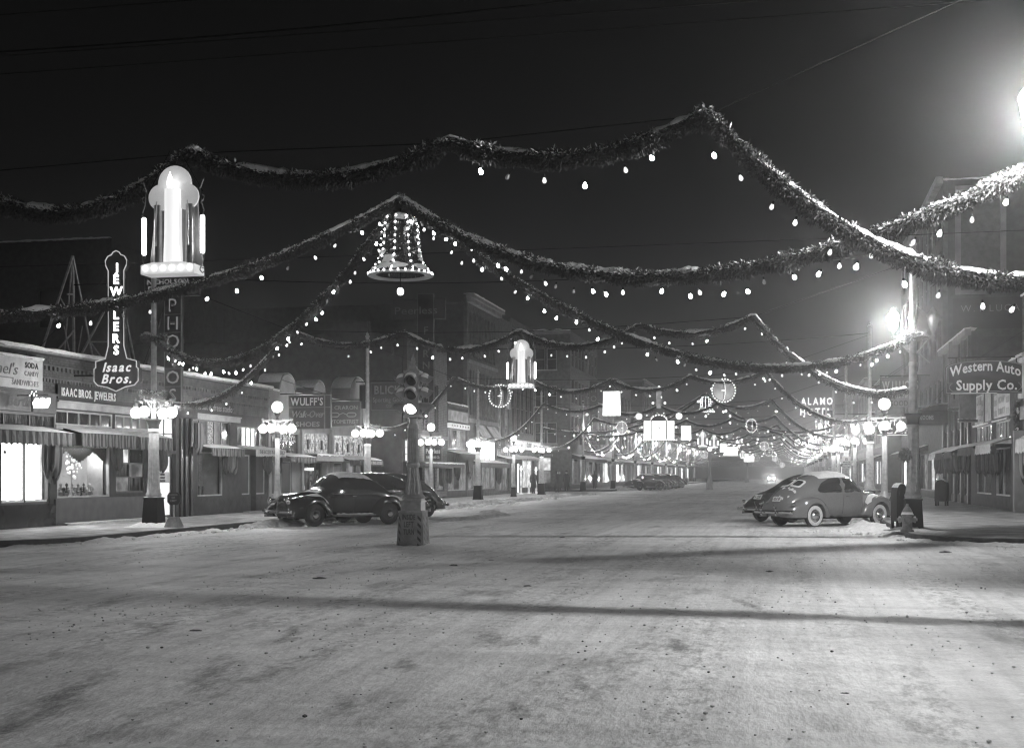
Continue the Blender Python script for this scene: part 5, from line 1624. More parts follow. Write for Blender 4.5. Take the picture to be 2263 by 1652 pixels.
# neon jewellers sign and photographer's signs
def neon_outline(cx, z0):
    return [(cx-.26, z0+1.35), (cx-.26, z0+3.55), (cx-.34, z0+3.7), (cx-.36, z0+3.85), (cx-.28, z0+3.98), (cx-.16, z0+4.02), (cx-.1, z0+4.1), (cx, z0+4.14), (cx+.1, z0+4.1), (cx+.16, z0+4.02), (cx+.28, z0+3.98), (cx+.36, z0+3.85), (cx+.34, z0+3.7), (cx+.26, z0+3.55), (cx+.26, z0+1.35),
            (cx+.36, z0+.98), (cx+.68, z0+.9), (cx+.68, z0+.72), (cx+.74, z0+.68), (cx+.74, z0+.32), (cx+.62, z0+.2), (cx+.3, z0+.14), (cx, z0+.02), (cx-.3, z0+.14), (cx-.62, z0+.2), (cx-.74, z0+.32), (cx-.74, z0+.68), (cx-.68, z0+.72), (cx-.68, z0+.9), (cx-.36, z0+.98)]
yj = 34.4; cx = -19.28; z0 = 4.06
t, F = projsign('jewellers_sign', 'tall neon sign spelling JEWELERS above a lit nameplate, its letters glowing white', cx-.7, cx+.7, z0, z0+4.1, yj, sign_black, outline=neon_outline(cx, z0))
q = B(); q.tube([(p[0]*.96+cx*.04, yj-.1, p[1]) for p in neon_outline(cx, z0)], .017, 6, closed=True); q.obj('neon_border', neon_border, t, 60)
text('JEWELERS', F, cx, z0+3.52, .01, .25, neon_white, t, bold=1, vertical=.345, name='letter', each=True)
text('Isaac', F, cx, z0+.6, .01, .26, neon_soft, t, shear=.3, name='lettering', gap=.2, bold=1); text('Bros.', F, cx, z0+.26, .01, .26, neon_soft, t, shear=.3, gap=.2, bold=1)
q = B(); q.tube([(XL, yj, z0+.5), (cx-.6, yj, z0+.5)], .03, 6); q.tube([(XL, yj, z0+3.2), (cx-.2, yj, z0+3.2)], .02, 6); q.tube([(XL-1.5, yj, 5.1), (cx-.2, yj, z0+3.6)], .01, 4); q.obj('bracket', black_iron, t)
yp = 38.4
t, F = projsign('photographer_sign', 'tall dark sign spelling PHOTOS down its face behind the garland', -19.82, -19.22, 3.95, 7.42, yp, sign_black, border=sign_grey)
text('PHOTOS', F, -19.52, 6.92, .01, .42, dim_letter_glow, t, vertical=.585, name='letter', each=True)  # faint glow put into the letters to brighten them
text('PHOTOS', F, -19.52, 6.98, .012, .30, sign_black, t, vertical=.585, bold=2, name='letter_core', each=True)
for k in range(5): q = B(); z = 6.83-.585*k; q.box(-19.8, -19.24, yp-.083, yp-.075, z-.008, z+.008); q.obj('divider', sign_grey, t)
q = B(); q.tube([(XL, yp, 4.3), (-19.8, yp, 4.3)], .03, 6); q.tube([(XL, yp, 5.0), (-19.8, yp, 7.2)], .015, 5); q.obj('bracket', black_iron, t)
t, F = projsign('photo_finisher_sign', 'wide dark nameplate of the photographer above the vertical letters', -20.68, -18.7, 7.46, 8.1, yp+.3, sign_black, border=sign_grey)
text('NICHOLSON', F, -19.85, 7.87, .01, .15, dim_letter_glow, t, width=1.45, bold=1); text('Finisher', F, -19.9, 7.55, .01, .25, dim_letter_glow, t, width=1.3)  # nameplate letters brightened by the same added glow
q = B(); q.tube([(-19.9, yp+.3, 7.46), (-20.7, yp+.3, 5.1)], .03, 6); q.tube([(-19.3, yp+.3, 7.46), (-19.4, yp, 7.3)], .02, 6); q.obj('bracket', black_iron, t)
# steel lattice on the roof
t = thing('roof_mast', 'steel lattice A-frame tower standing on the snowy shop roof', 'mast', (-24, 39.5, 4.8))
X = -24.0
def rp(px, py, dx=0.0):
    y, tt = on_x(px, X+dx); return (X+dx, y, max(4.7, zat(py, tt)))
for k, (a, c, r) in enumerate((((160, 566), (83, 800), .05), ((160, 566), (163, 800), .06), ((161, 566), (207, 800), .04), ((160, 566), (140, 800), .03), ((148, 650), (160, 650), .03), ((163, 730), (105, 800), .035), ((141, 720), (158, 800), .025), ((182, 720), (168, 800), .025), ((132, 655), (150, 690), .025),
        ((255, 640), (170, 800), .05), ((262, 620), (298, 800), .045), ((200, 755), (232, 800), .03), ((200, 755), (235, 755), .03))):
    q = B(); q.tube([rp(a[0], a[1], -.3*(k % 2)), rp(c[0], c[1], -.6*(k % 2))], r, 5); q.obj('strut', grey_metal, t, 50)

# ---- white arched store (shoes, optometrist, sporting goods)
w0, w1 = L(594), L(812)
st = thing('arched_store', 'pale stucco shop building with three rounded arches on its snowy parapet', 'building', (XL, 56, 0))
ZS = 5.12
t1a, t1b = L(598), L(661); t2a, t2b = L(667), L(728); t3a, t3b = L(735), L(806)
holes = [(t1a, t1b, 2.5, 3.42), (t2a, t2b, 2.55, 3.5), (t3a, t3b, 2.5, 3.5), (t1a+.1, L(645), .8, 2.2), (L(668), L(722), .15, 2.2), (L(738), L(758), .8, 2.2), (L(765), L(783), .8, 2.2), (L(786), L(806), .8, 2.2)]
wall(FL, w0+.01, w1, 0, ZS, holes).obj('wall', stucco, st)
block(st, -36, XL-1.0, w0, w1, ZS-.3, brick_dark)
q = B(); q.box(XL-1.0, XL-.25, w0, w0+.3, 0, ZS-.35); q.box(XL-1.0, XL-.25, w1-.3, w1, 0, ZS-.35); q.box(XL-1, XL-.25, w0+.3, w1-.3, ZS-.7, ZS-.3); q.obj('roof_edge', stucco, st)
for k, (pa_, pb_, top) in enumerate(((614, 648, 5.85), (690, 714, 5.8), (770, 806, 6.35))):
    a, c = L(pa_), L(pb_); r = (c-a)/2; cs_ = (a+c)/2; h = top-ZS
    zb_ = ZS-.02
    sq_ = [(a, zb_), (c, zb_)]+[(cs_+r*cos(pi*i/16), zb_+max(0, h-r*.7)+r*.7*sin(pi*i/16)) for i in range(17)]
    q = B(); q.prism(sq_, lambda s, z, d: FL.pt(s, z, d), -.9, .06); q.obj('parapet_arch', stucco, st)
    q = B(); q.tube([FL.pt(cs_+r*1.0*cos(pi*i/16), zb_+max(0, h-r*.7)+r*.7*sin(pi*i/16), .06) for i in range(17)], .07, 6); q.obj('arch_moulding', stucco, st, 60)
    q = B()
    def ac(u, v): 
        an = .35+(pi-.7)*u
        return FL.pt(cs_+(r+.08)*cos(an), zb_+max(0, h-r*.7)+(r*.7+.09)*sin(an)+.02*mnoise.noise(Vector((u*7, k, 1))), .1-1.0*v)
    q.grid(ac, 16, 4); q.obj('snow', snow, st, 70)
snowcap(st, FL, w0, L(613), ZS, -.3, .08, .1, 11); snowcap(st, FL, L(649), L(689), ZS, -.3, .08, .1, 12); snowcap(st, FL, L(715), L(769), ZS, -.3, .08, .1, 13)
window(st, FL, t1a, t1b, 2.5, 3.42, 3, 1, dark_wood, glass_dark, -.08, .05)
text('WULFF SHOE CO.', FL, (t1a+t1b)/2, 3.02, -.07, .26, paint_grey, st, width=(t1b-t1a)*.85, bold=1)
def prism_transom(a, c, z0_, z1_, n):
    f = window(st, FL, a, c, z0_, z1_, n, 1, dark_wood, win_prism, -.08, .05)
    q = B(); s = a+.12
    while s < c-.05: q.fbox(FL, s, s+.012, z0_+.05, z1_-.05, -.075, -.066); s += .115
    z = z0_+.13
    while z < z1_-.06: q.fbox(FL, a+.05, c-.05, z, z+.012, -.075, -.064); z += .105
    q.obj('prism_bars', dark_wood, f, kind='stuff')
    for k in range(n):
        s = a+(c-a)*(k+.5)/n; q = B(); q.fbox(FL, s-.1, s+.1, z0_+.2, z0_+.62, -.07, -.03); q.obj('vent_flap', black_iron, f)
prism_transom(t2a, t2b, 2.55, 3.5, 2); prism_transom(t3a, t3b, 2.5, 3.5, 3)
for px in (664, 731): q = B(); q.fbox(FL, L(px)-.12, L(px)+.12, .15, 3.7, .002, .12); q.obj('pilaster', stone, st)
window(st, FL, t1a+.1, L(645), .8, 2.2, 2, 1, white_trim, None, -.08, .05, pms=[win_dusk, glass_grey])
window(st, FL, L(668), L(722), .15, 2.2, 4, 1, dark_wood, None, -.3, .06, pms=[glass_dark, glass_dark, glass_dark, glass_dark])
for px in (700, 714): text('MALL', FL, L(px), 1.65, -.29, .2, paint_grey, st, vertical=.27)
q = B(); q.fbox(FL, L(688), L(698), 1.82, 1.92, -.2, -.12); q.obj('hanging_lamp', neon_white, st)
q = B(); q.fbox(FL, L(672), L(682), .95, 1.15, -.25, -.2); q.obj('price_card', win_mid, st)
for a, c, pm_ in ((738, 758, glass_grey), (765, 783, win_low), (786, 806, glass_dark)): window(st, FL, L(a), L(c), .8, 2.2, 1, 1, white_trim, pm_, -.08, .05)
awning(st, FL, L(600), L(663), 2.5, 2.36, .8, canvas_a, 'striped awning of the shoe store', .25)
bulk(st, FL, L(667), L(729), 2.22, 2.52, mid_wood, 0, .7, 'marquee'); snowcap(st, FL, L(667), L(729), 2.52, .02, .7, .05, 14)
awning(st, FL, L(734), L(758), 2.5, 2.3, .85, canvas_dark, 'short dark awning of the optometrist', .3)
aw = awning(st, FL, L(760), L(810), 2.5, 2.32, .85, canvas_dark, 'dark awning lettered for sporting goods', .3)
text('NEW SPORTING GOODS', FL, (L(763)+L(808))/2, 2.12, .885, .15, paint_grey, aw, width=(L(808)-L(763))*.95, bold=1)
drape(st, FL, L(595)+.1, 1.6, 2.4, .5, .5, canvas_dark, .2, 10); drape(st, FL, L(786), 1.5, 2.2, .5, .5, canvas_dark, .25, 11)
t, F = projsign('shoe_sign', 'large dark shoe store sign, two panels hung one above the other', -20.32, -18.45, 3.52, 4.92, 50.2, sign_black, border=sign_grey)
text("WULFF'S", F, -19.5, 4.5, .012, .3, paint_white, t, width=1.42, bold=1); text('Walk-Over', F, -19.48, 4.0, .012, .27, paint_grey, t, width=1.45, shear=.35, gap=.04); text('SHOES', F, -19.46, 3.62, .012, .19, paint_grey, t, width=1.05, bold=1)
q = B(); q.box(-20.3, -18.47, 50.11, 50.128, 4.4, 4.43); q.box(-18.75, -18.70, 50.11, 50.128, 3.54, 4.9); q.obj('divider', sign_grey, t)
q = B(); q.tube([(XL, 50.2, 4.98), (-18.45, 50.2, 4.98)], .025, 6); q.tube([(XL, 50.2, 5.6), (-18.7, 50.2, 4.95)], .012, 4); q.obj('bracket', black_iron, t)
t, F = projsign('optometrist_sign', 'dark optometrist sign with an outline of spectacles across it', -20.45, -18.78, 3.8, 4.92, 54.9, sign_black, border=sign_grey)
text('C. CRARON', F, -19.62, 4.56, .012, .17, paint_grey, t, width=1.4); text('OPTOMETRIST', F, -19.62, 3.93, .012, .17, paint_grey, t, width=1.5)
q = B()
for cx_ in (-20.0, -19.2):
    q.tube([(cx_+.24*cos(2*pi*i/16)*(1 if abs(cos(2*pi*i/16)) < .7 else .9), 54.81, 4.32+.09*max(-.8, min(.8, sin(2*pi*i/16)))/.8) for i in range(16)], .022, 5, closed=True)
q.tube([(-19.77, 54.81, 4.33), (-19.6, 54.81, 4.4), (-19.43, 54.81, 4.33)], .02, 5); q.obj('spectacles', paint_grey, t, 60)
q = B(); q.tube([(XL, 54.9, 5.0), (-18.7, 54.9, 5.0), (-18.72, 54.9, 3.75)], .025, 6); q.obj('bracket', black_iron, t)
t, F = projsign('sporting_goods_sign', 'dim sporting goods sign half hidden by the traffic signal', -19.85, -17.9, 4.75, 6.1, 59.6, sign_black, border=sign_grey)
text('BLICK', F, -19.0, 5.55, .012, .38, paint_grey, t, width=1.35, bold=1); text('Sporting Goods', F, -18.9, 5.15, .012, .22, paint_grey, t, width=1.7); text('CO', F, -18.95, 4.9, .012, .13, paint_grey, t)
q = B(); q.box(-20.45, -19.95, 59.55, 59.65, 4.85, 6.0); q.obj('side_panel', sign_black, t)
q = B(); q.tube([(XL, 59.6, 6.15), (-17.95, 59.6, 6.15)], .03, 6); q.obj('bracket', black_iron, t)

# ---- furniture store with its brick gable, past the alley
f0, f1 = 68.4, L(987)
fs_ = thing('furniture_store', 'tall brick furniture store with a stepped gable wall facing the alley', 'building', (XL, 72, 0))
G = FS(f0)
gab = [(-40, 0), (XL-.3, 0), (XL-.3, 8.3), (-21.6, 8.3), (-21.6, 8.9), (-22.3, 8.9), (-22.3, 9.5), (-23.0, 9.5), (-23, 10.2), (-25.5, 10.2), (-25.5, 9.2), (-40, 9.2)]
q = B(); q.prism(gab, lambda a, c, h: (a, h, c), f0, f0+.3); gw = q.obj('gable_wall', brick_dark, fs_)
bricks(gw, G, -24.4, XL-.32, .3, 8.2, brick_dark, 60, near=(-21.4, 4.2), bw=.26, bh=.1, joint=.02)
holes = [(L(897), L(921), 2.35, 3.55), (L(938), L(977), 2.35, 3.55), (L(902), L(915), .7, 2.0), (L(924), L(932), .15, 2.05), (L(938), L(960), .7, 2.0), (L(966), L(980), .7, 2.0), (L(935), L(943), 4.2, 7.0), (L(960), L(968), 4.2, 7.0)]
fw = wall(FL, f0, f1, 0, 9.4, holes).obj('wall', mortar, fs_)
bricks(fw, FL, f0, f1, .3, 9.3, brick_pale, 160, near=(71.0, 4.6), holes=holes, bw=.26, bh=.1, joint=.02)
block(fs_, -40, XL-1, f0+.3, f1, 8.2, brick_dark); q = B(); q.box(XL-1, XL-.25, f0+.3, f1, 8.0, 8.3); q.box(XL-1, XL-.25, f1-.2, f1, 0, 8); q.obj('roof_edge', brick_dark, fs_)
window(fs_, FL, L(897), L(921), 2.35, 3.55, 4, 3, dark_wood, win_cream, -.1, .05); window(fs_, FL, L(938), L(977), 2.35, 3.55, 5, 3, dark_wood, win_cream, -.1, .05)
for a, c in ((902, 915), (938, 960), (966, 980)): window(fs_, FL, L(a), L(c), .7, 2.0, 1, 1, white_trim, win_low if a != 902 else win_mid, -.1, .06)
door(fs_, FL, L(924), L(932), .15, 2.05, dark_wood, glass_dark)
for a, c in ((935, 943), (960, 968)): window(fs_, FL, L(a), L(c), 4.2, 7.0, 1, 2, dark_wood, glass_dark, -.15, .06)
q = B(); q.fbox(FL, f0, f1, 3.75, 3.95, .002, .12); q.obj('belt_course', stone, fs_); snowcap(fs_, FL, f0, f1, 9.4, -.3, .05, .1, 15)
q = B(); q.fbox(FL, L(893), L(984), 2.05, 2.3, .002, 1.2); q.obj('canopy', canvas_dark, fs_); snowcap(fs_, FL, L(893), L(984), 2.3, .02, 1.2, .06, 16)
drape(fs_, FL, L(952), .9, 2.0, .9, .6, canvas_dark, .5, 12); drape(fs_, FL, L(968), 1.0, 2.0, .8, .6, canvas_dark, .5, 13)
t, F = projsign('furniture_sign', 'tall unlit furniture sign with a script name across its head', -20.62, -19.65, 5.7, 11.9, 70.2, sign_black, border=sign_grey)
text('FURNITURE', F, -20.1, 9.6, .012, .42, sign_grey, t, vertical=.66, name='letter', each=True)
q = B(); q.box(-22.1, -19.0, 70.13, 70.27, 10.45, 11.6); q.obj('head_panel', sign_black, t); text('Peerless', F, -20.7, 10.75, .012, .42, sign_grey, t, width=2.5, gap=.12)
q = B(); q.tube([(XL, 70.2, 7), (-20.5, 70.2, 7)], .05, 6); q.tube([(XL, 70.2, 9), (-20.5, 70.2, 9)], .05, 6); q.obj('bracket', black_iron, t)
t, F = projsign('furniture_nameplate', 'small black nameplate in white letters over the furniture store awning', -20.5, -19.45, 2.35, 3.35, 71.2, sign_black)
text('Peerless', F, -19.97, 2.85, .012, .26, paint_white, t, width=.85, bold=1); text('FURNITURE CO.', F, -19.97, 2.55, .012, .13, paint_white, t, width=.8, bold=1)
q = B(); q.tube([(XL, 71.2, 3.4), (-19.5, 71.2, 3.4)], .025, 6); q.obj('bracket', black_iron, t)

# ---- narrow bright shop
n0, n1 = f1+.02, L(1032)
ns = thing('narrow_shop', 'narrow single storey shop with a glowing sign panel and band of square lights', 'building', (XL, 80, 0))
hl = [(n0+.2, n1-.2, 3.2, 4.5), (n0+.2, n1-.2, .6, 2.4)]
wall(FL, n0, n1, 0, 6.1, hl).obj('wall', brick_dark, ns); block(ns, -36, XL-.26, n0, n1, 5.8, brick_dark)
q = B(); q.fbox(FL, n0+.3, n1-.3, 5.0, 5.65, .002, .15); q.obj('sign_panel', sign_glow, ns)
q = B(); q.fbox(FL, n0+.1, n1-.1, 4.55, 4.85, .002, .2); q.obj('light_band', win_mid2, ns)
for k in range(7): s = n0+.5+(n1-n0-1)*k/6; q = B(); q.fbox(FL, s-.09, s+.09, 4.64, 4.76, .2, .21); q.obj('square_badge', black_iron, ns)
window(ns, FL, n0+.2, n1-.2, 3.2, 4.5, 4, 1, dark_wood, None, -.08, .06, bar=.12, pms=[win_low, glass_dark, win_glitter, win_low])
window(ns, FL, n0+.2, n1-.2, .6, 2.4, 3, 1, white_trim, None, -.1, .06, pms=[win_low, win_dusk, win_low])
dentils(ns, FL, n0+.05, n1-.05, 5.72, mortar, .3, .2, .15, .1); snowcap(ns, FL, n0, n1, 6.1, -.3, .05, .1, 17)
awning(ns, FL, n0, n1, 3.1, 2.9, .9, canvas_dark, None, .4); drape(ns, FL, n0+.8, 1.2, 2.9, .9, .6, canvas_dark, .3, 14); drape(ns, FL, n1-1.2, 1.3, 2.9, 1.1, .6, canvas_dark, .3, 15)

# ---- three storey block with tall windows, gothic bay, candle store
def tall_block(name, label, y0, y1, ht, m, cols, rows, zbase, zstep, hw, pm=glass_dark, cornice=True, depth_x=-38, fr=dark_wood, F=FL, px=None):
    t = thing(name, label, 'building', (F.pt((y0+y1)/2, 0, 0)))
    hs = []; wd = (y1-y0-.8)/cols
    for r in range(rows):
        for c in range(cols):
            a = y0+.4+wd*c+wd*.16; hs.append((a, a+wd*.68, zbase+zstep*r, zbase+zstep*r+hw))
    return t, hs
b0, b1 = n1+.02, L(1097)
t3, hs = tall_block('three_storey_block', 'dark three storey block with rows of tall narrow windows and heavy cornice', b0, b1, 13.4, brick_dark, 9, 2, 5.6, 3.9, 3.0)
wall(FL, b0, b1, 0, 13.4, hs+[(b0+.3, b1-.3, 2.6, 4.0), (b0+.3, b1-.3, .6, 2.3)]).obj('wall', brick_mat, t3); block(t3, -38, XL-.26, b0, b1, 13.0, brick_dark)
for h in hs: window(t3, FL, *h, 1, 2, dark_wood, glass_dark, -.15, .06)
q = B(); q.fbox(FL, b0-.2, b1+.2, 13.0, 13.25, .002, .35); q.fbox(FL, b0-.3, b1+.3, 13.25, 13.5, .002, .55); q.obj('cornice', stone, t3); snowcap(t3, FL, b0-.3, b1+.3, 13.5, -.2, .55, .12, 18)
q = B(); q.fbox(FL, b0, b1, 5.1, 5.35, .002, .15); q.fbox(FL, b0, b1, 9.05, 9.25, .002, .12); q.obj('belt_course', stone, t3)
window(t3, FL, b0+.3, b1-.3, 2.6, 4.0, 5, 1, dark_wood, win_bright, -.08, .07, bar=.1); window(t3, FL, b0+.3, b1-.3, .6, 2.3, 5, 1, white_trim, win_low, -.1, .07)
for a in (.18, .58):
    s = b0+(b1-b0)*a; q = B(); q.add([FL.pt(s, 4.2, .7), FL.pt(s+2.6, 4.2, .7), FL.pt(s+2.6, 5.0, .15), FL.pt(s, 5.0, .15), FL.pt(s, 4.18, .66), FL.pt(s+2.6, 4.18, .66), FL.pt(s+2.6, 4.98, .11), FL.pt(s, 4.98, .11)], [(0,1,2,3),(4,7,6,5),(0,4,5,1),(1,5,6,2),(2,6,7,3),(3,7,4,0)]); q.obj('tilted_sign', sign_glow, t3)
awning(t3, FL, b0, b1, 2.62, 2.4, 1.0, canvas_dark, None, .35); drape(t3, FL, b0+1, 1.0, 2.3, 1.1, .7, canvas_dark, .3, 16); drape(t3, FL, b1-1.5, .9, 2.3, 1.2, .7, canvas_dark, .3, 17)
g0_, g1_ = b1+.02, L(1127)
gt = thing('gothic_bay', 'slim bay with two pointed arch windows beside the candle store', 'building', (XL, 96, 0))
hs = []
wall(FL, g0_, g1_, 0, 13.2, [(g0_+.5, g0_+1.9, 3.6, 6.6), (g0_+2.8, g0_+4.2, 3.6, 6.6), (g0_+.4, g1_-.4, .4, 2.8)]).obj('wall', brick_mat, gt); block(gt, -38, XL-.26, g0_, g1_, 13, brick_dark)
for a in (g0_+.5, g0_+2.8):
    window(gt, FL, a, a+1.4, 3.6, 6.6, 1, 2, stone, win_low, -.15, .08)
    ap = [(a-.12, 6.55), (a+1.52, 6.55)]+[(a+.7+.82*cos(pi/2*i/8), 6.55+1.6*sin(pi/2*i/8)) for i in range(9)]+[(a+.7-.82*sin(pi/2*i/8), 6.55+1.6*cos(pi/2*i/8)) for i in range(1, 9)]
    q = B(); q.prism(ap, FL.pt, .003, .12); q.obj('pointed_arch', stone, gt)
    q = B(); q.prism([(a+.7+(p[0]-a-.7)*.78, 6.6+(p[1]-6.55)*.8) for p in ap], FL.pt, .12, .13); q.obj('pane', win_low, gt)
window(gt, FL, g0_+.4, g1_-.4, .4, 2.8, 4, 1, dark_wood, win_low, -.15, .08); awning(gt, FL, g0_, g1_, 3.0, 2.75, .9, canvas_dark, None, .35)
q = B(); 
for k in range(7): s = g0_+.3+(g1_-g0_-.6)*k/6; q.fbox(FL, s-.05, s+.05, 2.85, 3.5, .01, .04)
q.obj('light_bars', win_mid, gt, kind='stuff')
k0, k1 = g1_+.02, 105.0
cd = thing('candle_store', 'corner store with a bright sign band, tall windows above and standing candles outside', 'building', (XL, 100, 0))
hs = [(k0+.5+(k1-k0-1)*i/5+.15, k0+.5+(k1-k0-1)*(i+1)/5-.15, z, z+3.8) for i in range(5) for z in (4.9, 9.2)]
lo = [(k0+.3, k0+2.2, .5, 2.8), (k0+2.6, k0+4.2, .15, 2.8), (k0+4.6, k1-.3, .5, 2.8)]
wall(FL, k0, k1, 0, 13.6, hs+lo).obj('wall', brick_mat, cd); block(cd, -38, XL-.26, k0, k1, 13.3, brick_dark)
for h in hs: window(cd, FL, *h, 1, 2, dark_wood, glass_dark, -.15, .06)
for i, h in enumerate(lo): window(cd, FL, *h, 2, 1, dark_wood, (win_mid, win_bright, win_mid)[i], -.2, .07)
q = B(); q.fbox(FL, k0+.1, k1+.1, 3.6, 4.25, .002, .5); q.obj('sign_band', sign_glow2, cd); text('CROSBY', FL, (k0+k1)/2, 3.78, .505, .34, paint_dark, cd, bold=1); snowcap(cd, FL, k0+.1, k1+.1, 4.25, .02, .5, .06, 19)
for i in range(3): awning(cd, FL, k0+.3+i*(k1-k0-.5)/3, k0+.1+(i+1)*(k1-k0-.5)/3, 3.1, 2.85, .7, canvas_pale, None, .15)
q = B(); q.box(-38, XL, k1, k1+.02, 0, 13.6); q.obj('side_wall', brick_dark, cd)
for k, (px, h) in enumerate(((1151, 1.75), (1168, 1.95), (1184, 1.7))):
    y = 93.5+2.6*k; x = on_y(px, y)[0]
    t = thing('standing_candle', ('first', 'second', 'third')[k]+' tall lit candle figure standing on the pavement by the corner store', 'street decoration', (x, y, KZ), 0, 'tall candles outside the corner store')
    q = B(); q.lathe([(.22, 0), (.2, .06), (.09, .1), (.075, .14), (.07, h)], 14); q.obj('candle', win_mid, t, 50, world=False)
    q = B(); q.lathe([(.0, h), (.05, h+.04), (.09, h+.13), (.05, h+.24), (.0, h+.36)], 10); q.obj('flame', neon_white, t, 60, world=False)

# ---- four storey corner block past the second crossing
q0 = 123.0
cb = thing('corner_block', 'four storey corner block whose plain side wall faces us with snowy window sills', 'building', (XL, q0, 0))
G = FS(q0); hs = []
for r in range(3):
    for c in range(3): 
        x = -24.2-3.4*c; hs.append((x, x+1.0, 4.6+3.6*r, 6.7+3.6*r)); hs.append((x+1.15, x+2.15, 4.6+3.6*r, 6.7+3.6*r))
gl = [(-26.4, -22.6, .7, 3.3)]
wall(G, -40, XL-.0, 0, 15.6, hs+gl).obj('side_wall', brick_mat, cb)
for h in hs: window(cb, G, *h, 1, 2, white_trim, glass_dark, -.12, .07, sill=stone)
window(cb, G, *gl[0], 3, 2, mid_wood, None, -.12, .08, pms=[win_low, win_low, glass_grey, win_low, win_low, win_mid])
q = B(); q.box(-26.6, -22.4, q0-.5, q0-.01, 3.4, 3.6); q.obj('window_hood', stone, cb)
q = B(); q.box(-40, XL+.02, q0-.12, q0-.003, 4.0, 4.25); q.box(-40, XL+.02, q0-.2, q0-.003, 15.3, 15.65); q.obj('belt_course', stone, cb); snowcap(cb, G, -40, XL, 15.66, -.3, .2, .15, 20)
y1 = 141.0; hs = [(q0+.8+i*2.2, q0+2.2+i*2.2, 5+3.6*r, 7.4+3.6*r) for i in range(8) for r in range(3)]
wall(FL, q0+.26, y1, 0, 15.6, hs+[(q0+1, y1-1, .6, 3.2)]).obj('wall', brick_mat, cb); block(cb, -40, XL-.26, q0+.3, y1, 15.3, brick_dark)
for h in hs: window(cb, FL, *h, 1, 2, dark_wood, glass_dark, -.12, .07)
window(cb, FL, q0+1, y1-1, .6, 3.2, 8, 1, dark_wood, None, -.15, .1, pms=[win_low, glass_dark, win_dusk, win_mid, glass_dark, win_low, glass_dark]); awning(cb, FL, q0+1, y1-1, 3.6, 3.2, 1.2, canvas_dark, None, .35)
t, F = projsign('store_sign', 'dark projecting sign reading BOSTON STORE on the four storey block', -20.6, -17.9, 4.6, 5.8, 128, sign_black, border=sign_grey); text('BOSTON', F, -19.25, 5.15, .012, .42, sign_grey, t, width=2.2, shear=.2, bold=1); text('STORE', F, -19.25, 4.7, .012, .3, sign_grey, t, bold=1)
q = B(); q.tube([(XL, 128, 5.9), (-18, 128, 5.9)], .05, 6); q.obj('bracket', black_iron, t)
t, F = projsign('dark_banner_sign', 'dark vertical store sign hung on the four storey block', -20.5, -19.6, 5.5, 11.5, 134, sign_black, border=sign_grey); text('HOTEL', F, -20.05, 10.3, .012, .6, sign_grey, t, vertical=1.0, name='letter', each=True)
q = B(); q.tube([(XL, 134, 6.5), (-20.4, 134, 6.5)], .05, 6); q.tube([(XL, 134, 10.5), (-20.4, 134, 10.5)], .05, 6); q.obj('bracket', black_iron, t)

# ================================================================== BUILDINGS, HOTEL SIDE
def shopfront(t, s0, s1, F=FR, zt=2.9, lit=(win_low,), n=3, kick=.7, m=None, fr=dark_wood, d=-.15):
    window(t, F, s0, s1, kick, zt, n, 1, fr, None, d, .07, pms=list(lit))
# corner store at the edge of view
a0, a1 = 36.2, 51.6
t = thing('auto_store', 'dark corner store with snowy awnings and posts at the edge of the pavement', 'building', (XR, 44, 0))
wall(FR, a0, a1, 0, 8.4, [(a0+1, a1-6.5, .7, 2.9), (a1-5.8, a1-.9, .7, 2.9)]).obj('wall', brick_mat, t); block(t, XR+.26, 30, a0, a1, 8.2, brick_dark)
shopfront(t, a0+1, a1-6.5); shopfront(t, a1-5.8, a1-.9)
q = B(); q.fbox(FR, a1-.35, a1-.02, .17, 3.3, .002, .35); q.obj('pilaster', stone, t)
awning(t, FR, a0+.8, a1-9.2, 3.2, 2.8, 1.0, canvas_a, 'striped awning at the corner store', .35); awning(t, FR, a1-8.8, a1-4.0, 3.15, 2.85, .9, canvas_pale, 'pale snowy awning at the edge of the picture', .5)
drape(t, FR, a1-4.1, 1.2, 2.9, .9, .8, canvas_b, .3, 21)
q = B(); q.fbox(FR, a0, a1, 3.7, 4.2, .002, .1); q.obj('fascia_board', mid_wood, t); snowcap(t, FR, a0, a1, 8.4, -.3, .05, .1, 31)
q = B(); q.fbox(FR, a1-2.2, a1-.2, 4.5, 6.0, .05, .2); q.obj('lit_panel', sign_glow, t); snowcap(t, FR, a1-2.3, a1-.1, 6.0, .02, .4, .12, 32)
# auto supply sign
zb_, xl_, xr_, ys_ = 4.66, 5.78, 8.62, 50.6
oc = (xl_+xr_)/2; hw = (xr_-xl_)/2
arch = [(xl_, zb_), (xr_, zb_), (xr_, zb_+1.0)]+[(oc+hw*.97*cos(pi*i/14), zb_+1.0+.24*sin(pi*i/14)) for i in range(1, 14)]+[(xl_, zb_+1.0)]
t, F = projsign('auto_supply_sign', 'arched dark neon sign for an auto supply store, letters outlined in pale tubing', xl_, xr_, zb_, zb_+1.25, ys_, sign_black, outline=arch)
def co(x, z): return (oc+(x-oc)*.965, ys_-.09, zb_+.03+(z-zb_)*.955)
q = B(); q.tube([co(*p) for p in arch], .014, 5, closed=True)
q.tube([co(xl_+.05, zb_+1.02), co(xl_+.05, zb_+.38), co(xl_+.22, zb_+.38), co(xl_+.12, zb_+.3), co(xl_+.1, zb_+.18), co(xl_+.22, zb_+.06), co(xr_-.22, zb_+.06), co(xr_-.1, zb_+.18), co(xr_-.12, zb_+.3), co(xr_-.22, zb_+.38), co(xr_-.05, zb_+.38), co(xr_-.05, zb_+1.02)], .011, 5)
q.obj('neon_outline', paint_grey, t, 50)
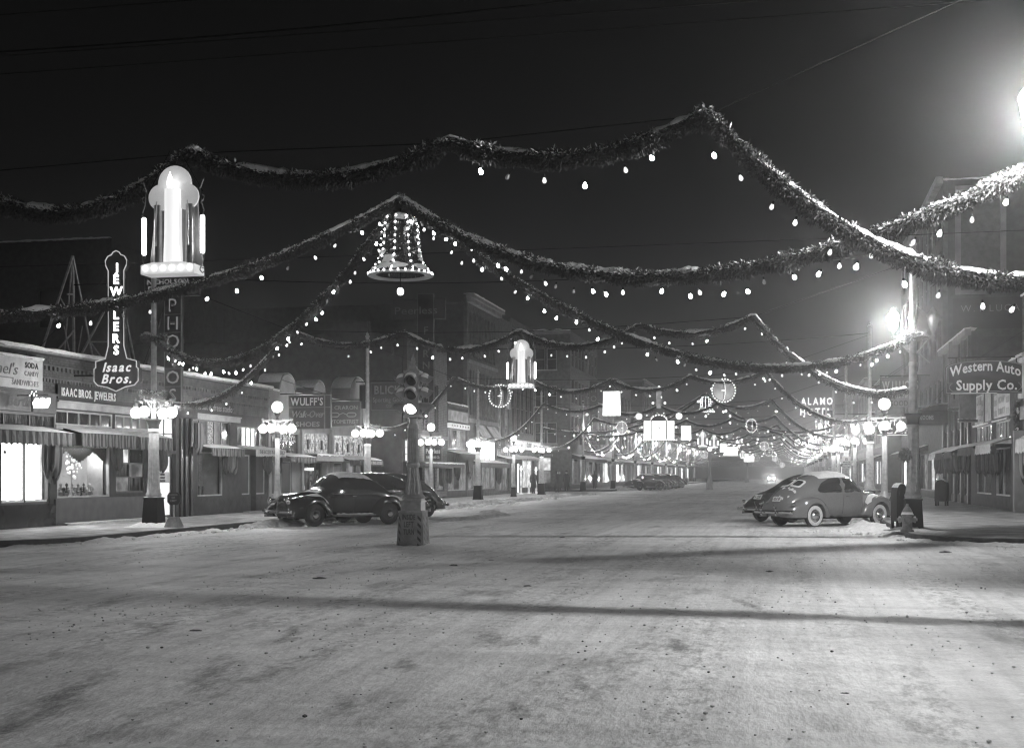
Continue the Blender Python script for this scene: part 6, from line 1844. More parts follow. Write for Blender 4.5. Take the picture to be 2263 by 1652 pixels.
text('Western Auto', F, oc, zb_+.62, .012, .36, paint_white, t, width=2.52, bold=1, arc=.24, gap=.06); text('Supply Co.', F, oc+.05, zb_+.14, .012, .36, paint_white, t, width=2.15, bold=1, gap=.1)
q = B(); q.tube([(xl_+.1, ys_, zb_+1.36), (XR, ys_, zb_+1.36)], .03, 6); q.tube([(xl_+.4, ys_, zb_+1.0), (xl_+.4, ys_, zb_+1.36)], .02, 5); q.tube([(xr_-.3, ys_, zb_+1.0), (xr_-.3, ys_, zb_+1.36)], .02, 5); q.tube([(xl_+1, ys_, zb_+1.2), (XR, ys_, zb_+2.4)], .01, 4); q.obj('bracket', black_iron, t, 50)
q = B(); q.box(xl_+.2, xr_-1.0, ys_-.12, ys_-.075, zb_-.0, zb_+.02); q.obj('snow', snow, t)

# low brick clothing shop with paper bills over the windows
s0_, s1_ = 51.7, R_(2146)
t = thing('clothing_shop', 'low brick shop with paper sale bills pasted above its dark windows', 'building', (XR, 58, 0))
w1a, w1b, w2a, w2b = R_(2232), R_(2200), R_(2190), R_(2157)
hs = [(w1a, w1b, .75, 2.75), (w2a, w2b, .75, 2.75), (w1a, w1b, 2.95, 3.85), (w2a, w2b, 2.95, 3.85)]
cw = wall(FR, s0_, s1_, 0, 6.0, hs).obj('wall', mortar, t); block(t, XR+.26, 24, s0_, s1_, 5.7, brick_dark)
bricks(cw, FR, s0_, s1_, 3.95, 5.95, brick_mat, 150, near=(54, 5.2)); bricks(cw, FR, s0_, s1_, .2, .74, brick_dark, 60, near=(56, .5))
for h in hs[:2]:
    showcase(t, FR, h[0], h[1], h[2], h[3], win_dusk, .8); window(t, FR, *h, 2, 1, white_trim, glass_clear, -.06, .06)
    q = B(); q.lathe([(.02, 0), (.02, .5), (.16, .7), (.2, 1.1), (.1, 1.25), (.05, 1.3), (.08, 1.4), (.0, 1.5)], 12, FR.pt((h[0]+h[1])/2+.3, .8, -.45)); q.obj('dress_form', white_trim, t, 50)
for h in hs[2:]: window(t, FR, *h, 5, 1, white_trim, None, -.06, .06, bar=.08, pms=[glass_dark, win_dusk, win_low, glass_dark, win_low])
for h in hs[2:]: snowcap(t, FR, h[0]-.1, h[1]+.1, 3.9, .0, .14, .05, h[0]); q = B(); q.fbox(FR, h[0]-.1, h[1]+.1, 3.85, 3.9, .0, .14); q.obj('lintel', white_trim, t)
for k, (pa_, pb_, zl, zh, tx) in enumerate(((2232, 2197, 4.02, 5.55, ('SUITS', 'NOW', 'TODAY')), (2190, 2178, 4.0, 5.3, ()), (2174, 2155, 3.98, 5.3, ('SALE', 'ALL', 'HATS')))):
    a, c = R_(pa_), R_(pb_)
    q = B(); q.fbox(FR, a, c, zl, zh, .014, .03); pb = q.obj('paper_bill', sign_pale, t)
    for i, w in enumerate(tx): text(w, FR, (a+c)/2, zh-.45-.48*i, .031, .26 if i else .36, paint_grey, pb, bold=1, width=(c-a)*(.42 if i else .5))
    for i in range(3 if tx else 0):
        for e in (a+.12, c-.12-(c-a)*.18):
            q = B(); q.fbox(FR, e, e+(c-a)*.18, zh-.55-.45*i, zh-.3-.45*i, .03, .034); q.obj('print_block', paint_grey, pb)
q = B(); q.fbox(FR, s0_, s1_, 6.0, 6.12, -.3, .12); q.obj('coping', stone, t); snowcap(t, FR, s0_, s1_, 6.12, -.3, .1, .1, 33)
awning(t, FR, w1a-.3, w1b+.2, 3.1, 2.86, .8, canvas_pale, 'pale snowy awning below the largest sale bill', .4); awning(t, FR, w2a-.2, w2b+.4, 3.1, 2.86, .8, canvas_dark, 'dark snowy awning below the smaller sale bill', .4)
for i in range(4): drape(t, FR, w1a+.1+(w1b-w1a)*i/3.2, 1.6-.1*(i % 2), 2.5, .75, .5, canvas_dark, .3, 22+i)
drape(t, FR, w2b-.2, 1.6, 2.5, .7, .6, canvas_dark, .3, 27); drape(t, FR, w2a+.2, 1.65, 2.5, .7, .6, canvas_dark, .3, 28)
q = B(); 
pts = [FR.pt(s0_+.3+.06*sin(i*1.3), 4.4-.14*i, .12) for i in range(14)]
garland('snowy greenery swag hanging down beside the sale bills', [[Vector(p) for p in pts]], .12, 500, 9, seed=81, bulbs='none')

# white pilastered shop and its boards
p0_, p1_ = s1_+.02, 77.0
t = thing('pilaster_shop', 'two storey shop with pale pilasters and blank sign boards hung before it', 'building', (XR, 71, 0))
hs = [(p0_+.6+2.7*i, p0_+2.4+2.7*i, z, z+h) for i in range(4) for z, h in ((.6, 2.2), (3.1, .9), (5.0, 2.6))]
wall(FR, p0_, p1_, 0, 8.6, hs).obj('wall', brick_dark, t); block(t, XR+.26, 26, p0_, p1_, 8.3, brick_dark)
for h in hs: window(t, FR, *h, 2, 1, mid_wood if h[2] < 3 else dark_wood, None, -.1, .07, pms=[win_dusk, win_low] if h[2] < 5 else [glass_dark])
for i in range(5): q = B(); s = p0_+.25+2.62*i; q.fbox(FR, s-.14, s+.14, .17, 8.4, .002, .14); q.obj('pilaster', mid_wood, t)
q = B(); q.fbox(FR, p0_, p1_, 8.4, 8.7, .002, .3); q.obj('cornice', stone, t); snowcap(t, FR, p0_, p1_, 8.7, -.3, .3, .1, 34)
for i, (a, m_) in enumerate(((p0_+.3, canvas_dark), (p0_+4.2, canvas_dark), (p0_+7.6, canvas_pale))):
    awning(t, FR, a, a+2.9, 3.1, 2.75, .9, m_, None, .35); drape(t, FR, a+.5, 1.6, 2.6, .8, .6, canvas_dark, .3, 30+i); drape(t, FR, a+2.3, 1.6, 2.6, .8, .6, canvas_dark, .3, 34+i)
for i, (nm, lb, px0, px1, py0, py1, y, tx, m_) in enumerate((('blank_sign', 'plain pale sign board tilted over the pavement with snow along its foot', 2119, 2156, 870, 927, 62.5, '', sign_grey), ('upright_sign', 'tall pale upright sign with a large letter T', 2096, 2119, 760, 902, 70.5, 'T', sign_grey))):
    x0, tt = on_y(px0, y); x1, _ = on_y(px1, y); z0, z1 = zat(py1, tt), zat(py0, tt)
    ts, F = projsign(nm, lb, x0, x1, z0, z1, y, m_, border=sign_black)
    if tx: text(tx, F, (x0+x1)/2, z0+.5, .012, (x1-x0)*1.1, sign_black, ts, bold=1, width=(x1-x0)*.6); text('BAR', F, (x0+x1)/2, z1-1.2, .012, .3, sign_black, ts, width=(x1-x0)*.7)
    q = B(); q.box(x0-.05, x1+.05, y-.25, y+.2, z0-.12, z0); q.obj('foot_rail', mid_wood, ts); q = B(); q.grid(lambda u, v: (x0-.06+(x1-x0+.12)*u, y-.26+.44*v, z0+.05*(.5+abs(mnoise.noise(Vector((u*4, v*2, i)))))), 10, 4); q.obj('snow', snow, ts, 60)
    q = B(); q.tube([(x0, y, z1+.08), (XR, y, z1+.08)], .03, 6); q.obj('bracket', black_iron, ts)
for i, (nm, lb, px0, px1, py0, py1, y, tx, m_, lm) in enumerate((
    ('rooms_sign', 'small dark sign reading ROOMS under the curved awning', 2028, 2066, 912, 933, 73, 'ROOMS', sign_black, paint_grey),
    ('sports_sign', 'large pale sign of a sporting goods dealer, partly behind the silver pole', 1944, 2033, 834, 900, 84, '', sign_grey, sign_pale),
    ('guns_sign', 'small pale sign lettered GUNS behind the sports dealer sign', 1924, 1945, 856, 905, 97, 'GUNS', sign_grey, sign_black))):
    x0, tt = on_y(px0, y); x1, _ = on_y(px1, y); z0, z1 = zat(py1, tt), zat(py0, tt)
    ts, F = projsign(nm, lb, x0, x1, z0, z1, y, m_, border=sign_black)
    if tx: text(tx, F, (x0+x1)/2, z0+(z1-z0)*.28, .012, (z1-z0)*(.45 if i == 0 else .3), lm, ts, width=(x1-x0)*.8, bold=1)
    else:
        text('W.I.LUCAS', F, (x0+x1)/2, z1-.75, .012, .5, lm, ts, width=(x1-x0)*.9, bold=1); text('SPORTING', F, (x0+x1)/2, z1-1.3, .012, .36, lm, ts, width=(x1-x0)*.75, shear=.2)
        text('GOODS', F, (x0+x1)/2, z1-1.8, .012, .32, sign_black, ts, width=(x1-x0)*.55, bold=1)
    q = B(); q.tube([(x0, y, z1+.1), (XR, y, z1+.1)], .035, 6); q.tube([(x0+.3, y, z1), (XR, y, z1+1.8)], .015, 4); q.obj('bracket', black_iron, ts)
ts, F = projsign('neon_cafe_sign', 'brightly lit neon sign band behind the nearest globe lamps', 6.1, 9.2, 4.35, 5.6, 93, sign_black)
text('CUT RATE', F, 7.65, 5.05, .012, .36, neon_soft, ts, width=2.6, bold=1, name='letter', each=True); text('CAFE', F, 7.65, 4.48, .012, .38, neon_soft, ts, width=2.2, bold=1, name='letter', each=True)
q = B(); q.box(6.1, 9.2, 92.9, 92.92, 5.55, 5.6); q.box(6.1, 9.2, 92.9, 92.92, 4.35, 4.4); q.obj('neon_border', neon_soft, ts)
q = B(); q.tube([(6.2, 93, 5.7), (XR, 93, 5.7)], .04, 6); q.obj('bracket', black_iron, ts)
# curved canopy
ts = thing('curved_awning', 'wide curved dark awning over the pavement above the rooms sign', 'awning', (7.5, 75, 4.4))
q = B()
q.grid(lambda u, v: (XR-.02-2.3*sin(pi/2*v), 73.6+4.2*u, 4.35+1.15*cos(pi/2*v)-.0), 12, 10); q.add([(XR-.02-2.3*sin(pi/2*i/9), 73.6, 4.35+1.15*cos(pi/2*i/9)) for i in range(10)]+[(XR-.02, 73.6, 4.35)], [tuple(range(11))]); q.obj('canvas', canvas_dark, ts, 60)
q = B(); q.grid(lambda u, v: (XR-2.32, 73.6+4.2*u, 4.35-.4*v*(1-.15*abs(sin(u*40)))), 40, 3); q.obj('valance', canvas_dark, ts)
q = B(); q.grid(lambda u, v: (XR-.02-2.3*sin(.9*v), 73.6+4.2*u, 4.42+1.15*cos(.9*v)+.05*mnoise.noise(Vector((u*5, v*3, 2)))), 14, 8); q.obj('snow', snow, ts, 60)

# tall dealer building with its signboard on the side wall
T0, T1 = 77.0, 104.8
lt = thing('tall_corner_building', 'tall brick building on the hotel side with a framed panel high on its side wall', 'building', (XR, T0, 0))
G = FS(T0)
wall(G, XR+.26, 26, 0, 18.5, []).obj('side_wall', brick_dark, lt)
hs = [(T0+1+2.6*i, T0+2.5+2.6*i, z, z+2.2) for i in range(10) for z in (5.0, 8.7, 12.4, 15.4)]
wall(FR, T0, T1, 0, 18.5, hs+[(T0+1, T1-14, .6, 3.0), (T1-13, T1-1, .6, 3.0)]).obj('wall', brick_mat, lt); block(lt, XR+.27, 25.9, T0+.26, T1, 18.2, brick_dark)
for h in hs: window(lt, FR, *h, 1, 2, dark_wood, glass_dark, -.12, .07)
window(lt, FR, T0+1, T1-14, .6, 3.0, 6, 1, dark_wood, None, -.15, .08, pms=[win_low, glass_dark, win_mid, win_dusk]); window(lt, FR, T1-13, T1-1, .6, 3.0, 6, 1, dark_wood, None, -.15, .08, pms=[win_mid, win_low, win_bright])
awning(lt, FR, T0+8, T0+13, 3.5, 3.1, 1.1, canvas_dark, None, .4); awning(lt, FR, T1-13, T1-2, 3.5, 3.1, 1.1, canvas_dark, None, .4); drape(lt, FR, T0+9, 1.6, 3.0, 1.0, .8, canvas_dark, .4, 41)
q = B(); q.fbox(FR, T0, T1, 18.3, 18.7, .002, .4); q.obj('cornice', stone, lt); snowcap(lt, G, XR, 26, 18.5, -.3, .1, .12, 35)
q = B(); a, c, z0, z1 = 9.35, 12.1, 11.9, 18.1
for e in ((a, c, z1-.25, z1), (a, c, z0, z0+.25), (a, a+.3, z0+.25, z1-.25), (c-.3, c, z0+.25, z1-.25)): q.fbox(G, e[0], e[1], e[2], e[3], .003, .12)
q.obj('panel_frame', stone, lt); q = B(); q.fbox(G, a+.3, c-.3, z0+.25, z1-.25, .003, .03); q.obj('panel', brick_mat, lt)
q = B(); q.fbox(G, 9.2, 13.2, 9.9, 11.7, .003, .08); q.obj('signboard', sign_black, lt); text('W. I. LUCAS', G, 11.4, 10.9, .082, .38, paint_grey, lt, width=3.5, bold=2, gap=.35)
for k, (px, py, y) in enumerate(((2083, 672, 80), (2035, 760, 84), (1925, 860, 100))):
    x, tt = on_y(px, y); z = zat(py, tt); x = min(x, XR-.1)
    ts = thing('flag_staff', ('highest', 'middle', 'lowest')[k]+' slanting flag staff with a furled snow edged flag over the pavement', 'flag', (XR, y, z-1.2), 0, 'flag staffs slanting from the facades')
    q = B(); q.tube([(XR, y, z-1.2), (XR-1.5, y, z+.3)], .03, 6); q.sphere((XR-1.53, y, z+.33), .07, 8, 6); q.obj('staff', white_trim, ts, 60)
    q = B(); q.grid(lambda u, v: (XR-.2-1.2*u+.45*v*(1-u*.3), y+.06*sin(u*9), z-1.0+1.2*u-.55*v+.05*sin(v*6+u*4)), 10, 6); q.obj('flag', sign_grey, ts, 60)

# ---- generic facades further down both sides
def far_block(name, label, F, y0, y1, ht, m, rows, cols, lit, depth_=16):
    cx = F.pt(y0, 0, 0)[0]; sg = F.sgn
    t = thing(name, label, 'building', (cx, (y0+y1)/2, 0))
    hs = []; w = (y1-y0-1)/cols; zst = (ht-4.2)/max(1, rows)
    for r in range(rows):
        for c in range(cols):
            a = y0+.5+w*c+w*.2; hs.append((a, a+w*.6, 4.6+zst*r, 4.6+zst*r+zst*.55))
    g = (y0+.8, y1-.8, .6, 3.0)
    wall(F, y0, y1, 0, ht, hs+[g]).obj('wall', m, t)
    q = B(); xa = cx-sg*.26; xb = cx-sg*depth_; q.box(min(xa, xb), max(xa, xb), y0, y1, 0, ht-.3); q.obj('body', brick_dark, t)
    for h in hs: window(t, F, *h, 1, 1, dark_wood, None, -.1, .08, pms=[rnd.choice([glass_dark]*5+[win_low])])
    window(t, F, *g, max(3, int((y1-y0)/2.2)), 1, dark_wood, None, -.15, .1, pms=lit)
    q = B(); q.fbox(F, y0, y1, ht-.3, ht, .002, .3); q.obj('cornice', stone, t); snowcap(t, F, y0, y1, ht, -.3, .25, .15, y0)
    awning(t, F, y0+.6, y1-.6, 3.5, 3.1, 1.1, canvas_dark, None, .35)
    q = B(); q.fbox(F, y0+2, y1-2, 3.6, 4.2, .002, .15); q.obj('sign_band', rnd.choice([sign_grey, sign_glow, sign_black]), t)
    return t
LF = [(141.2, 155, 9.5), (155.2, 172, 13.2), (172.2, 188, 8.5), (188.2, 206, 15.5), (206.2, 228, 10), (228.2, 250, 12), (250.2, 280, 9)]
RF = [(122, 136, 10.5), (136.2, 150, 8.0), (150.2, 168, 12.5), (168.2, 186, 9.0), (186.2, 208, 13), (208.2, 232, 10), (232.2, 262, 11)]
od = ('first', 'second', 'third', 'fourth', 'fifth', 'sixth', 'seventh')
for i, (y0, y1, h) in enumerate(LF): far_block('shop_block', od[i]+' dim shop block beyond the four storey corner block', FL, y0, y1, h, brick_mat if i % 2 else stucco, 1 if h < 10 else 2, 5, rnd.sample([win_low, win_mid, win_dusk, glass_dark, glass_dark, win_low, win_bright, glass_dark], 7))
for i, (y0, y1, h) in enumerate(RF): far_block('shop_block', od[i]+' dim shop block in the row leading to the lit hotel letters', FR, y0, y1, h, brick_mat if i % 2 else stone, 1 if h < 10 else 2, 5, rnd.sample([win_mid, win_low, win_bright, glass_dark, win_low, glass_dark, win_dusk], 6))
t = thing('hotel_building', 'far tall hotel behind the glowing roof letters', 'building', (XR, 300, 0))
wall(FR, 268, 300, 0, 15, [(270+3*i, 271.5+3*i, z, z+2) for i in range(9) for z in (5, 9)]).obj('wall', brick_mat, t); block(t, XR+.26, 24, 268, 300, 15, brick_dark)
for i in range(9):
    for z in (5, 9): window(t, FR, 270+3*i, 271.5+3*i, z, z+2, 1, 1, dark_wood, win_low if (i+z) % 3 == 0 else glass_dark)
t = thing('hotel_sign', 'glowing white open letters of the hotel sign high above the far street', 'sign', (6, 296, 16))
F = FS(296)
xa, _t = on_y(1769, 296); xb, _ = on_y(1824, 296)
text('ALAMO', F, xa+(xb-xa)*.64, zat(894, _t), 0, 1.5, neon_soft2, t, width=(xb-xa)*1.27, bold=1, name='letter', each=True, gap=.35, depth=.1); text('HOTEL', F, xa+(xb-xa)*.60, zat(917, _t), 0, 1.5, neon_soft2, t, width=(xb-xa)*1.24, bold=1, name='letter', each=True, gap=.35, depth=.1)
q = B()
for z in (zat(894, _t)-.1, zat(917, _t)-.1): q.box(xa-.5, 14, 296.1, 296.25, z-.1, z)
for x in (xa, 9.5, 12): q.box(x-.08, x+.08, 296.1, 296.25, 14 if x > 9 else zat(917, _t)-.2, zat(884, _t))
q.obj('letter_frame', black_iron, t)
for nm, lb, px, py, y, tx, h, st_ in (('drug_sign', 'vertical neon sign reading DRUGS beside the tall poles', 1829, 925, 118, 'DRUGS', .45, .62), ('garage_sign', 'small lit sign reading GARAGE low over the far pavement', 1776, 984, 190, 'GARAGE', .85, 0)):
    x, tt = on_y(px, y); z = zat(py, tt)
    if st_:
        ts, F = projsign(nm, lb, x-.4, x+.4, z-5*st_+.3, z+.75, y, sign_black); text(tx, F, x, z, .012, h, neon_soft2, ts, bold=1, vertical=st_, name='letter', each=True)
        q = B(); q.tube([(x, y, z+.4), (XR, y, z+.4)], .05, 6)
    else:
        ts, F = projsign(nm, lb, x-1.6, x+4.2, z-.4, z+1.2, y, sign_black); text(tx, F, x+1.3, z, .012, h, neon_soft2, ts, bold=1, name='letter', each=True)
        q = B(); q.tube([(x, y, z+1.4), (XR, y, z+1.4)], .05, 6)
    q.obj('bracket', black_iron, ts)
# end of the street: a low row closing the view, and a dark hall behind the white store
t = thing('end_building', 'low dark building closing the far end of the street', 'building', (-10, 420, 0)); block(t, -60, 20, 420, 428, 4, brick_dark, 'wall')
q = B(); q.prism([(-60, 4), (20, 4), (14, 6), (-54, 6)], lambda a, c, h: (a, h, c), 419.5, 428.5); q.obj('roof', snow_dirty, t)
t = thing('dark_hall', 'tall dark hall with lampless windows rising behind the shop row roof', 'building', (-60, 66, 0)); G = FS(66)
hs = [(-62+4*i, -60.6+4*i, z, z+2.2) for i in range(6) for z in (6, 10)]
wall(G, -66, -37.5, 0, 15, hs).obj('wall', brick_dark, t); block(t, -66, -37.5, 66.3, 80, 14.8, brick_dark)
for h in hs: window(t, G, *h, 1, 2, dark_wood, glass_dark)
snowcap(t, G, -66, -37.5, 15, -.3, .1, .12, 44)

# ================================================================== STREET FURNITURE AND PEOPLE
sx, sy = -8.3, 27.9
t = thing('traffic_signal', 'four-way traffic signal on a fluted column with a lettered concrete base, lamp lit', 'traffic signal', (sx, sy, 0), radians(3))
b = B(); b.frust(0, 0, 0, .80, .315, .315, .272, .272); b.obj('concrete_base', base_paint, t, world=False)
q = B(); q.frust(0, 0, .79, .83, .282, .282, .278, .278); q.obj('base_cap', concrete, t, world=False)
def slope(d): return Frame(lambda s, z, dd: (s, -(.315-.043*z/.8)-dd-d, z), 1)
F = slope(.004)
def lettering_local(tx, F, s, z, h, m, parent, width):
    lay, w = layout(tx, h, 1, .14); sc = width/w; q = B()
    for ch, vs, fs in lay: q.add([F.pt(s-width/2+p[0]*sc, z+p[1], 0) for p in vs], fs)
    return q.obj('lettering', m, parent, world=False)
for i, w in enumerate(('INSIDE', 'LEFT', 'TURN')): lettering_local(w, F, -.035, .63-.165*i, .115, paint_dark, t, (.30, .22, .24)[i])
for i in range(5):
    z = .70-.155*i
    for a0, a1 in ((.165, .245), (-.265, -.225)):
        q = B(); q.add([F.pt(a0, z+.03, 0), F.pt(a1, z-.05, 0), F.pt(a1, z-.12, 0), F.pt(a0, z-.04, 0)], [(0, 1, 2, 3)]); q.obj('stripe', paint_dark, t, world=False)
F2 = Frame(lambda s, z, dd: ((.315-.043*z/.8)+.004, s, z), 1)
for i in range(5):
    z = .70-.155*i
    for a0 in (-.24, .03): q = B(); q.add([F2.pt(a0, z+.03, 0), F2.pt(a0+.12, z-.05, 0), F2.pt(a0+.12, z-.12, 0), F2.pt(a0, z-.04, 0)], [(0, 1, 2, 3)]); q.obj('stripe', paint_dark, t, world=False)
b = B(); b.frust(0, 0, .83, 1.02, .23, .23, .226, .226); b.frust(0, 0, 1.02, 1.05, .25, .25, .245, .245); b.lathe([(.275, 1.05), (.26, 1.09), (.275, 1.13), (.245, 1.17), (.215, 1.2)], 28); b.obj('pedestal', sig_paint, t, 35, world=False)
b = B(); b.lathe([(.215, 1.2), (.19, 1.35), (.15, 1.6), (.125, 1.78), (.12, 1.82)], 32, flute=.13); b.obj('flared_shaft', sig_paint, t, 30, world=False)
b = B(); b.lathe([(.13, 1.8), (.155, 1.84), (.155, 1.88), (.13, 1.92)], 28); b.obj('collar', sig_paint, t, 40, world=False)
b = B(); b.lathe([(.125, 1.9), (.12, 2.3), (.112, 2.70)], 32, flute=.11); b.lathe([(.125, 2.68), (.13, 2.74), (.115, 2.78)], 24); b.lathe([(.095, 2.77), (.095, 2.95)], 20); b.obj('column', sig_paint, t, 30, world=False)
H0 = 2.93
b = B(); b.frust(0, 0, H0, H0+.06, .195, .195, .175, .175); b.frust(0, 0, H0+.06, H0+1.0, .158, .158, .158, .158); b.frust(0, 0, H0+1.0, H0+1.05, .19, .19, .185, .185); b.frust(0, 0, H0+1.05, H0+1.1, .145, .145, .1, .1)
b.frust(0, 0, H0+1.1, H0+1.16, .09, .09, .08, .08); b.lathe([(.07, H0+1.16), (.04, H0+1.2), (.065, H0+1.27), (.035, H0+1.3), (.05, H0+1.33), (.02, H0+1.38), (.004, H0+1.46)], 12)
b.obj('signal_head', sig_paint, t, 30, world=False)
for k in range(4):
    R4 = Matrix.Rotation(k*pi/2, 3, 'Z')
    for i in range(3):
        zc = H0+.20+.315*(2-i); lit = (i == 2 and k in (0, 2))
        TT = lambda p, R4=R4: R4 @ Vector((p.x, -.158-p.z, p.y))
        q = B(); q.T = lambda p, zc=zc, TT=TT: TT(Vector((p.x, p.y+zc, p.z))); q.lathe([(.142, 0), (.146, .02), (.128, .03), (.121, .012)], 24, cap=False); bz = q.obj('bezel', sig_paint, t, 50, world=False)
        q = B(); q.T = lambda p, zc=zc, TT=TT: TT(Vector((p.x, p.y+zc, p.z))); q.lathe([(.123, .008), (.095, .03), (.05, .045), (.001, .05)], 24); q.obj('lens', lens_lit if lit else red_lens, t, 60, world=False)
        q = B(); q.T = lambda p, zc=zc, TT=TT: TT(Vector((p.x, p.y+zc, p.z)))
        def vz(u, v):
            a = radians(-12+204*u); l = .30*(.35+.65*sin(max(0, min(pi, pi*u)))); return (.142*cos(a), .142*sin(a)-.06*v*v, .02+l*v)
        q.grid(vz, 20, 7); q.obj('visor', sig_paint, t, 60, world=False)
        if i < 2:
            q = B(); q.T = lambda p, zc=zc, TT=TT: TT(Vector((p.x, p.y+zc, p.z)))
            def vs_(u, v):
                a = radians(35+110*u); e = min(1, 5*u, 5*(1-u), 5*v, 5*(1-v)); return ((.152+.03*e)*cos(a), (.152+.035*e)*sin(a)-.06*(.1+.8*v)**2, .03+.2*(.1+.8*v))
            q.grid(vs_, 12, 7); q.obj('snow', snow, t, 60, world=False)
# second signal far down the street
def small_signal(x, y, label):
    t = thing('traffic_signal', label, 'traffic signal', (x, y, 0), 0, 'signal columns down the middle of the street')
    b = B(); b.frust(0, 0, 0, .8, .385, .385, .33, .33); b.obj('concrete_base', concrete, t, world=False)
    b = B(); b.lathe([(.29, .8), (.28, 1.1), (.2, 1.2), (.13, 1.8), (.12, 2.9), (.1, 3.1)], 16); b.obj('column', sig_paint, t, 40, world=False)
    b = B(); b.frust(0, 0, 3.1, 3.9, .18, .18, .18, .18); b.lathe([(.12, 3.9), (.05, 4.05), (.1, 4.15)], 10); b.obj('signal_head', sig_paint, t, 30, world=False)
    q = B(); q.sphere((0, 0, 4.3), .22, 14, 10); q.obj('globe', globe_lit, t, 60, world=False); bulb_light(t, 0, 0, 4.3, 50)
    return t
s2 = small_signal(-8.1, 137, 'distant signal column with a lit globe in the middle of the far crossing')
dup(s2, (-8.0, 262, 0), 0, 'farthest signal column, faint in the haze')

# hydrant
hx, hy = 2.98, 34.15
t = thing('fire_hydrant', 'squat cast iron fire hydrant with domed cap in front of the silver pole', 'fire hydrant', (hx, hy, .17))
b = B(); b.lathe([(.17, 0), (.17, .05), (.125, .06), (.12, .40), (.15, .41), (.155, .45), (.125, .46), (.13, .52), (.09, .60), (.045, .66), (.03, .72), (.0, .73)], 24); b.obj('barrel', hydrant_paint, t, 35, world=False)
for a in (pi, 0, -pi/2):
    q = B(); r = .085 if a != -pi/2 else .11
    q.T = lambda p, a=a: Vector((cos(a)*(.11+p.z)-sin(a)*p.x, sin(a)*(.11+p.z)+cos(a)*p.x, .32+p.y)); q.lathe([(r*.75, 0), (r*.75, .05), (r, .055), (r, .1), (r*.4, .105), (r*.4, .14), (.001, .14)], 14); q.obj('nozzle', hydrant_paint, t, 40, world=False)
q = B(); q.lathe([(.16, .455), (.14, .48), (.128, .52)], 20); q.obj('snow', snow, t, 60, world=False)
def mailbox(x, y, rz, label, name='mail_box', w=.27):
    t = thing(name, label, 'mail box', (x, y, .17), rz)
    pr = [(-w, .22), (w, .22), (w, .95)]+[(w*cos(pi*i/12), .95+.27*sin(pi*i/12)) for i in range(1, 12)]+[(-w, .95)]
    b = B(); b.prism(pr, lambda a, c, h: (a, h, c), -.25, .25); b.obj('box', black_iron, t, 35, world=False)
    for sx_ in (-w*.8, w*.8):
        for sy_ in (-.2, .2): q = B(); q.box(sx_-.035, sx_+.035, sy_-.035, sy_+.035, 0, .22); q.obj('leg', black_iron, t, world=False)
    q = B(); q.box(-w*.6, w*.6, -.275, -.25, .9, 1.02); q.obj('flap', black_iron, t, world=False)
    q = B(); q.grid(lambda u, v: ((w+.01)*cos(.6+1.9*u), -.26+.52*v, .95+.29*sin(.6+1.9*u)+.02*mnoise.noise(Vector((u*4, v*3, x)))), 10, 5); q.obj('snow', snow, t, 60, world=False)
    return t
mailbox(2.9, 35.6, radians(14), 'narrow black arched box standing just behind the fire hydrant', w=.14)
mailbox(7.0, 62.5, radians(-20), 'dark arched mail box alone farther along the pavement by the low shops')
# little stop sign on a cone
t = thing('kerb_sign', 'small black shield sign on a rod in a concrete cone by the kerb', 'sign', (-16.85, 33.15, KZ))
b = B(); b.frust(0, 0, 0, .3, .21, .21, .11, .11); b.obj('concrete_foot', concrete, t, world=False)
b = B(); b.tube([(0, 0, .3), (0, 0, .66)], .028, 8); b.obj('rod', silver_paint, t, 50, world=False)
b = B(); b.prism([(-.12, .64), (.12, .64), (.19, .72), (.19, .9), (.13, .99), (-.13, .99), (-.19, .9), (-.19, .72)], lambda a, c, h: (a, h, c), -.03, .03); sp = b.obj('shield', sign_black, t, world=False)
for i, (w, wd) in enumerate((('PARKING', .24), ('NO', .1), ('LIMIT', .2))):
    lettering_local(w, Frame(lambda s, z, d: (s, -.033, z), 1), 0, .9-.085*i, .05, paint_grey, sp, wd)
# parking notice on a pole
x, tt = on_y(1867, 74.0); 
t, F = projsign('parking_notice', 'white notice limiting parking to minutes, fixed to a lamp pole behind the grey car', 2.98, 3.42, 1.95, 2.62, 73.95, paint_white, th=.02)
text('15', F, 3.2, 2.42, .004, .14, paint_dark, t, bold=1); text('MINUTE', F, 3.2, 2.29, .004, .07, paint_dark, t, bold=1); text('PARKING', F, 3.2, 2.17, .004, .07, paint_dark, t, bold=1); text('DAY TIME', F, 3.2, 2.03, .004, .05, paint_dark, t, bold=1)
b = B(); b.lathe([(.16, 2.0), (.16, 2.04)], 16, (3.2, 74.4, 0)); b.lathe([(.16, 2.5), (.16, 2.54)], 16, (3.2, 74.4, 0)); b.box(3.18, 3.22, 73.96, 74.25, 2.0, 2.04); b.box(3.18, 3.22, 73.96, 74.25, 2.5, 2.54); b.obj('strap', steel_dark, t)
t = thing('pole_wreath', 'round dark wreath fixed to the fluted trunk of the silver pole', 'wreath', (2.98, 34.8, 2.15))
b = B(); r_ = random.Random(4)
for i in range(700):
    a = r_.uniform(0, 2*pi); R0 = .10+.05*r_.uniform(-1, 1); p = Vector((R0*cos(a), r_.uniform(-.05, .03), R0*sin(a))); d = Vector((r_.uniform(-1, 1), r_.uniform(-.6, .2), r_.uniform(-1, 1))).normalized(); s_ = d.cross(Vector((r_.uniform(-1, 1), 1, r_.uniform(-1, 1)))).normalized()*.012
    b.add([p, p+d*.04+s_, p+d*.08, p+d*.04-s_], [(0, 1, 2, 3)])
b.obj('foliage', wreath_mat, t, world=False, kind='stuff')
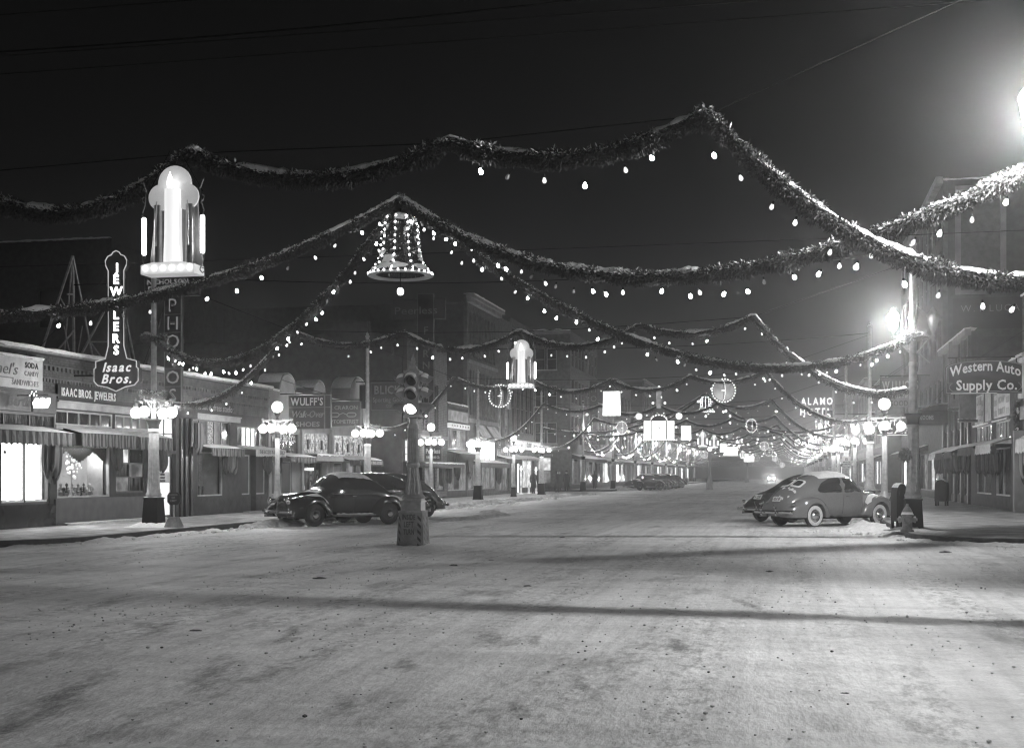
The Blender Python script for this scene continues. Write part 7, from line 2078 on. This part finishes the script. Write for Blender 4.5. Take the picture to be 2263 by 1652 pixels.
q = B(); q.tube([(.10*cos(2*pi*i/20), 0, .10*sin(2*pi*i/20)) for i in range(20)], .03, 6, closed=True); q.obj('hoop', sign_grey, t, 60, world=False)

# people
def person(x, y, rz, label, hat=True, walk=.18, coat=cloth_black, skirt=False):
    t = thing('person', label, 'person', (x, y, KZ+.012), rz, 'people on the far pavement')
    J = {'pel': (0, 0, .92, .17, .13), 'wai': (0, 0, 1.08, .165, .125), 'che': (0, .0, 1.3, .2, .14), 'sho': (0, .01, 1.43, .15, .11), 'nec': (0, .01, 1.51, .06, .06), 'hea': (0, .0, 1.60, .08, .095), 'top': (0, .0, 1.71, .075, .085)}
    vs = [J[k][:3] for k in J]; rs = [J[k][3:] for k in J]; ed = [(i, i+1) for i in range(6)]
    for s in (-1, 1):
        n = len(vs); f = walk*s
        vs += [(.1*s, 0, .84), (.1*s, -f*.7, .48), (.1*s, -f*.3+.05, .09), (.1*s, -f*.3-.09, .045)]; rs += [(.115, .12), (.085, .09), (.06, .06), (.05, .045)]
        ed += [(0, n), (n, n+1), (n+1, n+2), (n+2, n+3)]
        n = len(vs); g = -walk*s*.6
        vs += [(.2*s, 0, 1.40), (.25*s, .04+g*-.3, 1.13), (.24*s, -.06-g*.5, .90), (.24*s, -.09-g*.6, .81)]; rs += [(.075, .075), (.06, .06), (.048, .048), (.042, .05)]
        ed += [(3, n), (n, n+1), (n+1, n+2), (n+2, n+3)]
    me = bpy.data.meshes.new('body'); me.from_pydata(vs, ed, [])
    o = bpy.data.objects.new('body', me); C.objects.link(o); o.parent = t
    md = o.modifiers.new('skin', 'SKIN'); md.use_smooth_shade = True
    sv = me.skin_vertices[0].data
    for i, r in enumerate(rs): sv[i].radius = r
    sv[0].use_root = True
    o.modifiers.new('sub', 'SUBSURF').levels = 1; o.modifiers['sub'].render_levels = 1
    me.materials.append(coat)
    b = B(); b.lathe([(.23, .42 if not skirt else .3), (.22, .6), (.19, .9), (.185, 1.05), (.21, 1.3), (.2, 1.42), (.1, 1.5)], 18); b.v = [(p[0], p[1]*.8, p[2]) for p in b.v]; b.obj('coat', coat, t, 60, world=False)
    q = B(); q.sphere((0, -.03, 1.61), .085, 12, 9, 1.25); q.sphere((0, -.12, 1.6), .018, 6, 5, 1.6); q.obj('face', skin, t, 60, world=False)
    for s in (-1, 1): q = B(); q.sphere((.032*s, -.108, 1.635), .011, 6, 5); q.obj('eye', cloth_black, t, 60, world=False)
    if hat:
        q = B(); q.lathe([(.15, 1.68), (.155, 1.69), (.1, 1.70), (.098, 1.78), (.07, 1.82), (.0, 1.815)], 16); q.obj('hat', coat, t, 50, world=False)
    else:
        q = B(); q.sphere((0, .02, 1.64), .105, 12, 9, 1.1); q.obj('hair', cloth_black, t, 60, world=False)
    return t
p1 = person(-18.6, 108.5, radians(10), 'person in a dark coat and hat waiting at the second crossing, taller of a pair', walk=.06)
person(-19.3, 109.0, radians(30), 'person in a dark coat beside the taller one at the second crossing', False, .05, cloth_grey, True)
person(-18.9, 95.5, radians(170), 'person in a dark coat before the candle store doorway', True, .2)
person(-18.4, 102.8, radians(80), 'person in a grey coat walking past the last standing candle', False, .22, cloth_grey, True)
person(-19.0, 127.5, radians(180), 'person in a dark coat walking by the Boston sign shop', True, .22)

# ================================================================== AIR
hz = B(); hz.box(-154, 154, -104, 604, -1.6, 26)
HZ = hz.mesh('haze', [])
hm = bpy.data.materials.new('night_haze'); hm.use_nodes = True
nt = hm.node_tree; nt.nodes.clear()
o = nt.nodes.new('ShaderNodeOutputMaterial'); v = nt.nodes.new('ShaderNodeVolumePrincipled')
v.inputs['Color'].default_value = (.9, .9, .9, 1); v.inputs['Density'].default_value = 0.0014; v.inputs['Anisotropy'].default_value = 0.9
nt.links.new(v.outputs[0], o.inputs['Volume'])
HZ.materials.append(hm)
link(HZ, 'haze', kind='stuff')
